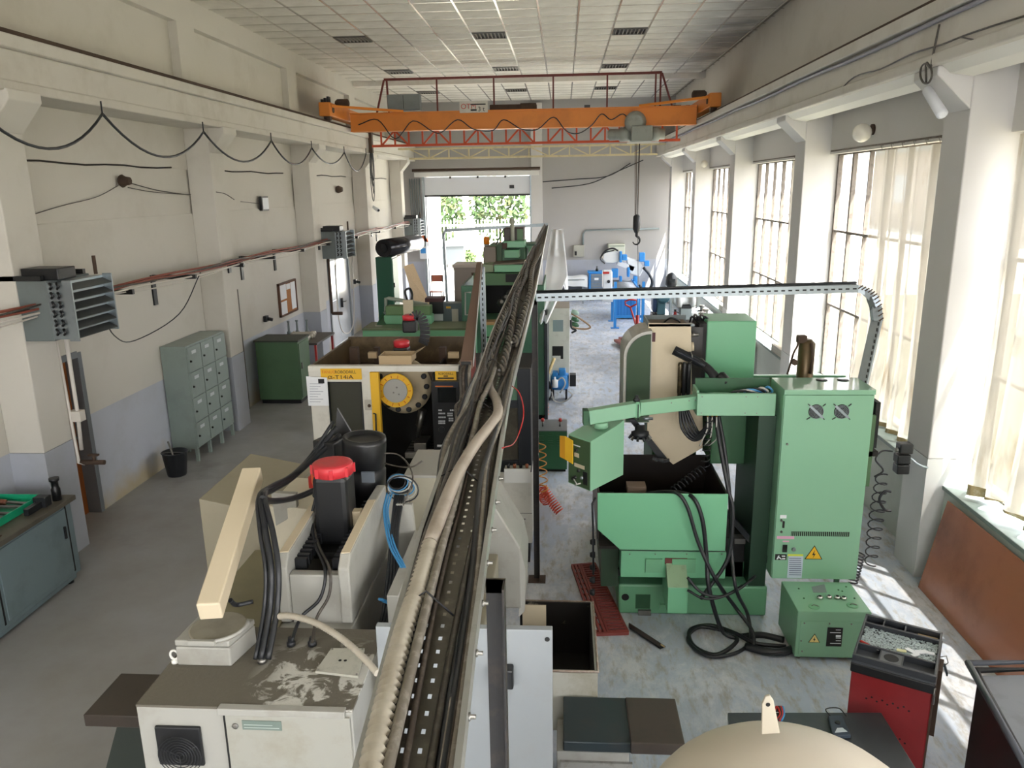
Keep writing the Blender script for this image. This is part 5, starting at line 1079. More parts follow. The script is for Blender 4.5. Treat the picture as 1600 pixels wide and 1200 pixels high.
# cardboard box with spare parts on the front rail
cb = thing('cardboard_box', 'open cardboard box with flaps resting on top of the drilling machine', 'box', aY(617, 572, Y2+.12))
G().fbox(592, 556, 643, 573, Y2+.1, .012).build('front_side', m_card, cb); 
bx = [aY(592, 572, Y2+.1).x, aY(643, 572, Y2+.1).x]; bz = [zt+.012, aY(617, 557, Y2+.1).z]
G().box(bx[0], bx[0]+.008, Y2+.112, Y2+.4, bz[0], bz[1]).build('side', m_card, cb); G().box(bx[1]-.008, bx[1], Y2+.112, Y2+.4, bz[0], bz[1]).build('side', m_card, cb); G().box(bx[0], bx[1], Y2+.39, Y2+.4, bz[0], bz[1]).build('back_side', m_card, cb); G().box(bx[0], bx[1], Y2+.11, Y2+.4, bz[0], bz[0]+.006).build('bottom', m_card, cb)
G().prism([(bx[1], Y2+.11, bz[1]), (bx[1]+.1, Y2+.13, bz[1]+.06), (bx[1]+.12, Y2+.38, bz[1]+.06), (bx[1], Y2+.4, bz[1])], (.003, 0, .003)).build('flap', m_card, cb)
# tall white machine with black framed doors beside it
me_ = thing('milling_machine', 'white machine with black-framed glazed door, mostly hidden behind the main cable tray', 'machine', (-.7, 8.2, 0))
YE = 7.75; ex0, ex1 = -1.02, -.335
G().box(ex0, ex1, YE, YE+.95, .25, 1.07).build('lower_cabinet', m_w2, me_, bev=.008); G().box(ex0+.03, ex1-.03, YE+.05, YE+.9, 0, .25).build('plinth', m_dark, me_)
m_navy = mat('black_navy_frame', '#1b2026', .4)
for a in ((ex0, ex0+.12, 1.07, 2.2), (ex1-.14, ex1, 1.07, 2.2)): G().box(a[0], a[1], YE, YE+.06, a[2], a[3]).build('door_stile', m_navy, me_, bev=.006)
for a, b_ in ((1.07, 1.2), (1.78, 1.86), (2.12, 2.2)): G().box(ex0+.12, ex1-.14, YE, YE+.06, a, b_).build('door_rail', m_navy, me_, bev=.004)
G().box(ex0+.12, ex1-.14, YE+.03, YE+.036, 1.86, 2.12).build('upper_pane', mat('painted_green_reflection', '#5d7d68', .1), me_); G().box(ex0+.12, ex1-.14, YE+.03, YE+.036, 1.2, 1.78).build('lower_pane', mat('dark_oily_pane', '#4a4740', .12, dirt=.6, dc='#7d786a', scale=3), me_)  # the upper pane's green is a reflection put into its colour
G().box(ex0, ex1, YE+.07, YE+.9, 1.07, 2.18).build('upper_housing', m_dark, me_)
x0, x1, z0, z1 = rect(788, 735, 829, 754, YE-.15); G().box(x0, x1, YE-.15, YE, z1-.01, z1).build('tray_base', m_w2, me_); G().box(x0, x1, YE-.16, YE-.15, z0, z1+.02).build('tray_front', mat('bright_white', '#e2e2de', .4), me_)
tz_ = z1
for k in range(4): G().lathe((x0+.04+k*.065, YE-.08, tz_+.002), (0, 0, 1), [(0, .016), (.04, .018), (.045, .01)], 8).build('tool_bit', mat('coppery_tool', '#a05f42', .4, .4) if k % 2 else m_rub, label='small dark tool part in the white shelf tray, %s' % ['leftmost', 'second', 'third', 'rightmost'][k], cat='tool', group='tool parts in the white shelf tray')
G().box(ex0, ex1, YE-.003, YE, .60, .604).build('panel_joint', m_dark, me_); p = aY(820, 811, YE); G().lathe(p, (0, -1, 0), [(0, .01), (.006, .008)], 8).build('lock', m_steel, me_)
# ================================================================ GREEN MACHINES BEHIND
m3 = thing('lathe', 'green lathe bed with covered headstock behind the drilling machine', 'machine', (-2.4, 12, 0))
YG = 12.3
def f3(l, t, r, b, Y, d, m, nm, par, **k): return G().fbox(l, t, r, b, Y, d).build(nm, m, par, **k)
x0, x1 = aY(566, 520, YG).x, aY(738, 520, YG).x; zt3 = aY(650, 516, YG).z
G().box(x0, x1, YG, YG+.66, .1, zt3).build('bed', m_green, m3, bev=.02); G().box(x0, x1, YG-.01, YG+.66, zt3, zt3+.03).build('oily_top', mat('oily_green', '#5d6b4c', .45, dirt=.5, dc='#3a3a2a', scale=3), m3)
G().box(x0, x1, YG-.02, YG, zt3-.32, zt3-.18).build('front_band', m_dgreen, m3); G().box(x0+.05, x1-.05, YG+.05, YG+.6, 0, .1).build('plinth', m_dark, m3)
hx0, hx1, hz0, hz1 = rect(602, 493, 676, 512, YG+.5); G().prism([(hx0, YG+.4, zt3+.03), (hx1, YG+.4, zt3+.03), (hx1, YG+.4, zt3+.18), (hx0, YG+.4, zt3+.18)], (0, .26, 0)).build('headstock_cover', m_green, m3, bev=.015)
G().box(hx0+.03, hx1-.02, YG+.42, YG+.66, zt3+.18, zt3+.33).build('cover_lid', mat('lid_green', '#5b7a4e', .5, dirt=.3, scale=4), m3, bev=.015)
G().prism([aY(588, 508, YG+.3), aY(598, 488, YG+.6), aY(602, 492, YG+.6), aY(601, 508, YG+.3)], (0, .5, 0)).build('side_guard', m_dgreen, m3); G().prism([aY(586, 509, YG+.2), aY(597, 509, YG+.2), aY(597, 511, YG+.2), aY(586, 511, YG+.2)], (0, .05, 0)).build('pale_tab', m_white, m3)
G().tube([aY(603, 496, YG+.9), aY(603, 466, YG+.9), aY(607, 466, YG+.9), aY(667, 476, YG+1.1), aY(668, 490, YG+1.1)], .035, 6).build('grey_rail', mat('pale_greygreen', '#97a094', .5), m3)
f3(630, 469, 645, 497, YG+.2, .05, m_beige, 'board', m3); G().tube(curve([aY(636, 468, YG+.3), aY(633, 455, YG+.5), aY(640, 451, YG+.6), aY(644, 460, YG+.5), aY(643, 470, YG+.3)], 5), .02, 6).build('hose', m_rub, m3)
scn = thing('control_console', 'grey control console with a dark screen beside the green lathe', 'console', aY(690, 500, 13.6))
f3(675, 474, 724, 509, 13.6, .3, mat('blue_grey_console', '#5f6c70', .5, dirt=.3, scale=4), 'console_body', scn, bev=.01); f3(664, 466, 692, 472, 13.5, .3, mat('maroon_hood', '#4b262a', .6), 'hood', scn); f3(671, 471, 693, 490, 13.55, .04, m_black, 'screen', scn)
f3(676, 491, 692, 501, 13.58, .02, m_paper, 'bright_sheet', scn); f3(706, 483, 716, 503, 13.585, .02, mat('pale_keypad', '#b9b3a4', .5), 'keypad', scn); f3(697, 479, 704, 482, 13.58, .02, m_yellow, 'yellow_label', scn)
xq = aY(690, 500, 13.6).x; G().box(xq-.2, xq+.2, 13.65, 13.85, 0, aY(690, 508, 13.6).z).build('pedestal', m_greym, scn)
# brown-grey cabinet
bc = thing('electrical_cabinet', 'brownish grey electrical cabinet in front of the gateway', 'cabinet', aY(725, 480, 15.2)); x0, x1, z0, z1 = rect(710, 418, 747, 500, 15.2)
G().box(x0, x1, 15.2, 15.9, .05, z1).build('body', mat('brownish_grey', '#8d8078', .5), bc, bev=.01); G().box(x0-.02, x1+.02, 15.17, 15.92, z1, z1+.05).build('lid', mat('pale_brown_top', '#b3a69c', .5), bc, bev=.005); G().box(x1-.12, x1-.03, 15.19, 15.2, z0+.2, z1-.1).build('door_gap', m_rust, bc); G().box(x0+.05, x1-.05, 15.25, 15.85, 0, .05).build('plinth', m_dark, bc)
# the tall green milling machine
m4 = thing('milling_machine', 'tall green milling machine with orange beacon in front of the gateway', 'machine', (-1.0, 13.8, 0)); YM = 13.0
ax0 = aY(722, 500, YM).x; ax1 = -.32
m_bgreen = mat('blue_green_enamel', '#3d6a52', .45, dirt=.25, dc='#2c4438', scale=3)
oz1, oz0 = aY(790, 446, YM).z, aY(790, 502, YM).z; ox0_, ox1_ = aY(759, 475, YM).x, aY(806, 475, YM).x; zt4 = aY(790, 425, YM).z
G().box(ax0, ox0_, YM, YM+.08, .15, oz1).build('left_guard', m_bgreen, m4, bev=.01); G().box(ox1_, ax1, YM, YM+.08, .15, oz1).build('right_guard', m_bgreen, m4, bev=.01)
G().box(ox0_, ox1_, YM, YM+.08, .15, oz0).build('lower_apron', m_green, m4, bev=.01); G().box(ax0, ax1, YM+.08, YM+1.6, .15, oz0).build('base_body', m_green, m4); G().box(ax0+.1, ax1-.05, YM+.1, YM+1.5, 0, .15).build('plinth', m_dark, m4)
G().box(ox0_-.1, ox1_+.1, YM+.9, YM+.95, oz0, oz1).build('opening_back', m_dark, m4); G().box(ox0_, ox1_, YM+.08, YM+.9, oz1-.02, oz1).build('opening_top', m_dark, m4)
G().box(ax0, ax0+.03, YM+.08, YM+1.6, oz0, oz1).build('side_panel', m_bgreen, m4); G().box(ax1-.03, ax1, YM+.08, YM+1.6, oz0, oz1).build('side_panel', m_bgreen, m4)
for k in range(3): G().lathe((ox0_+.2+k*.08, YM+.4, oz0+.25+.08*k), (.3, -1, .3), [(0, .05), (.12, .06), (.2, .03)], 8).build('spindle_part', m_steel, m4)
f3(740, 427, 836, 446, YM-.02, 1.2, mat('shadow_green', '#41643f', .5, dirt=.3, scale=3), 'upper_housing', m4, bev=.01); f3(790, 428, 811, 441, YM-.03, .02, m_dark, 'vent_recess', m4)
f3(772, 414, 836, 425, YM-.02, 1.3, m_green, 'upper_band', m4, bev=.01); f3(752, 414, 771, 425, YM+.1, 1.0, mat('worn_patch_green', '#8f9d80', .6, dirt=.8, dc='#4c5a44', scale=8), 'worn_block', m4)
G().obox(aY(772, 412, YM+.3), aY(820, 408, YM+.3), .5, .03).build('slide_plate', mat('brown_slide', '#6b5c4c', .5), m4); G().obox(aY(774, 414, YM+.3), aY(826, 411, YM+.3), .5, .03).build('slide_shadow_gap', m_dark, m4)
f3(788, 391, 811, 403, YM+.2, .6, m_green, 'head_block', m4, bev=.01); f3(784, 378, 820, 412, YM+.6, .8, m_dgreen, 'column', m4, bev=.01); f3(786, 377, 820, 387, YM+.3, .5, m_green, 'head_top', m4, bev=.01); f3(785, 380, 792, 389, YM+.25, .05, m_rust, 'head_plate', m4)
f3(787, 356, 819, 377, YM+.5, .5, mat('brown_black_motor', '#3d3530', .5, dirt=.3, scale=10), 'spindle_motor', m4, bev=.02); f3(808, 358, 817, 377, YM+.48, .02, m_ogreen, 'motor_cover', m4)
G().cyl(aY(801, 378, YM+.35), aY(800, 341, YM+.35), .035, 8).build('standpipe', mat('pale_pipe2', '#9a9b8e', .5), m4); G().tube([aY(775, 382, YM+.5), aY(786, 360, YM+.5)], .012, 5).build('stay_wire', m_rub, m4)
f3(755, 386, 775, 412, YM+.6, .6, mat('brown_grey_box', '#84776b', .5), 'side_cabinet', m4, bev=.01); f3(765, 382, 786, 411, YM+.75, .6, m_ogreen, 'rear_cabinet', m4, bev=.01)
f3(822, 383, 836, 410, YM+.9, .5, m_green, 'right_cabinet', m4, bev=.01); f3(820, 381, 837, 384, YM+.85, .6, m_dgreen, 'right_cabinet_top', m4); G().cyl(aY(824, 388, YM+.6), aY(825, 412, YM+.6), .02, 6).build('pipe', m_zinc, m4)
bq = aY(760.5, 386, YM+.8); G().lathe(bq, (0, 0, 1), [(0, .05), (.05, .05)], 12).build('beacon_base', m_white, m4); G().lathe(bq+Vector((0, 0, .05)), (0, 0, 1), [(0, .055), (.1, .055), (.13, .045)], 12).build('beacon', mat('amber_beacon', '#f08a20', .2), m4)
f3(724, 455, 737, 495, YM-.02, .02, m_bgreen, 'handle_plate', m4); G().tube([aY(736, 457, YM-.05), aY(727, 457, YM-.06), aY(727, 492, YM-.06), aY(735, 492, YM-.05)], .014, 6).build('long_handle', m_white, m4)
f3(752, 503, 815, 508, YM-.25, .25, mat('tan_ledge', '#a58358', .5), 'front_ledge', m4); f3(759, 526, 787, 528, YM-.012, .012, m_dark, 'door_gap', m4); G().box(aY(768, 560, YM).x, aY(768, 560, YM).x+.01, YM-.01, YM, .3, oz0-.3).build('door_gap', m_dark, m4)
p = aY(772, 538, YM); G().lathe(p, (0, -1, 0), [(0, .02), (.02, .015)], 8).build('lock', m_steel, m4)
G().box(ax1, ax1+.05, YM-.05, YM+1.5, 0, 2.0).build('dark_edge_post', m_navy, m4)
# white cabinet with a black opening, air compressor, drape, green box
wcb = thing('electrical_cabinet', 'tall white cabinet with a grey plate and a square black opening beyond the main tray', 'cabinet', (-.05, 15.6, 0)); YW2 = 15.3
x0, x1, z0, z1 = rect(850, 482, 890, 590, YW2); G().box(x0, x1, YW2, YW2+.9, .15, z1).build('body', m_w2, wcb, bev=.01); G().box(x0, x1, YW2+.02, YW2+.9, z1, z1+.01).build('dusty_top', mat('dusty_beige', '#a59b8c', .8), wcb); G().box(x0+.05, x1-.05, YW2+.1, YW2+.8, 0, .15).build('plinth', m_dark, wcb)
f3(864, 500, 880, 518, YW2-.01, .01, mat('grey_spec_plate', '#8c9a9c', .4), 'spec_plate', wcb); f3(863, 541, 880, 561, YW2-.006, .006, m_dark, 'black_opening', wcb); f3(863, 556, 876, 563, YW2-.01, .01, m_w2, 'torn_edge', wcb)
for k, (a, b_) in enumerate(((486, 500), (497, 512), (505, 520))): G().lathe(aY(893, a, YW2+.2), (1, 0, -.4), [(0, .04), (.1, .05), (.16, .02)], 8).build('green_valve', m_dgreen if k else mat('pale_green_valve', '#9ab5a6', .5), wcb)
cab([aY(893, 490, YW2+.2), aY(905, 497, YW2+.3), aY(922, 510, YW2+.4), aY(915, 514, YW2+.4), aY(897, 512, YW2+.3), aY(892, 505, YW2+.2)], .018, mat('tan_hose', '#8b6f52', .6), 'hose', wcb); cab([aY(892, 500, YW2), aY(893, 512, YW2), aY(900, 516, YW2), aY(893, 520, YW2)], .02, m_rub, 'hose', wcb)
cm_ = thing('air_compressor', 'small blue compressor with hoses beside the white cabinet', 'compressor', (-.05, 14.6, 0)); YC = 14.4
x0, x1, z0, z1 = rect(860, 594, 889, 614, YC); G().lathe((x0, YC+.2, z0+.18), (1, 0, 0), [(0, .1), (.04, .17), (x1-x0-.04, .17), (x1-x0, .1)], 16).build('air_tank', m_blue, cm_)
for k, (l_, t_, r_, b_) in enumerate(((863, 582, 872, 595), (873, 578, 884, 592), (880, 586, 889, 596))): f3(l_, t_, r_, b_, YC+.1, .2, m_blue, 'pump_block', cm_, bev=.02)
G().lathe(aY(867, 605, YC-.05), (0, 0, 1), [(0, .06), (.14, .06), (.15, .02), (.2, .02)], 10).build('filter_cup', m_paper, cm_); f3(890, 586, 900, 604, YC+.05, .2, m_rub, 'motor_box', cm_, bev=.01)
for x in (x0+.05, x1-.05): G().box(x-.02, x+.02, YC+.1, YC+.3, 0, z0+.05).build('leg', m_rub, cm_)
for k, pts in enumerate((((862, 612), (866, 626), (880, 628), (894, 618), (888, 611)), ((858, 596), (862, 612), (858, 625), (851, 628)), ((868, 598), (878, 590), (883, 600), (875, 614)))): cab([aY(x, y_, YC-.1+.05*k) for x, y_ in pts], .014, m_cordw if k != 1 else m_rub, 'hose', cm_)
cab([aY(852, 592, YC), aY(858, 580, YC), aY(866, 560, YC+.2)], .03, mat('tan_handle', '#c2ab78', .6), 'sling', cm_)
dr = thing('plastic_sheet', 'white plastic sheeting hanging beside the far end of the main cable tray', 'sheet', aY(860, 430, 18))
m_sheet = mat('white_plastic_sheet', '#e9edf0', .35)
L_ = [(862, 358, 21), (856, 395, 20.5), (851, 430, 16.5), (846, 470, 13.4), (842, 505, 12.6)]; R_ = [(878, 360, 21), (883, 395, 20.5), (887, 430, 17), (873, 465, 13.6), (856, 503, 12.6)]
def shf(u, v):
    t = v*3.999; i = int(t); f_ = t-i; a = aY(*L_[i]).lerp(aY(*L_[i+1]), f_); b_ = aY(*R_[i]).lerp(aY(*R_[i+1]), f_); p = a.lerp(b_, u); return p+Vector((0, .12*math.sin(u*11+v*2)*(.3+v), 0))
G().grid(shf, 24, 16).build('sheet', m_sheet, dr, fix=False, solid=.004)
L2 = [(864, 358, 21.5), (872, 400, 21.3), (878, 440, 21), (884, 456, 20.8)]; R2 = [(880, 358, 21.6), (884, 400, 21.5), (888, 440, 21.2), (888, 458, 21)]
def shg(u, v):
    t = v*2.999; i = int(t); f_ = t-i; a = aY(*L2[i]).lerp(aY(*L2[i+1]), f_); b_ = aY(*R2[i]).lerp(aY(*R2[i+1]), f_); return a.lerp(b_, u)+Vector((0, .05*math.sin(u*9), 0))
G().grid(shg, 12, 10).build('rear_sheet', m_sheet, dr, fix=False, solid=.004)
gb = thing('hydraulic_unit', 'dark green louvred box with red-handled levers left of the pendant panel', 'hydraulic unit', (-.15, 10.8, 0)); YB = 10.6
x0, x1, z0, z1 = rect(838, 674, 886, 733, YB); G().box(x0, x1, YB, YB+.55, .04, z1).build('body', mat('mid_green', '#2f6a45', .45, dirt=.2, scale=4), gb, bev=.008); G().box(x0+.02, x1-.02, YB+.03, YB+.5, 0, .04).build('plinth', m_dark, gb)
G().box(x0, x1, YB, YB+.55, z1, z1+.012).build('grey_top', mat('brushed_grey_top', '#7c7f82', .4, .4), gb)
for c_ in range(3):
    for r_ in range(5): G().obox((x0+.04+c_*.13, YB-.006, z1-.07-r_*.035), (x0+.11+c_*.13, YB-.006, z1-.07-r_*.035), .012, .012).build('louvre', MATS['mid_green'], gb)
for px, r_ in ((848, .0), (875, .05)):
    a = aY(px, 662, YB+.2); a.z = z1+.012; G().lathe(a, (r_, -.2, 1), [(0, .012), (.08, .012)], 8).build('lever', m_steel, gb); G().lathe(a+Vector((r_*.08, -.015, .08)), (0, 0, 1), [(0, .02), (.02, .026), (.045, .02)], 10).build('red_knob', m_red, gb)
ho = thing('coiled_air_hose', 'orange-red coiled air hose hanging to the floor beside the black tray post', 'hose', aY(850, 790, 7.9))
m_oh = mat('orange_red_hose', '#e0563a', .35); m_yh = mat('yellow_orange_hose', '#e8a04a', .35)
G().tube(coil(aY(846, 690, 8.3), aY(850, 768, 8.2), .045, 6, 12), .007, 6).build('hanging_coil', m_yh, ho)
lowp = aZ(848, 770, .12); G().tube(coil((lowp.x, 9.15, .35), (lowp.x+.22, 9.0, .075), .06, 12, 12), .008, 6).build('floor_coil', m_oh, ho); G().tube(coil((lowp.x-.02, 9.2, .3), (lowp.x+.05, 9.3, .1), .07, 7, 12), .008, 6).build('floor_coil', m_oh, ho)
G().tube(coil(aY(852, 628, 13.5), aY(854, 660, 13.4), .05, 6, 10), .009, 5).build('coil', mat('pale_orange_hose', '#ea8f70', .4), label='small pale orange hose coil hanging below the blue compressor', cat='hose')
# ================================================================ LARGE GREEN MILLING MACHINE ON THE RIGHT
m5 = thing('milling_machine', 'large pale green milling machine on the right with a swing-out control pendant', 'machine', (1.3, 7.4, 0))
m_lg = mat('pale_green_enamel', '#85b494', .3, dirt=.1, dc='#73a383', scale=1.5)
m_tub = mat('mid_green_enamel', '#74b58c', .33, dirt=.12, dc='#5f9c76', scale=1.2)
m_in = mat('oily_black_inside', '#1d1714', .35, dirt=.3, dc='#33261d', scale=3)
def f5(l, t, r, b, Y, d, m, nm, par=None, **k): return G().fbox(l, t, r, b, Y, d).build(nm, m, par or m5, **k)
# base
G().box(.53, 1.93, 6.77, 8.9, .0, .31).build('base_casting', m_green, m5, bev=.02)
p = aY(977, 933, 6.77); G().lathe(p, (0, -1, 0), [(0, .036), (.002, .036)], 18).build('bore', m_dark, m5)
f5(993, 929, 1016, 951, 6.765, .004, m_dgreen, 'foot_pocket'); G().box(.72, .84, 6.74, 6.77, .0, .05).build('foot_bolt', m_steel, m5); f5(1031, 945, 1041, 953, 6.74, .03, m_green, 'lug')
G().box(.42, 1.95, 6.95, 8.2, .31, .48).build('saddle', m_dgreen, m5, bev=.01); G().box(.53, 1.5, 6.9, 6.95, .33, .40).build('shadow_gap', m_dark, m5)
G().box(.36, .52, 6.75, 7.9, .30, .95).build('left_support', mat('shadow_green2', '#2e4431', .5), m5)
# tub
tx0, tx1, ty0, ty1, tz = .305, 1.455, 6.5, 7.55, 1.35
G().prism([(tx0, ty0, tz), (tx1, ty0, tz), (tx1, ty0, .80), (.52, ty0, .80), (.31, ty0, 1.0)], (0, .02, 0)).build('splash_tub_front', m_tub, m5, bev=.004)
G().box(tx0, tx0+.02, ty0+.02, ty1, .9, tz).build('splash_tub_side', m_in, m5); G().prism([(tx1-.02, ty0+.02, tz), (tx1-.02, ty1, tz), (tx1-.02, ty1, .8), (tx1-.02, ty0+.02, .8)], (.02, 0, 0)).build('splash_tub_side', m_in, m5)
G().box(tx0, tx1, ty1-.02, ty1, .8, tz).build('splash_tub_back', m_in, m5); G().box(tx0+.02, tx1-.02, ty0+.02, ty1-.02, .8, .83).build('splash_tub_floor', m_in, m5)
f5(970, 862, 1134, 903, 6.56, .25, m_tub, 'drip_pan', bev=.006); G().box(tx0+.2, tx1, 6.499, 6.5, .80, .806).build('seam', m_dark, m5)
f5(1009, 874, 1035, 895, 6.54, .02, m_green, 'pan_bracket'); f5(1050, 874, 1087, 895, 6.54, .02, m_green, 'pan_bracket')
for x in (984, 1024, 1073, 1128): G().lathe(aY(x, 866, 6.555), (0, -1, 0), [(0, .007), (.004, .006)], 8).build('screw', m_steel, m5)
G().prism([(.94, 6.38, .24), (1.12, 6.38, .24), (1.12, 6.38, .50), (.94, 6.38, .50)], (0, .38, 0)).build('chip_chute', m_tub, m5, bev=.006)
G().prism([(.94, 6.38, .50), (.94, 6.56, .66), (.94, 6.7, .66), (.94, 6.7, .5)], (.18, 0, 0)).build('chute_slope', mat('worn_green', '#8aa583', .5, dirt=.5, dc='#5c4438', scale=8), m5); G().box(.93, 1.13, 6.55, 6.56, .64, .70).build('chute_lip', mat('rust_red_lip', '#6f3d36', .7), m5)
# table and fixtures in the tub
G().box(.45, 1.3, 6.9, 7.25, .98, 1.05).build('machine_table', m_dark, m5, bev=.004); f5(1015-35, 761, 1010, 772, 6.8, .15, mat('brown_block', '#7d6a5b', .5), 'vice_block', bev=.004)
# column and covers behind
G().box(.95, 1.42, 7.95, 8.8, .3, 2.1).build('column', m_dgreen, m5, bev=.02)
G().box(1.42, 1.90, 7.2, 8.3, 1.38, 2.06).build('column_guard', mat('deep_green_guard', '#35613f', .45), m5, bev=.01)
G().box(1.405, 1.885, 7.6, 8.1, 2.02, 2.71).build('upper_cover', m_tub, m5, bev=.012); G().box(1.33, 1.40, 7.58, 8.0, 2.0, 2.69).build('cover_edge', m_dark, m5)
G().box(1.2, 1.36, 7.55, 8.0, 1.4, 2.66).build('way_bellows', mat('oily_black', '#1f1a17', .3), m5)
x0_, x1_ = .86, 1.24
G().prism([aY(1013, 505, 7.4), aY(1080, 506, 7.4), aY(1081, 610, 7.4), aY(1098, 650, 7.4), aY(1098, 700, 7.4), aY(1052, 726, 7.4), aY(1010, 690, 7.4), aY(1012, 650, 7.4)], (0, .03, 0)).build('beige_head_cover', m_beige, m5, bev=.004)
G().box(.83, 1.22, 7.43, 7.9, 2.0, 2.68).build('head_casting', mat('inner_brown', '#5d4a38', .5, dirt=.4, scale=6), m5)
G().box(.82, 1.25, 7.4, 7.43, 2.695, 2.72).box(.82, .835, 7.43, 7.95, 2.6, 2.72).box(.82, 1.25, 7.93, 7.95, 2.6, 2.72).build('top_frame', m_greym, m5)
x0, x1, z0, z1 = rect(1018, 520, 1024, 534, 7.39); q = G().box(x0, x1, 7.39, 7.4, z0, z1).build('slot_label', mat('maroon_label', '#4f1d22', .5), m5)
G().tube(curve([aY(1038, 503, 7.7), aY(1048, 497, 7.6), aY(1060, 501, 7.6), aY(1062, 504, 7.7)], 5), .01, 6).build('cable', m_rub, m5); 
for k in range(5): G().tube(curve([aY(1078+k*5, 503, 7.8), aY(1081+k*5, 495-k % 2*4, 7.75), aY(1088+k*5, 500, 7.8), aY(1095+k*4, 504, 7.9)], 5), .011, 6).build('hose_fitting', m_steel if k % 2 else m_rub, m5)
G().lathe(aY(1082, 535, 7.5), (0, 0, -1), [(0, .012), (.04, .02), (.08, .02)], 10).build('valve_knob', m_beige, m5); G().lathe(aY(1080, 523, 7.45), (1, 0, 0), [(0, .02), (.07, .015)], 8).build('fitting', m_steel, m5)
# conduit and cylinders
G().tube(curve([aY(1053, 547, 7.25), aY(1075, 558, 7.22), aY(1095, 568, 7.18), aY(1108, 578, 7.1), aY(1118, 590, 7.05), aY(1128, 600, 7.0)], 5), [.045]*6+[.04]*12+[.045]*8, 12).build('large_conduit', m_rub, m5)
for k in range(3): G().tube(curve([aY(1055+k*4, 548+k, 7.2), aY(1075+k*3, 558+k, 7.16), aY(1097+k*2, 570+k, 7.1)], 5), .013, 6).build('air_line', mat('blue_black_line', '#22262e', .3), m5)
for q_ in ((1078, 558), (1097, 568)): G().tube([aY(q_[0], q_[1], 7.2)+Vector((.05*math.cos(a)*.3, -.05*math.cos(a), .05*math.sin(a))) for a in [j*.7 for j in range(9)]], .006, 5).build('hose_clip', m_steel, m5)
G().lathe(aY(1122, 585, 7.0), (.7, -.2, -.7), [(0, .03), (.02, .055), (.1, .055), (.12, .04), (.16, .04)], 14).build('conduit_elbow', m_black, m5)
for k in range(3): c = aY(1063+k*7, 566, 7.32); G().lathe(c, (0, 0, -1), [(0, .016), (.02, .022), (.30, .022), (.31, .018), (.45, .018)], 12).build('pneumatic_cylinder', mat('brass_black', '#4a4232', .25, .6, dirt=.5, dc='#a89a70', scale=10) if k == 0 else m_black, m5)
# tool magazine (rounded drum guard)
mg = [(aY(984, 640, 7.1).x, 1.85)] ; cx_, cz_, rr_ = .71, 2.42, .175
xL, xR = .575, .835
arc = [(xR, 2.66)] + [(xL+.26-.26*math.cos(a), 2.46+.22*math.sin(a)) for a in [math.pi/2*(1-k/8) for k in range(9)]]
prof = [(xR, 1.78), (xR, 2.68)] + [(xR-.26*math.sin(t), 2.44+.24*math.cos(t)) for t in [k*math.pi/2/8 for k in range(9)]] + [(xL, 1.78)]
G().prism([(x, 7.25, z) for x, z in prof], (0, .5, 0)).build('magazine_guard', mat('grey_guard_rim', '#b7b5ae', .4, dirt=.3, scale=5), m5)
G().prism([(xR-.01+(x-xR)*.86, 7.235, 1.79+(z-1.78)*.955) for x, z in prof], (0, .014, 0)).build('magazine_face', mat('deep_green_face', '#24401f', .45), m5)
# spindle with cutter
G().lathe(aY(1000, 664, 7.15), (0, -.3, -1), [(0, .05), (.05, .05), (.06, .085), (.12, .085), (.14, .05)], 18).build('face_mill', m_rub, m5)
for k in range(10): a = k*math.pi/5; c = aY(1000, 680, 7.1); G().obox(c+Vector((.08*math.cos(a), .08*math.sin(a), .0)), c+Vector((.105*math.cos(a), .105*math.sin(a), -.03)), .02, .02).build('cutter_tooth', m_steel if k % 3 == 0 else m_rub, m5)
G().prism([aY(982, 655, 7.2), aY(992, 655, 7.2), aY(1045, 720, 7.2), aY(1035, 724, 7.2)], (0, .04, 0)).build('tool_arm', m_rub, m5); G().lathe(aY(1005, 654, 7.0), (1, 0, 0), [(0, .02), (.05, .02), (.055, .014), (.09, .014)], 10).build('shiny_fitting', m_zinc, m5)
for k in range(3): G().obox(aY(1020+k*9, 716+k*2, 7.1), aY(1028+k*9, 719, 7.1), .03, .025).build('gripper', m_rub, m5)
# swing arm and pendant
A0, A1, A2 = aY(919, 651, 6.42), aY(998, 638, 6.52), aY(1135, 622, 6.95)
G().obox(A0, A1, .09, .125).build('swing_arm_outer', m_lg, m5, bev=.006); G().obox(A1+Vector((-.005, 0, .0)), A2, .085, .12).build('swing_arm_inner', m_lg, m5, bev=.006)
G().obox(A1+Vector((-.03, -.048, 0)), A1+Vector((.0, -.048, 0)), .01, .14).build('joint_plate', m_green, m5); G().lathe(A1+Vector((-.02, 0, .065)), (0, 0, 1), [(0, .03), (.02, .03), (.03, .015), (.05, .015)], 12).build('pivot', m_rub, m5); G().cyl(A1+Vector((-.01, -.05, .05)), A1+Vector((-.01, -.05, -.09)), .006, 6).build('joint_pin', m_rub, m5)
G().obox(A0+Vector((-.045, -.004, 0)), A0+Vector((-.0, .0, 0)), .092, .128).build('arm_end_cap', m_dgreen, m5)
for t_ in (.35, .55, .62): G().lathe(A1.lerp(A2, t_)+Vector((0, -.05, .03)), (0, -1, 0), [(0, .006), (.003, .006)], 8).build('screw', m_steel, m5)
pk_ = [aY(925, 702, 6.22), aY(978, 664, 6.62), aY(978, 740, 6.62), aY(927, 766, 6.22)]
c0_, c1_, c2_ = Vector((.232, 6.22, 0)), Vector((.535, 6.55, 0)), Vector((.045, 6.42, 0))
zt_p, zb_p = aY(925, 690, 6.22).z, aY(926, 768, 6.22).z
dR = (c1_-c0_); back = (c2_-c0_)
Pd = lambda u, v, z: Vector((c0_.x+dR.x*u+back.x*v, c0_.y+dR.y*u+back.y*v, z))
zt2 = zt_p+.03; zlow = aY(978, 742, 6.55).z
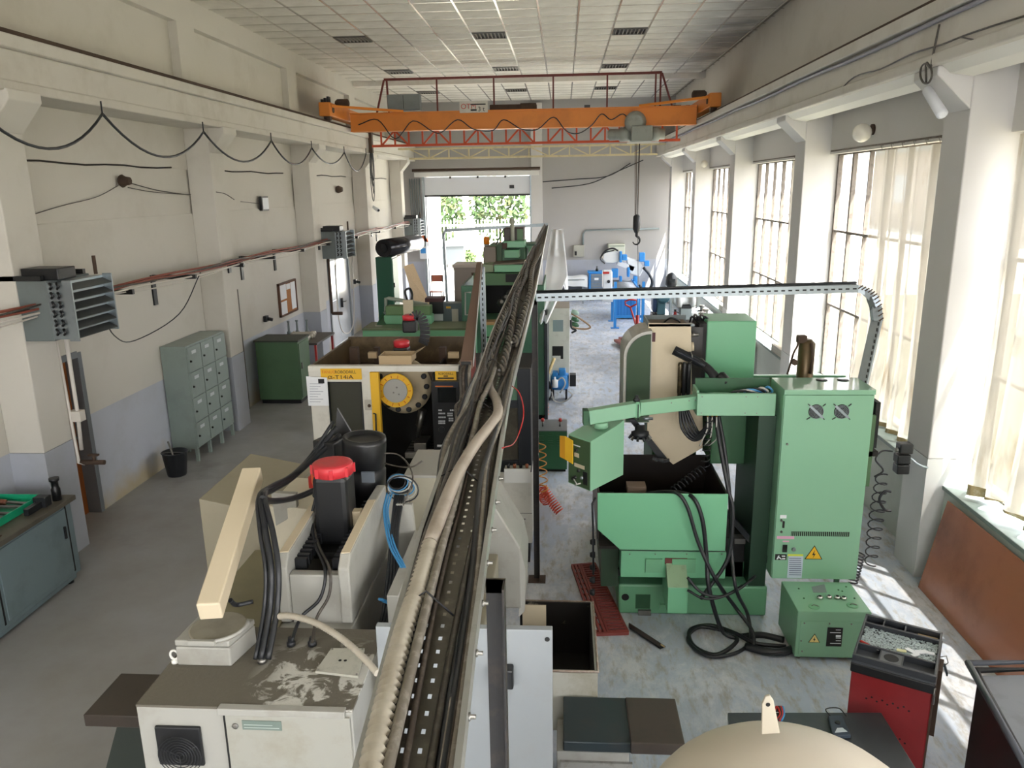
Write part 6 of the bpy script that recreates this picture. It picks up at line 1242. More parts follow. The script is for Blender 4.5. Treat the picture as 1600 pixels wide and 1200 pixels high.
poly = [Pd(0, 0, zb_p), Pd(1, 0, zlow), Pd(1, 0, zt2+.06), Pd(.75, 0, zt2+.03), Pd(0, 0, zt_p)]
pn = G().prism(poly, back).build('pendant_body', m_lg, m5, bev=.004)
# left (dark) face with controls
nrm = Vector((back.y, -back.x, 0)).normalized()
if nrm.y > 0: nrm = -nrm
fz = lambda v, z, o=0: Pd(0, v, z)+nrm*o
nl = (c2_-c0_).normalized(); outw = Vector((-dR.x, -dR.y, 0)).normalized()
def onface(v0, v1, z0, z1, o, m, nm): 
    a = Pd(0, v0, z0); b_ = Pd(0, v1, z0); h = Vector((0, 0, z1-z0)); return G().prism([a, b_, b_+h, a+h], outw*o).build(nm, m, pn)
H = zt_p-zb_p
onface(.02, .98, zb_p+.01, zt_p-.01, .004, mat('pendant_dark_green', '#40583a', .4), 'pendant_face')
onface(.25, .7, zb_p+H*.40, zb_p+H*.47, .008, m_beige, 'blank_plate'); onface(.45, .75, zb_p+H*.82, zb_p+H*.84, .008, m_paper, 'small_label'); onface(.5, .7, zb_p+H*.6, zb_p+H*.68, .008, m_beige, 'small_plate'); onface(.12, .3, zb_p+H*.10, zb_p+H*.36, .01, m_black, 'switch_plate')
for v_, h_ in ((.5, .34), (.35, .22), (.65, .18), (.6, .75), (.75, .14)): G().lathe(Pd(0, v_, zb_p+H*h_)+outw*.004, outw, [(0, .016), (.008, .016), (.01, .011), (.02, .011)], 10).build('push_button', m_black if h_ != .22 else m_zinc, pn)
G().tube([Pd(0, .4, zb_p+H*.1)+outw*.008]+[Pd(0, .4+.2*math.sin(a), zb_p+H*.12-H*.09*math.sin(a)*1.0)+outw*.03 for a in (.5, 1.2, 2, 2.6)]+[Pd(0, .75, zb_p+H*.15)+outw*.008], .006, 6).build('cable_loop', m_cordw, pn)
yb = Pd(0, 1.0, 0); G().prism([Vector((yb.x-.03, yb.y-.02, zb_p+H*.50)), Vector((yb.x+.035, yb.y-.09, zb_p+H*.46)), Vector((yb.x+.035, yb.y-.09, zb_p+H*.93)), Vector((yb.x-.03, yb.y-.02, zb_p+H*.97))], (.006, .006, 0)).build('yellow_guard', m_yellow, m5)
G().prism([Vector((yb.x-.075, yb.y+.02, zb_p+H*.52)), Vector((yb.x-.03, yb.y-.02, zb_p+H*.50)), Vector((yb.x-.03, yb.y-.02, zb_p+H*.97)), Vector((yb.x-.075, yb.y+.02, zb_p+H*.95))], (.004, .006, 0)).build('yellow_guard_side', mat('deep_yellow', '#c98f1e', .45), m5)
G().lathe(Vector((A0.x+.11, A0.y+.02, A0.z-.1)), (0, 0, 1), [(0, .065), (.05, .065)], 20).build('pendant_collar', m_lg, m5)
# bracket box the arm hangs from
G().box(1.18, 1.86, 6.68, 6.72, 2.02, 2.22).build('duct_front', m_lg, m5, bev=.003); G().box(1.18, 1.20, 6.72, 6.95, 2.02, 2.24).build('duct_side', m_lg, m5); G().box(1.20, 1.86, 6.72, 6.95, 2.02, 2.04).build('duct_floor', m_dark, m5); G().box(1.2, 1.86, 6.93, 6.95, 2.04, 2.30).build('duct_back', m_dgreen, m5)
for k in range(6): G().tube(curve([(1.55+k*.05, 6.86, 2.08), (1.5+k*.06, 6.8, 2.2+.01*k), (1.65+k*.04, 6.78, 2.22), (1.82, 6.85, 2.15)], 5), .010, 6).build('duct_cable', [m_rub, m_cordw, m_bc][k % 3], m5)
for x in (1.22, 1.6, 1.7): 
    for z in (2.045, 2.195): G().lathe((x, 6.68, z), (0, -1, 0), [(0, .006), (.003, .006)], 8).build('screw', m_steel, m5)
for k in range(3): x = 1.29+k*.04; G().lathe((x, 6.75, 2.02), (0, 0, -1), [(0, .009), (.03, .009)], 8).build('brass_gland', mat('brass', '#c09a4a', .3, .8), m5); G().tube(curve([(x, 6.75, 1.99), (x, 6.74, 1.88), (x-.03+.02*k, 6.76, 1.78), (x-.05, 6.8, 1.7)], 5), .006, 6).build('white_cable', m_cordw, m5)
for k in range(5): G().tube(curve([aY(1062+k*3, 640, 6.95), aY(1066+k*5, 670-k, 6.9), aY(1085+k*2, 688-k*3, 6.85), aY(1108-k, 672-k*2, 6.8), aY(1120-k*2, 640, 6.85)], 6), .013, 6).build('hose_loop', m_rub, m5)
# coiled black air line
G().tube(coil(aY(1108, 650, 6.75), aY(1102, 728, 6.8), .035, 9, 12), .006, 6).build('coiled_line', m_rub, m5); G().tube(coil(aY(1098, 732, 6.8), aY(1050, 768, 6.65), .035, 9, 12), .006, 6).build('coiled_line', m_rub, m5)
# hoses spilling over the tub and onto the floor
def hose(pts, r, nm='hose'): return G().tube(curve(pts, 7), r, 8).build(nm, m_rub, m5)
hose([aY(1010, 771, 6.7), aY(1040, 768, 6.6), aY(1060, 772, 6.46), aY(1075, 795, 6.42), aY(1092, 850, 6.4), aY(1118, 905, 6.35), aZ(1150, 950, .25), aZ(1175, 985, .12), aZ(1178, 1010, .02)], .017)
hose([aY(1040, 769, 6.7), aY(1065, 770, 6.6), aY(1085, 780, 6.46), aY(1098, 815, 6.42), aY(1104, 870, 6.4), aY(1108, 920, 6.3), aZ(1128, 985, .08), aZ(1152, 1000, .02), aZ(1120, 1023, .02), aZ(1085, 1010, .02), aZ(1078, 985, .02), aZ(1110, 977, .02), aZ(1150, 990, .03), aZ(1180, 1005, .03), aZ(1228, 1010, .03)], .019)
hose([aY(1118, 645, 6.8), aY(1124, 690, 6.7), aY(1138, 765, 6.55), aY(1145, 800, 6.5), aY(1138, 870, 6.45), aY(1110, 915, 6.4), aY(1095, 935, 6.3)], .019)
hose([aY(1122, 645, 6.8), aY(1132, 700, 6.7), aY(1140, 770, 6.6), aY(1143, 860, 6.5), aY(1150, 920, 6.35), aZ(1168, 960, .15), aZ(1172, 1000, .03), aZ(1150, 1020, .02), aZ(1105, 1025, .03), aZ(1075, 1000, .02), aZ(1092, 980, .03), aZ(1130, 985, .04)], .016)
hose([aY(1074, 902, 6.35), aY(1095, 925, 6.3), aY(1125, 932, 6.3), aY(1155, 920, 6.4), aY(1180, 900, 6.6)], .013); hose([aY(1074, 922, 6.35), aY(1100, 935, 6.3), aY(1130, 932, 6.3), aY(1160, 915, 6.45)], .012)
hose([aZ(1165, 1010, .03), aZ(1200, 1018, .05), aZ(1235, 1015, .05), aZ(1270, 990, .05)], .035); hose([aZ(1160, 995, .02), aZ(1190, 992, .02), aZ(1225, 1000, .02)], .03)
# left flank hoses and fittings of the tub
for k in range(5): G().lathe((.30, 6.7, .78-k*.13), (-1, 0, 0), [(0, .03), (.02, .035), (.05, .02)], 8).build('pipe_fitting', m_rub, m5)
G().tube([(.29, 6.52, 1.3), (.26, 6.5, 1.25), (.27, 6.52, 1.0), (.28, 6.6, .5)], .01, 6).build('flank_pipe', m_rub, m5)
# electrical cabinet
ec = thing('electrical_cabinet', 'tall pale green electrical cabinet with two round fans and a yellow warning triangle', 'cabinet', (2.28, 6.8, 0))
EX0, EX1, EY0, EY1, EZ0, EZ1 = 1.90, 2.665, 6.58, 7.02, .50, 2.28
G().box(EX0, EX1, EY0+.02, EY1, EZ0, EZ1-.0).build('body', m_lg, ec, bev=.004); G().box(EX0+.005, EX1-.012, EY0, EY0+.02, EZ0, EZ1-.045).build('door', m_lg, ec, bev=.004); G().box(EX0, EX1, EY0+.001, EY0+.02, EZ1-.04, EZ1).build('top_rail', m_lg, ec)
tp_ = G().box(EX0, EX1, EY0, EY1, EZ1, EZ1+.004).build('glossy_top', mat('glossy_pale_green', '#8fb09a', .06), ec)
for (l_, r_) in ((1.97, 2.05), (2.13, 2.14)): pass
for px in (1280, 1313):
    c = aY(px, 531+62, EY0+.35); c.z = EZ1+.004; c.y = EY1-.1; c.x = aZ(px, 592, EZ1).x
    G().lathe(c, (0, 0, 1), [(0, .05), (.006, .05), (.008, .02)], 16).build('top_fan', m_rub, ec)
for px in (1275, 1315):
    c = aY(px, 643, EY0); fan = G().lathe(c, (0, -1, 0), [(0, .064), (.004, .064)], 24).build('fan_opening', m_dark, ec)
    for k in range(5): G().tube([c+Vector(((.015+.011*k)*math.cos(a), -.014, (.015+.011*k)*math.sin(a))) for a in [j*2*math.pi/20 for j in range(20)]], .0022, 5, closed=True).build('guard_ring', m_zinc, fan)
    G().obox(c+Vector((-.06, -.015, .055)), c+Vector((.06, -.015, -.055)), .02, .003, (0, 1, 0)).build('guard_bar', m_zinc, fan)
    for sx in (-1, 1):
        for sz in (-1, 1): G().obox(c+Vector((.05*sx, -.012, .05*sz)), c+Vector((.075*sx, -.006, .07*sz)), .008, .004, (0, 1, 0)).build('guard_leg', m_rub, fan)
    G().lathe(c+Vector((0, -.006, 0)), (0, -1, 0), [(0, .022), (.008, .02)], 12).build('fan_hub', m_rub, fan)
def on5(l, t, r, b, m, nm, o=.003, par=None): return G().fbox(l, t, r, b, EY0-o, o-.0005).build(nm, m, par or ec)
vg = on5(1236, 831, 1327, 838, m_dark, 'vent_slot_row', .0025)
for k in range(30): on5(1237.2+k*3, 831, 1238+k*3, 838, m_lg, 'vent_rib', .005)
G().lathe(aY(1230, 694, EY0), (0, -1, 0), [(0, .012), (.008, .01)], 8).build('door_lock', m_steel, ec)
on5(1219, 805, 1229, 810, m_paper, 'white_tag'); G().lathe(aY(1221, 813, EY0), (0, -1, 0), [(0, .012), (.02, .009)], 8).build('key_switch', m_steel, ec); G().lathe(aY(1221, 831, EY0), (0, -1, 0), [(0, .012), (.01, .009)], 8).build('door_lock', m_steel, ec); on5(1223, 815, 1226, 825, m_black, 'key', .012)
on5(1214, 838, 1241, 842, mat('pink_tape', '#d9a0bd', .6), 'pink_notice'); on5(1223, 845, 1233, 847, MATS['pink_tape'], 'pink_notice')
on5(1223, 852, 1230, 863, m_black, 'main_switch', .012); G().lathe(aY(1240, 858, EY0), (0, -1, 0), [(0, .02), (.01, .02), (.02, .014)], 12).build('round_socket', m_zinc, ec)
q = on5(1211, 866, 1229, 875, m_ink, 'black_plate'); [G().prism([aY(x, y_, EY0-.004) for x, y_ in z_], (0, -.0008, 0)).build('white_glyph', m_paper, q) for z_ in (((1213, 874), (1216, 868), (1218, 868), (1215.5, 874)), ((1216, 871), (1220, 874), (1222, 874), (1218, 870)), ((1221, 868), (1227, 868), (1227, 870), (1222, 870)), ((1222, 872), (1227, 872), (1227, 874), (1222, 874)))]
q = on5(1231, 869, 1254, 903, mat('pale_blue_notice', '#bcc8d6', .6), 'printed_notice'); on5(1231, 866, 1255, 869, mat('lime_strip', '#cfd850', .6), 'lime_strip')
for k in range(9): on5(1233, 872+k*3.2, 1252, 873+k*3.2, mat('grey_ink', '#6b7086'), 'text_line', .0045, q)
def warn(par, cx, cz, s_, Y, col):
    t = [(cx-s_/2, Y, cz), (cx+s_/2, Y, cz), (cx, Y, cz+s_*.866)]
    o = G().prism(t, (0, .002, 0)).build('warning_triangle', m_ink, par); c = Vector((cx, 0, cz+s_*.289))
    G().prism([Vector((c.x+(x-c.x)*.86, Y-.0015, c.z+(z-c.z)*.86)) for x, _, z in t], (0, .0012, 0)).build('yellow_field', col, o)
    bz = [(.03, .30), (-.10, -.02), (.0, -.02), (-.05, -.22), (.09, .06), (0, .06)]
    G().prism([(c.x+x*s_, Y-.003, c.z+z*s_) for x, z in bz], (0, .0012, 0)).build('lightning_bolt', m_ink, o)
a = aY(1271, 874, EY0-.003); warn(ec, a.x, a.z, 28/1211*6.9, EY0-.003, m_yellow)
for x in (EX0+.03, EX1-.03): G().box(x-.02, x+.02, EY1-.06, EY1-.02, 0, EZ0).build('leg', m_dgreen, ec)
for k in range(3): G().tube(curve([(2.35+k*.1, 6.72, .5), (2.36+k*.1, 6.7, .46), (2.44+k*.1, 6.74, .46), (2.45+k*.1, 6.8, .5)], 5), .018, 6).build('hose_stub', m_cordw, ec)
# transformer box with gauges
tf = thing('transformer_box', 'low pale green box with round gauges on top in front of the tall green cabinet', 'transformer', (2.28, 6.3, 0))
TX0, TX1, TY0, TY1, TZ1 = 1.99, 2.60, 6.05, 6.57, .48
G().box(TX0, TX1, TY0, TY1, .04, TZ1).build('body', m_lg, tf, bev=.006); G().box(TX0+.03, TX1-.02, TY0-.006, TY0, .07, TZ1-.09).build('front_cover', m_lg, tf, bev=.002)
for x in (TX0+.05, TX1-.05): G().cyl((x, TY0+.06, 0), (x, TY0+.06, .04), .02, 8).build('foot', m_steel, tf); G().cyl((x, TY1-.06, 0), (x, TY1-.06, .04), .02, 8).build('foot', m_steel, tf)
for x, z in ((TX0+.06, .10), (TX0+.06, TZ1-.11), (TX0+.27, TZ1-.11), (TX0+.45, TZ1-.11), (TX0+.045, .2)): G().lathe((x, TY0-.006, z), (0, -1, 0), [(0, .008), (.005, .006)], 8).build('screw', m_steel, tf)
a = aY(1272, 1004, TY0-.009); warn(tf, a.x, a.z, 19/1211*6.3, TY0-.009, mat('cream_yellow', '#e9d58a', .5))
q = G().fbox(1292, 981, 1316, 1010, TY0-.009, .003).build('type_plate', m_ink, tf)
for k in range(6): G().fbox(1306-(k in (1, 5))*9, 984+k*4.2, 1314, (984.9 if k != 2 else 987)+k*4.2, TY0-.0105, .001).build('plate_line', m_paper, q)
for px, py in ((1281, 935), (1295, 934), (1308, 935), (1318, 936)):
    c = aZ(px, py, TZ1); G().lathe(c, (0, 0, 1), [(0, .026), (.02, .026), (.022, .02), (.024, .02)], 14).build('chrome_gland', mat('chrome', '#d9d9d6', .12, 1.), tf); G().lathe(c+Vector((0, 0, .0245)), (0, 0, 1), [(0, .014), (.001, .014)], 10).build('gland_hole', m_dark, tf)
for px, py in ((1272, 948), (1332, 946)):
    c = aZ(px, py, TZ1); G().lathe(c, (0, 0, 1), [(0, .048), (.004, .048), (.005, .045)], 22).build('round_cover', m_green, tf); G().tube([c+Vector((-.02, 0, .008)), c+Vector((.0, .015, .012)), c+Vector((.035, -.005, .008))], .004, 5).build('key_wire', m_steel, tf)
G().prism([aZ(1268, 917, TZ1+.001), aZ(1288, 913, TZ1+.001), aZ(1292, 926, TZ1+.001), aZ(1271, 926, TZ1+.001)], (0, 0, .002)).build('grey_plate', m_greym, tf)
for px, py in ((1248, 920), (1256, 935), (1310, 922), (1316, 924), (1322, 917), (1335, 935)): G().lathe(aZ(px, py, TZ1), (0, 0, 1), [(0, .009), (.006, .007)], 8).build('screw', m_dgreen, tf)
# open chip tray and oil pump behind the cabinet
cv = thing('chip_conveyor_tray', 'open dark green oil tray behind the tall green cabinet', 'tray', (2.3, 7.6, 0))
G().box(1.93, 2.95, 8.2, 8.24, 1.55, 2.0).build('back_wall', m_ogreen, cv); G().box(2.93, 2.97, 7.2, 8.24, 1.55, 2.0).build('side_wall', m_dark, cv); G().box(1.93, 2.95, 7.1, 8.2, 1.5, 1.55).build('tray_floor', m_dark, cv); G().box(1.93, 2.99, 8.19, 8.25, 2.0, 2.02).build('rim', m_green, cv)
for x in (1.98, 2.9): G().box(x-.03, x+.03, 8.0, 8.06, 0, 1.5).build('leg', m_dgreen, cv)
G().box(2.0, 2.9, 7.1, 7.14, 1.2, 1.9).build('front_wall', m_ogreen, cv)
pu = thing('oil_pump', 'brown oil pump cylinder with thin pipes standing behind the tall green cabinet', 'pump', (2.33, 7.9, 1.55))
c = aY(1258, 575, 7.7); G().lathe((c.x, 7.7, 1.55), (0, 0, 1), [(0, .085), (.45, .085), (.47, .08), (.92, .08), (.96, .04)], 16).build('reservoir', mat('oily_bronze', '#5d4c34', .3, .5, dirt=.5, dc='#33402c', scale=6), pu)
f_ = f5(1247, 525, 1262, 537, 7.65, .08, m_rust, 'pump_head', pu, bev=.01); G().tube(curve([aY(1248, 528, 7.6), aY(1246, 540, 7.6), aY(1240, 552, 7.6), aY(1234, 572, 7.6), aY(1230, 585, 7.6)], 5), .01, 6).build('pipe', m_rust, pu); G().tube([aY(1268, 536, 7.6), aY(1270, 560, 7.6), aY(1266, 584, 7.6)], .014, 6).build('pipe', m_rust, pu); G().lathe(aY(1240, 565, 7.6), (0, -1, 0), [(0, .03), (.05, .03)], 8).build('valve', m_rust, pu)
# lower right clutter between the base and cabinet
G().box(1.5, 1.74, 6.95, 7.6, .31, .72).build('coolant_pump_box', m_dark, m5, bev=.01); G().obox((1.5, 6.9, 1.05), (1.95, 6.75, .55), .03, .05).build('strut', m_rub, m5); f5(1148, 842, 1165, 850, 6.93, .1, m_steel, 'bright_block')
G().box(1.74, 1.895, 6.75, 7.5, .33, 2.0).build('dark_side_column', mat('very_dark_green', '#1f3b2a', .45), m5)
# ================================================================ RIGHT FOREGROUND
# red duckboards on the floor
db = [(.05, .18), (.185, .60)]
m_rd = mat('faded_red_plastic', '#8f4540', .55, dirt=.4, dc='#6b302c', scale=8)
d0 = thing('floor_grate', 'faded red slatted floor grate in front of the large green machine', 'grate', (.35, 7.0, 0))
def gp(u, v, z=0):          # u across, v along the grate, far end first
    a = aZ(893, 886, 0).lerp(aZ(930, 993, 0), v); b_ = aZ(930, 883, 0).lerp(aZ(982, 991, 0), v); p = a.lerp(b_, u); p.z = z; return p
for u in (0.02, .16, .30, .40, .98):
    G().obox(gp(u, 0, .016), gp(u, 1, .016), .022, .03).build('rail', m_rd, d0)
for k in range(27):
    v = (k+.5)/27; G().obox(gp(.41, v, .028), gp(.97, v, .028), .019, .016).build('slat', m_rd, d0)
for k in range(12): v = (k+.5)/12; G().obox(gp(.03, v, .012), gp(.39, v, .012), .02, .012).build('cross_bar', m_rd, d0)
for v in (0.0, 1.0): G().obox(gp(0, v, .014), gp(1, v, .014), .03, .028).build('end_bar', m_rd, d0)
sb = thing('steel_angle', 'short dark steel angle bar lying on the floor in front of the green machine', 'steel bar', aZ(1012, 995, 0))
a, b_ = aZ(987, 980, .02), aZ(1036, 1012, .02); G().obox(a, b_, .06, .008).build('flange', m_rub, sb); G().obox(a+Vector((-.025, 0, .02)), b_+Vector((-.025, 0, .02)), .008, .05).build('web', m_way, sb); G().obox(a+Vector((.012, 0, .008)), b_+Vector((.012, 0, .008)), .012, .008).build('worn_stripe', m_card, sb)
# brown hardboard sheet leaning on the parapet
G().prism([(3.60, 7.38, 0.005), (3.80, 7.42, .93), (3.80, 4.6, .93), (3.60, 4.6, .005)], (.008, 0, .002)).build('hardboard_sheet', m_brownb, label='large brown hardboard sheet leaning under the window at the right', cat='board')
# red tool trolley
tr = thing('tool_trolley', 'red tool trolley with a black plastic top tray of screws', 'trolley', (2.5, 4.9, 0))
# footprint corners from the top tray at z = .9 (front left, front right, back right, back left)
ZT_ = .92
FL, FR, BR_, BL = aZ(1332, 1022, ZT_), aZ(1463, 1058, ZT_), aZ(1481, 991, ZT_), aZ(1368, 962, ZT_)
FR = FL+(FR-FL); ux = (FR-FL).normalized(); L1 = (FR-FL).length; wv = Vector((-ux.y, ux.x, 0)); L2 = (BL-FL).dot(wv)
def T(u, v, z): return Vector((FL.x, FL.y, 0))+ux*(L1*u)+wv*(L2*v)+Vector((0, 0, z))
def tbox(u0, u1, v0, v1, z0, z1): return G().prism([T(u0, v0, z0), T(u1, v0, z0), T(u1, v1, z0), T(u0, v1, z0)], (0, 0, z1-z0))
tbox(.0, .98, .05, .97, .14, ZT_-.12).build('body', mat('dark_red_steel', '#8c2427', .4, dirt=.25, dc='#5a1a1a', scale=4), tr, bev=.008)
tbox(.98, 1.0, .06, .98, .14, ZT_-.12).build('side_frame', m_rust, tr); tbox(1.0, 1.06, .7, .98, .2, .72).build('side_pocket', m_rust, tr)
tbox(-.01, 1.01, -.01, 1.0, ZT_-.13, ZT_-.06).build('tray_skirt', m_black, tr, bev=.008)
tbox(0, 1, 0, 1, ZT_-.06, ZT_-.045).build('tray_floor', mat('charcoal_tray', '#46494e', .5), tr)
m_tray2 = mat('charcoal_plastic', '#33363b', .4)
for a in ((0, 1, 0, .04), (0, 1, .96, 1.0), (0, .03, .04, .96), (.97, 1, .04, .96), (.03, .97, .27, .30), (.03, .97, .78, .81)): tbox(*a, ZT_-.045, ZT_).build('tray_wall', m_tray2, tr, bev=.003)
for a in ((.31, .33, .04, .27), (.58, .60, .04, .27), (.25, .27, .81, .96), (.53, .55, .81, .96)): tbox(*a, ZT_-.045, ZT_-.004).build('divider', m_tray2, tr)
tbox(.33, .58, .04, .27, ZT_-.02, ZT_-.008).build('cup_plate', mat('grey_cup_plate', '#5d6064', .5), tr); c = T(.455, .155, ZT_-.0075); G().lathe(c, (0, 0, 1), [(0, .046), (.001, .046)], 24).build('cup_hole', m_dark, tr)
tbox(.7, .95, .83, .94, ZT_-.04, ZT_-.035).build('wood_strip', m_card, tr)
g = G(); rnd = random.Random(11)
for k in range(1500):
    p = T(rnd.uniform(.04, .96), rnd.uniform(.31, .77), ZT_-.036+rnd.uniform(0, .008)); a = rnd.uniform(0, 3.14); d_ = Vector((math.cos(a), math.sin(a), 0))*.009; g.obox(p-d_, p+d_, .005, .004)
g.build('small_screws', mat('pale_steel_bits', '#bccacb', .35, .2, dirt=.5, dc='#55606a', scale=60), label='hundreds of small pale screws filling the trolley tray', cat='screws', kind='stuff')
for k, (u, v, r_, s_) in enumerate(((.55, .42, .2, .03), (.66, .47, -.5, .035), (.78, .5, .6, .04), (.88, .52, .1, .03), (.72, .4, .9, .03))):
    c = T(u, v, ZT_-.026); d_ = (ux*math.cos(r_)+wv*math.sin(r_))*s_; e_ = (wv*math.cos(r_)-ux*math.sin(r_))*s_*.5; G().prism([c-d_-e_, c+d_-e_, c+d_+e_, c-d_+e_], (0, 0, .004+.001*k)).build('paper_scrap', m_paper if k else mat('yellowish_scrap', '#dedcae', .8), label='crumpled white label scrap on the screws, %s' % ['leftmost, yellowish', 'second from the left', 'large one in the middle', 'rightmost', 'nearest the viewer'][k], cat='scrap')
sd2 = thing('screwdriver', 'red-handled screwdriver lying at the left edge of the trolley tray', 'screwdriver', T(.06, .3, ZT_)); G().lathe(T(.03, .36, ZT_-.015), ux*.9-wv*.4, [(0, .008), (.01, .013), (.07, .012), (.08, .007)], 10).build('handle', m_red, sd2); G().lathe(T(.03, .36, ZT_-.015)+(ux*.9-wv*.4).normalized()*.08, ux*.9-wv*.4, [(0, .004), (.06, .003)], 8).build('blade', m_steel, sd2)
for rr_, zz in ((0, .55), (1, .3)):
    for k in range(9):
        p = T(.22+.065*k, .049, zz+.05); G().lathe(p+Vector((0, 0, .02*(k % 2))), -wv, [(0, .007), (.001, .007)], 8).build('peg_hole', m_dark, tr)
for u, v in ((.1, .15), (.9, .15), (.1, .9), (.9, .9)): c = T(u, v, .055); G().cyl(c-ux*.02, c+ux*.02, .055, 14).build('castor', m_rub, tr); G().box(c.x-.02, c.x+.02, c.y-.02, c.y+.02, .09, .145).build('castor_fork', m_steel, tr)
G().tube([T(1.0, .92, .75), T(1.08, .96, .76), T(1.11, .93, .72), T(1.07, .9, .70)], .004, 5).build('key_ring', m_steel, tr); G().obox(T(1.07, .92, .70), T(1.12, .92, .63), .04, .01).build('padlock', mat('slate_tag', '#30404a', .5), tr); G().cyl(T(1.0, .0, .84), T(1.0, .0, .72), .008, 6).build('hinge_pin', m_steel, tr)
# steel surface table with a multimeter
st = thing('surface_table', 'low dark steel plate table at the bottom, partly hidden by the pale tank', 'table', (1.5, 4.2, 0)); ZS = .60
G().prism([aZ(1137, 1113, ZS), aZ(1377, 1113, ZS), aZ(1450, 1230, ZS), (.98, 3.8, ZS)], (0, 0, -.05)).build('steel_top', mat('blued_steel_plate', '#4c5054', .3, .4, dirt=.4, dc='#6b6762', scale=3), st, bev=.006)
for x, y_ in ((1.2, 4.4), (2.0, 4.4), (1.2, 3.95), (2.05, 3.95)): G().box(x-.03, x+.03, y_-.03, y_+.03, 0, ZS-.05).build('leg', m_dgreen, st)
mm = thing('multimeter', 'grey-blue multimeter lying on the steel table behind the tank', 'multimeter', aZ(1310, 1130, ZS))
c = [aZ(1294, 1118, ZS+.03), aZ(1316, 1116, ZS+.03), aZ(1330, 1148, ZS+.03), aZ(1302, 1150, ZS+.03)]; G().prism(c, (0, 0, -.028)).build('case', mat('blue_grey_case', '#39434e', .45), mm, bev=.006)
cc_ = sum(c, Vector())/4; G().prism([cc_.lerp(v, .7) for v in c[2:]]+[cc_.lerp(v, .3) for v in (c[3], c[2])], (0, 0, .002)).build('display', mat('pale_display', '#c3cbce', .3), mm); G().lathe(cc_+Vector((0, .02, 0)), (0, 0, 1), [(0, .018), (.008, .015)], 14).build('dial', m_black, mm)
G().tube(curve([c[0]+Vector((.02, 0, -.01)), c[0]+Vector((.0, .05, .01)), c[1]+Vector((-.01, .04, .015)), c[1]+Vector((.02, -.02, 0))], 5), .004, 5).build('test_lead', m_rub, mm)
for k in range(4): G().tube(curve([aZ(1210+k*3, 1112, ZS+.01), aZ(1214+k*3, 1104, ZS+.03), aZ(1219+k*2, 1116, ZS+.02), aZ(1212+k*3, 1126, ZS+.01)], 5), .007, 6).build('test_cable', [m_red, m_rub, m_red, m_bc][k], label='short %s cable end on the steel table by the tank lug, %s' % (['red', 'black', 'red', 'blue'][k], ['leftmost', 'second', 'third', 'rightmost'][k]), cat='cable')
# pale pressure tank, only its dome in view
tkn = thing('pressure_vessel', 'pale beige domed tank with a lifting lug at the bottom edge', 'tank', (.8, 2.2, 0))
m_tank = mat('pale_beige_tank', '#c9bfae', .45, dirt=.1, dc='#b0a693', scale=1.5)
cT = Vector((.80, 2.28, 0)); RT = .56; ztop = 2.02
prof = [(0, RT*.9), (.02, RT), (1.66, RT)] + [(1.66+.43*math.sin(a), RT*math.cos(a)) for a in [k*math.pi/2/12 for k in range(1, 13)]]
prof[-1] = (prof[-1][0], .003)
G().lathe(cT, (0, 0, 1), prof, 64).build('shell', m_tank, tkn)
lg_ = []
for k in range(20): a = 2*math.pi*k/20; lg_.append(a)
px = [(1190, 1148), (1191, 1100), (1196, 1089), (1203, 1087), (1209, 1095), (1219, 1146)]
YL2 = 2.42; lo = [aY(x, y_, YL2) for x, y_ in px]
G().prism(lo, (0, .012, 0)).build('lifting_lug', mat('lug_beige', '#b3ab9b', .5), tkn, bev=.003); G().lathe(aY(1200, 1101, YL2-.001), (0, -1, 0), [(0, .008), (.0005, .008)], 14).build('lug_hole', m_dark, tkn)
# black waste bin at the right edge
wb_ = thing('waste_bin', 'tall black plastic bin with an upturned lid rim at the lower right corner', 'bin', (2.8, 4.0, 0))
bp_ = [aZ(1515, 1038, 1.1), aZ(1640, 1036, 1.1), aZ(1760, 1180, 1.1), aZ(1660, 1300, 1.1)]
A_, B_, C_, D_ = aZ(1513, 1036, 1.1), aZ(1660, 1034, 1.1), aZ(1820, 1250, 1.1), aZ(1640, 1265, 1.1)
G().tube([A_, B_, C_, D_], .022, 8, closed=True).build('rim', mat('slate_rim', '#4d5058', .35), wb_)
G().tube([A_+Vector((.03, -.03, -.03)), B_+Vector((-.03, -.03, -.03)), C_+Vector((-.03, .03, -.03)), D_+Vector((.03, .03, -.03))], .022, 8, closed=True).build('inner_rim', m_black, wb_)
ce = (A_+B_+C_+D_)/4
G().prism([p.lerp(ce, .12)-Vector((0, 0, .06)) for p in (A_, B_, C_, D_)], (0, 0, -.95)).build('body', m_black, wb_, bev=.02)
G().prism([p.lerp(ce, .13)-Vector((0, 0, .058)) for p in (A_, B_, C_, D_)], (0, 0, .02)).build('lid', mat('dusty_grey_lid', '#7a7d84', .45, dirt=.3, scale=6), wb_)
G().cyl((A_.x+.15, A_.y-.1, .06), (A_.x+.2, A_.y-.1, .06), .06, 14).build('wheel', m_rub, wb_)
G().tube(curve([aY(1545, 1165, 4.2), aY(1534, 1175, 4.15), aY(1534, 1190, 4.15), aY(1545, 1200, 4.2)], 5), .008, 6).build('grip', m_rub, wb_)
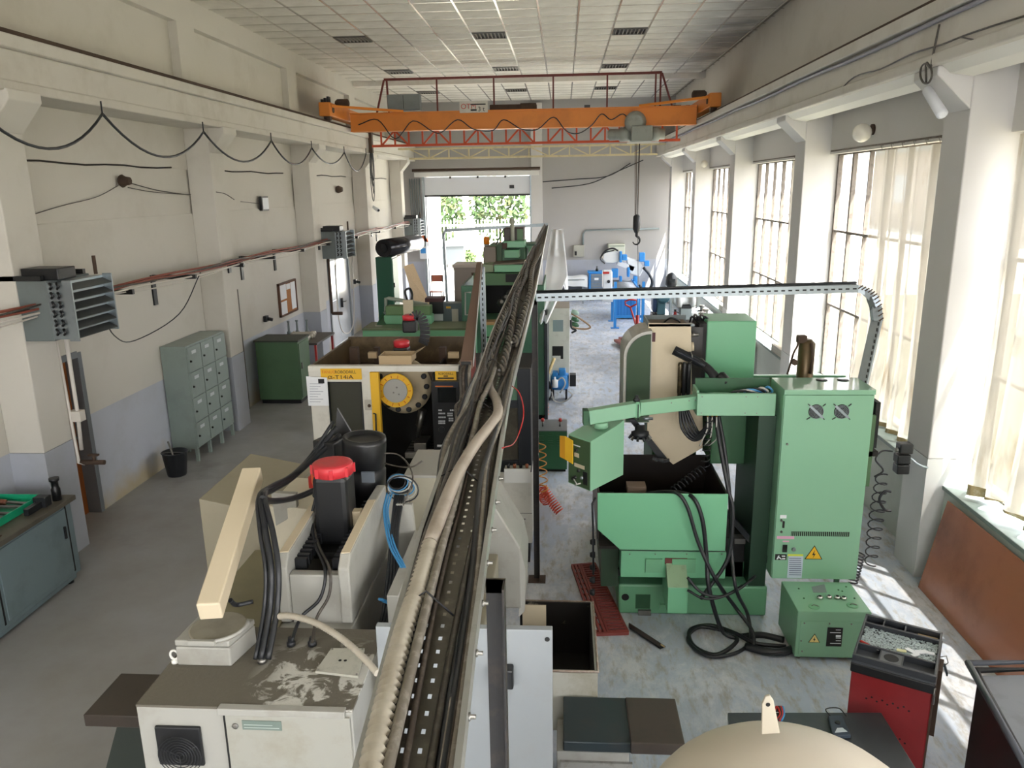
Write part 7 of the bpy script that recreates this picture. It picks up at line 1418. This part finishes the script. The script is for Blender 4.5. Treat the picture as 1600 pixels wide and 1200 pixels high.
# air connection on the pillar with a black coiled hose
ar_ = thing('air_connection', 'black socket cluster and valve on the nearest right pillar', 'socket', aY(1412, 718, 7.55))
for l_, t_, r_, b_ in ((1407, 695, 1428, 710), (1403, 712, 1424, 726), (1402, 727, 1422, 742)): G().fbox(l_, t_, r_, b_, 7.44, .12).build('socket', m_black, ar_, bev=.012)
G().lathe(aY(1398, 703, 7.5), (1, 0, 0), [(0, .02), (.05, .025), (.07, .015)], 10).build('valve', m_steel, ar_); G().tube(curve([aY(1405, 703, 7.52), aY(1425, 718, 7.53), aY(1440, 728, 7.53), aX(1478, 737, 4.0)], 5), .012, 6).build('grey_pipe', m_zinc, ar_)
bh_ = thing('coiled_air_hose', 'thin black coiled hose hanging from the valve on the nearest right pillar', 'hose', aY(1375, 800, 7.4))
cab([aY(1395, 705, 7.45), aY(1378, 705, 7.45), aY(1368, 718, 7.4), aY(1380, 735, 7.4), aY(1366, 745, 7.4)], .009, m_rub, 'lead', bh_)
pts = []
for i in range(110):
    t = i/109; c = aY(1378-18*t, 742+140*t, 7.4); rr_ = .055+.02*math.sin(t*3); an = i*2*math.pi/11; pts.append(c+Vector((rr_*math.cos(an), .4*rr_*math.sin(an), .02*math.sin(an))))
G().tube(pts, .007, 6).build('coil', m_rub, bh_); G().tube(coil((2.95, 7.3, .42), (2.88, 7.25, .12), .06, 10, 12), .008, 6).build('lower_coil', mat('dark_grey_hose', '#44444a', .5), bh_)
G().tube(curve([aY(1392, 768, 7.35), aY(1382, 768, 7.35), aY(1374, 780, 7.35), aY(1382, 796, 7.35), aY(1392, 798, 7.35)], 6), .014, 6).build('hook_pipe', m_rub, bh_)
# lamps and fittings above the right windows
for k, (px, py, yy) in enumerate(((1352, 205, 0), (1102, 255, 0), (1029, 270, 0))):
    p = aX(px, py, 3.92); t = thing('globe_lamp', 'white globe wall lamp above the windows, %s' % ['nearest', 'second', 'farthest of the three'][k], 'lamp', p); G().lathe((4.03, p.y+.02, p.z+.02), (-1, 0, 0), [(0, .07), (.03, .07), (.05, .03), (.08, .03)], 12).build('base', m_rust, t)
    me = []; c = Vector((3.88, p.y, p.z-.02)); G().lathe(c+Vector((0, 0, -.12)), (0, 0, 1), [(.12-.12*math.cos(a), max(.12*math.sin(a), .002)) for a in [j*math.pi/10 for j in range(11)]], 18).build('globe', mat('opal_glass', '#e6e2d6', .25), t)
cf = thing('tube_camera', 'white tube-shaped fitting with a dangling cable at the nearest right pillar head', 'camera', aX(1468, 168, 3.35))
a, b_ = aX(1448, 140, 3.36), aX(1472, 178, 3.36); G().lathe(a, b_-a, [(0, .035), (.02, .045), ((b_-a).length, .05), ((b_-a).length+.02, .03)], 12).build('body', m_gate, cf); G().tube(curve([aX(1447, 130, 3.28)]+[aX(1447+9*math.sin(q*.9), 115-16*math.cos(q*.9), 3.27) for q in range(9)]+[aX(1458, 85, 3.28), aX(1468, 38, 3.28)], 4), .010, 5).build('cable', m_cord, cf)
wv_ = [aX(x, y_, 3.285) for x, y_ in ((1212, 178), (1250, 165), (1300, 150), (1335, 120), (1375, 108), (1425, 84), (1470, 70), (1500, 58), (1540, 44), (1600, 25))]
G().tube(curve(wv_, 4), .008, 5).build('loose_wire', m_cord, label='loose grey wire running along the face of the right crane beam', cat='wire'); G().tube(curve([aX(x, y_, 3.28) for x, y_ in ((1500, 58), (1530, 63), (1570, 58), (1610, 45))], 4), .007, 5).build('loose_wire', m_cord, label='short wire branching under the beam wire at the upper right', cat='wire')
G().tube([(3.27, 6+k*.7, 5.36+.01*math.sin(k)) for k in range(30)], .022, 6).build('beam_conduit', mat('violet_grey_pipe', '#8b8a94', .5), label='straight grey conduit along the right crane beam', cat='conduit')
# ---- far right: saw, roller stand, blue drawers, pallet jack, welders
sw = thing('band_saw', 'blue and white band saw with roller track in the far right corner', 'machine', (1.9, 24, 0)); YS = 25.6
m_sw = mat('saw_white', '#dfe3e4', .4)
x0, x1, z0, z1 = rect(961, 462, 994, 506, 24.0); G().box(x0, x1, 24.0, 25.2, .05, z1).build('base_cabinet', m_blue, sw, bev=.03)
for k in range(6): G().box(x0+.03+k*(x1-x0-.06)/6, x0+.05+k*(x1-x0-.06)/6, 23.985, 24.0, .1, z1-.05).build('cabinet_rib', mat('bright_blue', '#3a9ae0', .4), sw)
f3(942, 424, 957, 452, 23.6, .5, m_sw, 'motor_housing', sw, bev=.04); f3(941, 456, 958, 472, 23.6, .4, m_sw, 'hydraulic_box', sw, bev=.02); G().lathe(aY(951, 440, 23.58), (0, -1, 0), [(0, .05), (.03, .04)], 10).build('hub', m_rub, sw)
G().prism([aY(944, 394, YS), aY(969, 393, YS), aY(971, 408, YS), aY(958, 411, YS), aY(946, 411, YS), aY(941, 405, YS)], (0, .3, 0)).build('left_band_wheel_cover', m_sw, sw, bev=.03); G().prism([aY(978, 402, YS), aY(1000, 408, YS), aY(1007, 418, YS), aY(1000, 432, YS), aY(985, 428, YS), aY(982, 418, YS)], (0, .3, 0)).build('right_band_wheel_cover', m_sw, sw, bev=.03)
G().obox(aY(965, 410, YS+.1), aY(990, 420, YS+.1), .2, .15).build('saw_bow', m_sw, sw)
for l_, t_, r_, b_ in ((968, 393, 972, 410), (972, 398, 980, 407), (999, 395, 1008, 409), (1007, 408, 1015, 416), (956, 420, 966, 434), (980, 418, 984, 433), (990, 432, 996, 448), (968, 432, 972, 450)): f3(l_, t_, r_, b_, YS-.1, .25, m_blue, 'blue_bracket', sw, bev=.02)
G().tube(curve([aY(940, 400, YS), aY(946, 392, YS), aY(957, 388, YS), aY(966, 392, YS)], 5), .03, 6).build('hose', m_rub, sw); G().tube(curve([aY(945, 412, YS), aY(938, 404, YS), aY(945, 395, YS), aY(960, 391, YS)], 5), .02, 6).build('hose', m_rub, sw); G().tube(curve([aY(1005, 418, YS-.1), aY(1014, 428, YS-.1), aY(1019, 440, YS-.1), aY(1016, 450, YS-.1), aY(1007, 452, YS-.1), aY(998, 446, YS-.1)], 5), .05, 6).build('thick_hose', m_rub, sw)
f3(942, 425, 952, 428, 23.5, .1, m_red, 'red_knob', sw)
for k in range(14):
    y_ = 22.5+k*.27; zz = .95; xl = aZ(970, 450, zz).x
    G().cyl((1.55, y_, zz), (2.25, y_, zz), .045, 8).build('roller', mat('roller_grey', '#8d9094', .4, .4), sw)
for x in (1.5, 2.3): G().box(x-.03, x+.03, 22.4, 26.2, .88, 1.0).build('track_rail', m_blue, sw)
for x in (1.5, 2.3):
    for y_ in (22.45, 23.7): G().box(x-.04, x+.04, y_-.04, y_+.04, .02, .9).build('leg', m_blue, sw); G().box(x-.12, x+.12, y_-.1, y_+.1, 0, .02).build('foot_plate', m_blue, sw)
G().box(1.5, 2.3, 22.43, 22.47, .3, .38).build('cross_rail', m_blue, sw)
for x in (1.5, 2.3): G().box(x-.04, x+.04, 22.4, 22.48, 1.0, 1.35).build('guide_post', m_blue, sw)
bd_ = thing('drawer_trolley', 'blue tool trolley with grey drawers near the back wall', 'trolley', (1.2, 28.2, 0)); YD = 28.1
x0, x1, z0, z1 = rect(920, 417, 946, 449, YD); zb0 = .12; G().box(x0, x1, YD, YD+.5, zb0, 1.0).build('body', m_blue, bd_, bev=.02); G().box(x0-.04, x1+.04, YD-.03, YD+.52, 1.0, 1.05).build('top', m_blue, bd_)
for k in range(6): G().box(x0+.08, x1-.05, YD-.012, YD, .38+k*.1, .47+k*.1).build('drawer', m_zinc, bd_)
G().box(x0+.1, x1-.08, YD-.014, YD, .2, .33).build('lower_drawer', m_blue, bd_); G().box((x0+x1)/2, x1-.08, YD-.016, YD-.014, .22, .27).build('pink_label', mat('pink_tape', '#d9a0bd'), bd_); G().box(x0+.2, x0+.35, YD-.015, YD-.012, .75, .83).build('white_label', m_paper, bd_)
for x in (x0+.06, x1-.06):
    for y_ in (YD+.06, YD+.44): G().cyl((x-.02, y_, .06), (x+.02, y_, .06), .06, 10).build('castor', m_zinc, bd_)
G().lathe(((x0+x1)/2, YD+.2, 1.05), (0, 0, 1), [(0, .05), (.08, .05), (.1, .02), (.18, .02)], 8).build('oil_can', m_black, label='small black can standing on the blue drawer trolley', cat='can')
tt = thing('covered_table', 'table under a white sheet beside the blue drawer trolley', 'table', (.3, 27.9, 0)); G().box(-.35, .75, 27.4, 28.4, .82, .86).build('table_top', m_greym, tt)
for x, y_ in ((-.3, 27.45), (.7, 27.45), (-.3, 28.35), (.7, 28.35)): G().box(x-.02, x+.02, y_-.02, y_+.02, 0, .82).build('leg', m_zinc, tt)
G().grid(lambda u, v: (-.4+1.25*u, 27.36+1.1*v, .875+.14*max(0, .5-abs(v-.5))+.02*math.sin(u*9)+.02*math.sin(v*8)-(.30*max(0, .05-v)/.05*(.5+.5*u))), 20, 20).build('sheet', m_sheet, label='white plastic sheet draped over the far table', cat='sheet', fix=False)
G().box(-.6, .75, 28.5, 28.95, 0, .75).build('dark_crate', mat('slate_box', '#4a4e58', .7), label='dark covered crate against the back wall behind the covered table', cat='crate')
eb = thing('switch_box', 'grey electrical switch box on the back wall with a bent conduit', 'switch box', aY(905, 392, 28.9)); x0, x1, z0, z1 = rect(896, 383, 913, 401, 28.85); G().box(x0, x1, 28.8, 28.995, z0, z1).build('housing', mat('beige_grey_box', '#a7a69a', .5), eb, bev=.01); G().box(x0+.05, x0+.12, 28.78, 28.8, z0+.05, z0+.2).build('handle', m_black, eb)
G().tube([aY(911, 383, 28.93), aY(911, 366, 28.93), aY(915, 360, 28.93), aY(1030, 357, 28.93)], .035, 6).build('conduit', m_greym, eb);
rf = thing('wall_cabinet', 'pale greenish metal cabinet on the back wall behind the band saw', 'cabinet', aY(962, 390, 28.8)); x0, x1, z0, z1 = rect(950, 381, 976, 408, 28.7); G().box(x0, x1, 28.6, 28.995, z0, z1).build('body', mat('pale_green_grey', '#c9cdbd', .5), rf, bev=.02); G().box(x0+.02, x1-.02, 28.59, 28.6, z1-.08, z1-.06).build('door_gap', m_dgreen, rf)
pj = thing('pallet_jack', 'red hand pallet jack parked in the aisle', 'pallet jack', (1.75, 20.4, 0))
p0 = aZ(965, 532, .08); p1 = aZ(984, 545, .08)
for dx in (0, .35): G().obox(Vector((p0.x+dx*.4-.02, p0.y-.0+dx*.9, .09)), Vector((p1.x+.12+dx*.4, p1.y-.6+dx*.9, .09)), .16, .06).build('fork', m_maroon, pj)
hb = Vector((p1.x+.3, 18.9, .15)); G().box(hb.x-.2, hb.x+.2, hb.y-.1, hb.y+.15, .1, .35).build('pump_housing', m_red, pj, bev=.02)
top = aY(985, 480, 18.9); G().tube([(hb.x-.05, hb.y, .3), top], .022, 8).build('drawbar', m_red, pj); G().tube([top, top+Vector((-.12, 0, .06)), top+Vector((-.13, 0, .14)), top+Vector((-.02, 0, .19)), top+Vector((.14, 0, .17)), top+Vector((.16, 0, .08)), top], .022, 8).build('handle_loop', m_red, pj)
for dx in (-.09, .09): G().cyl((hb.x+dx-.025, hb.y-.05, .09), (hb.x+dx+.025, hb.y-.05, .09), .09, 12).build('wheel', m_rub, pj)
rb = thing('red_post', 'upright red bar beside the pallet jack handle', 'bar', (2.0, 18.6, 0)); q = aY(995, 530, 18.6); G().cyl((q.x, 18.6, 0), (q.x, 18.6, 1.0), .045, 8).build('bar', m_red, rb); G().cyl((q.x, 18.6, 1.0), (q.x, 18.6, 1.45), .02, 8).build('rod', m_blue, rb)
cg = thing('compressor', 'dark teal compressor on wheels by the right wall', 'compressor', (2.3, 17.5, 0)); YK = 17.5
m_teal = mat('dark_teal', '#2f5560', .45)
G().fbox(1027, 468, 1040, 492, YK, .5).build('body', m_teal, cg, bev=.02); G().fbox(1020, 466, 1028, 488, YK+.1, .4).build('side_tank', mat('navy_paint', '#2b4a78', .45), cg, bev=.03); G().lathe(aY(1036, 464, YK-.05), (0, 1, 0), [(0, .1), (.03, .16), (.3, .16), (.34, .1)], 16).build('motor', m_teal, cg)
zb_c = aY(1033, 492, YK).z; G().box(aY(1020, 490, YK).x, aY(1040, 490, YK).x, YK, YK+.5, .05, max(zb_c, .1)).build('frame', m_rub, cg)
for px in (1019, 1029): G().cyl((aY(px, 495, YK).x, YK-.1, .14), (aY(px, 495, YK).x+.08, YK-.1, .14), .14, 14).build('wheel', m_rub, cg)
fx = thing('fire_extinguisher', 'red fire extinguisher standing by the window bench', 'extinguisher', (2.6, 17.2, 0)); p = aY(1055, 490, 17.2)
G().lathe((p.x, 17.2, .75), (0, 0, 1), [(0, .07), (.02, .08), (.42, .08), (.5, .03), (.55, .03)], 14).build('cylinder', m_red, fx); G().tube(curve([(p.x, 17.2, 1.3), (p.x+.09, 17.15, 1.25), (p.x+.1, 17.15, 1.0)], 4), .012, 6).build('hose', m_rub, fx); G().lathe((p.x, 17.2, 1.3), (0, 0, 1), [(0, .02), (.05, .03)], 8).build('valve', m_black, fx)
G().lathe((p.x, 17.2, 0), (0, 0, 1), [(0, .12), (.73, .12), (.75, .1)], 10).build('stand_drum', m_rust, label='small rusty drum under the fire extinguisher', cat='drum')
wb2 = thing('window_bench', 'narrow bench cluttered with pale machine parts under the far right windows', 'bench', (3.4, 18, 0)); G().box(3.05, 3.75, 15.3, 20.5, .86, .9).build('bench_top', m_greym, wb2)
for y_ in (15.4, 17.9, 20.4):
    for x in (3.1, 3.7): G().box(x-.03, x+.03, y_-.03, y_+.03, 0, .86).build('leg', m_greym, wb2)
G().box(3.08, 3.1, 15.4, 20.4, .2, .84).build('back_board', mat('pale_board', '#b9b3a8', .7), wb2)
rnd = random.Random(9); names = ['nearest', 'second', 'third', 'fourth', 'fifth', 'sixth', 'seventh', 'eighth', 'farthest']
for k in range(9):
    y_ = 15.5+k*.55; x = 3.25+rnd.uniform(0, .25); r = rnd.uniform(.07, .12)
    t = thing('machine_part', 'turned machine part lying on the far window bench, %s from the viewer' % names[k], 'machine part', (x, y_, .9), 'parts on the far window bench')
    G().lathe((x, y_, .9), (0, 0, 1), [(0, r), (.04, r), (.05, r*.6), (.16, r*.6), (.17, r*.8), (.22, r*.8)], 14).build('body', m_steel if k % 2 else mat('bright_machined', '#cfcac2'), t); G().cyl((x-r*1.3, y_, .98), (x+r*1.3, y_, .98), .02, 8).build('cross_pin', m_rub, t)
gr = thing('bench_grinder', 'pale bench grinder with round guards on a stand by the extinguisher', 'grinder', (2.9, 17.0, 0)); p = aY(1073, 468, 16.8)
G().box(p.x-.12, p.x+.12, 16.8, 17.05, 0, p.z-.2).build('stand', m_greym, gr, bev=.01)
G().lathe((p.x-.2, 16.9, p.z-.05), (1, 0, 0), [(0, .1), (.02, .14), (.1, .14), (.12, .08), (.28, .08), (.3, .14), (.38, .14), (.4, .1)], 18).build('motor', mat('pale_grinder', '#b9bcbc', .4), gr); G().box(p.x-.1, p.x+.1, 16.82, 17.0, p.z-.2, p.z-.13).build('base', m_rub, gr)
wi = thing('welding_helmet', 'black curved mask hanging on the radiator under the third window', 'helmet', aX(1050, 440, 3.5)); p = aY(1049, 436, 21.5)
G().lathe(p+Vector((0, 0, -.25)), (0, 0, 1), [(0, .08), (.1, .16), (.3, .16), (.4, .08), (.43, .02)], 12).build('shell', m_rub, wi); G().box(p.x-.08, p.x+.08, 21.33, 21.36, p.z-.08, p.z+.02).build('visor', mat('dark_screen', '#14181b'), wi); G().box(p.x-.03, p.x+.03, 21.4, 21.6, 0, p.z-.25).build('stand', m_greym, wi)
for k, (y_, lab) in enumerate(((12.8, 'nearest'), (17.8, 'second'), (22.8, 'third'))): 
    t = thing('pallet_crate', 'stack of pale planks on the %s visible window sill' % lab, 'planks', (3.95, y_+.9, SILL+.0))
    for j in range(4): G().box(3.83, 3.96, y_+.55-.02*j, y_+1.5, SILL+.002+j*.035, SILL+.03+j*.035).build('plank', mat('pale_board', '#b9b3a8'), t)
# curled paper and cardboard scraps beyond the saw, orange light put into their colours
t = thing('packaging_heap', 'heap of orange-tinted torn packaging on the floor beyond the teal compressor', 'packaging', (2.7, 22, 0))
for k in range(9): c = Vector((2.5+rnd.uniform(0, .7), 20.8+rnd.uniform(0, 1.3), .02)); s_ = rnd.uniform(.12, .25); a = rnd.uniform(0, 3); G().prism([c, c+Vector((s_*math.cos(a), s_*math.sin(a), .03)), c+Vector((s_*math.cos(a+.9), s_*math.sin(a+.9), .1)), c+Vector((0, .1, .12))], (0, .01, .004)).build('torn_sheet', mat('torn_card_%d' % (k % 3), ['#d9a58c', '#e3cdb8', '#c9705a'][k % 3], .8), t)
w_l = G().tube(curve([aY(x, y_, 28.9) for x, y_ in ((848, 284), (900, 280), (950, 275), (985, 255))], 5), .018, 5).build('hanging_wire', m_rub, label='upper thin black wire rising to the right across the back wall', cat='wire'); G().tube(curve([aY(x, y_, 28.9) for x, y_ in ((862, 294), (920, 287), (960, 270), (1005, 250))], 5), .018, 5).build('hanging_wire', m_rub, label='lower thin black wire rising to the right across the back wall', cat='wire')
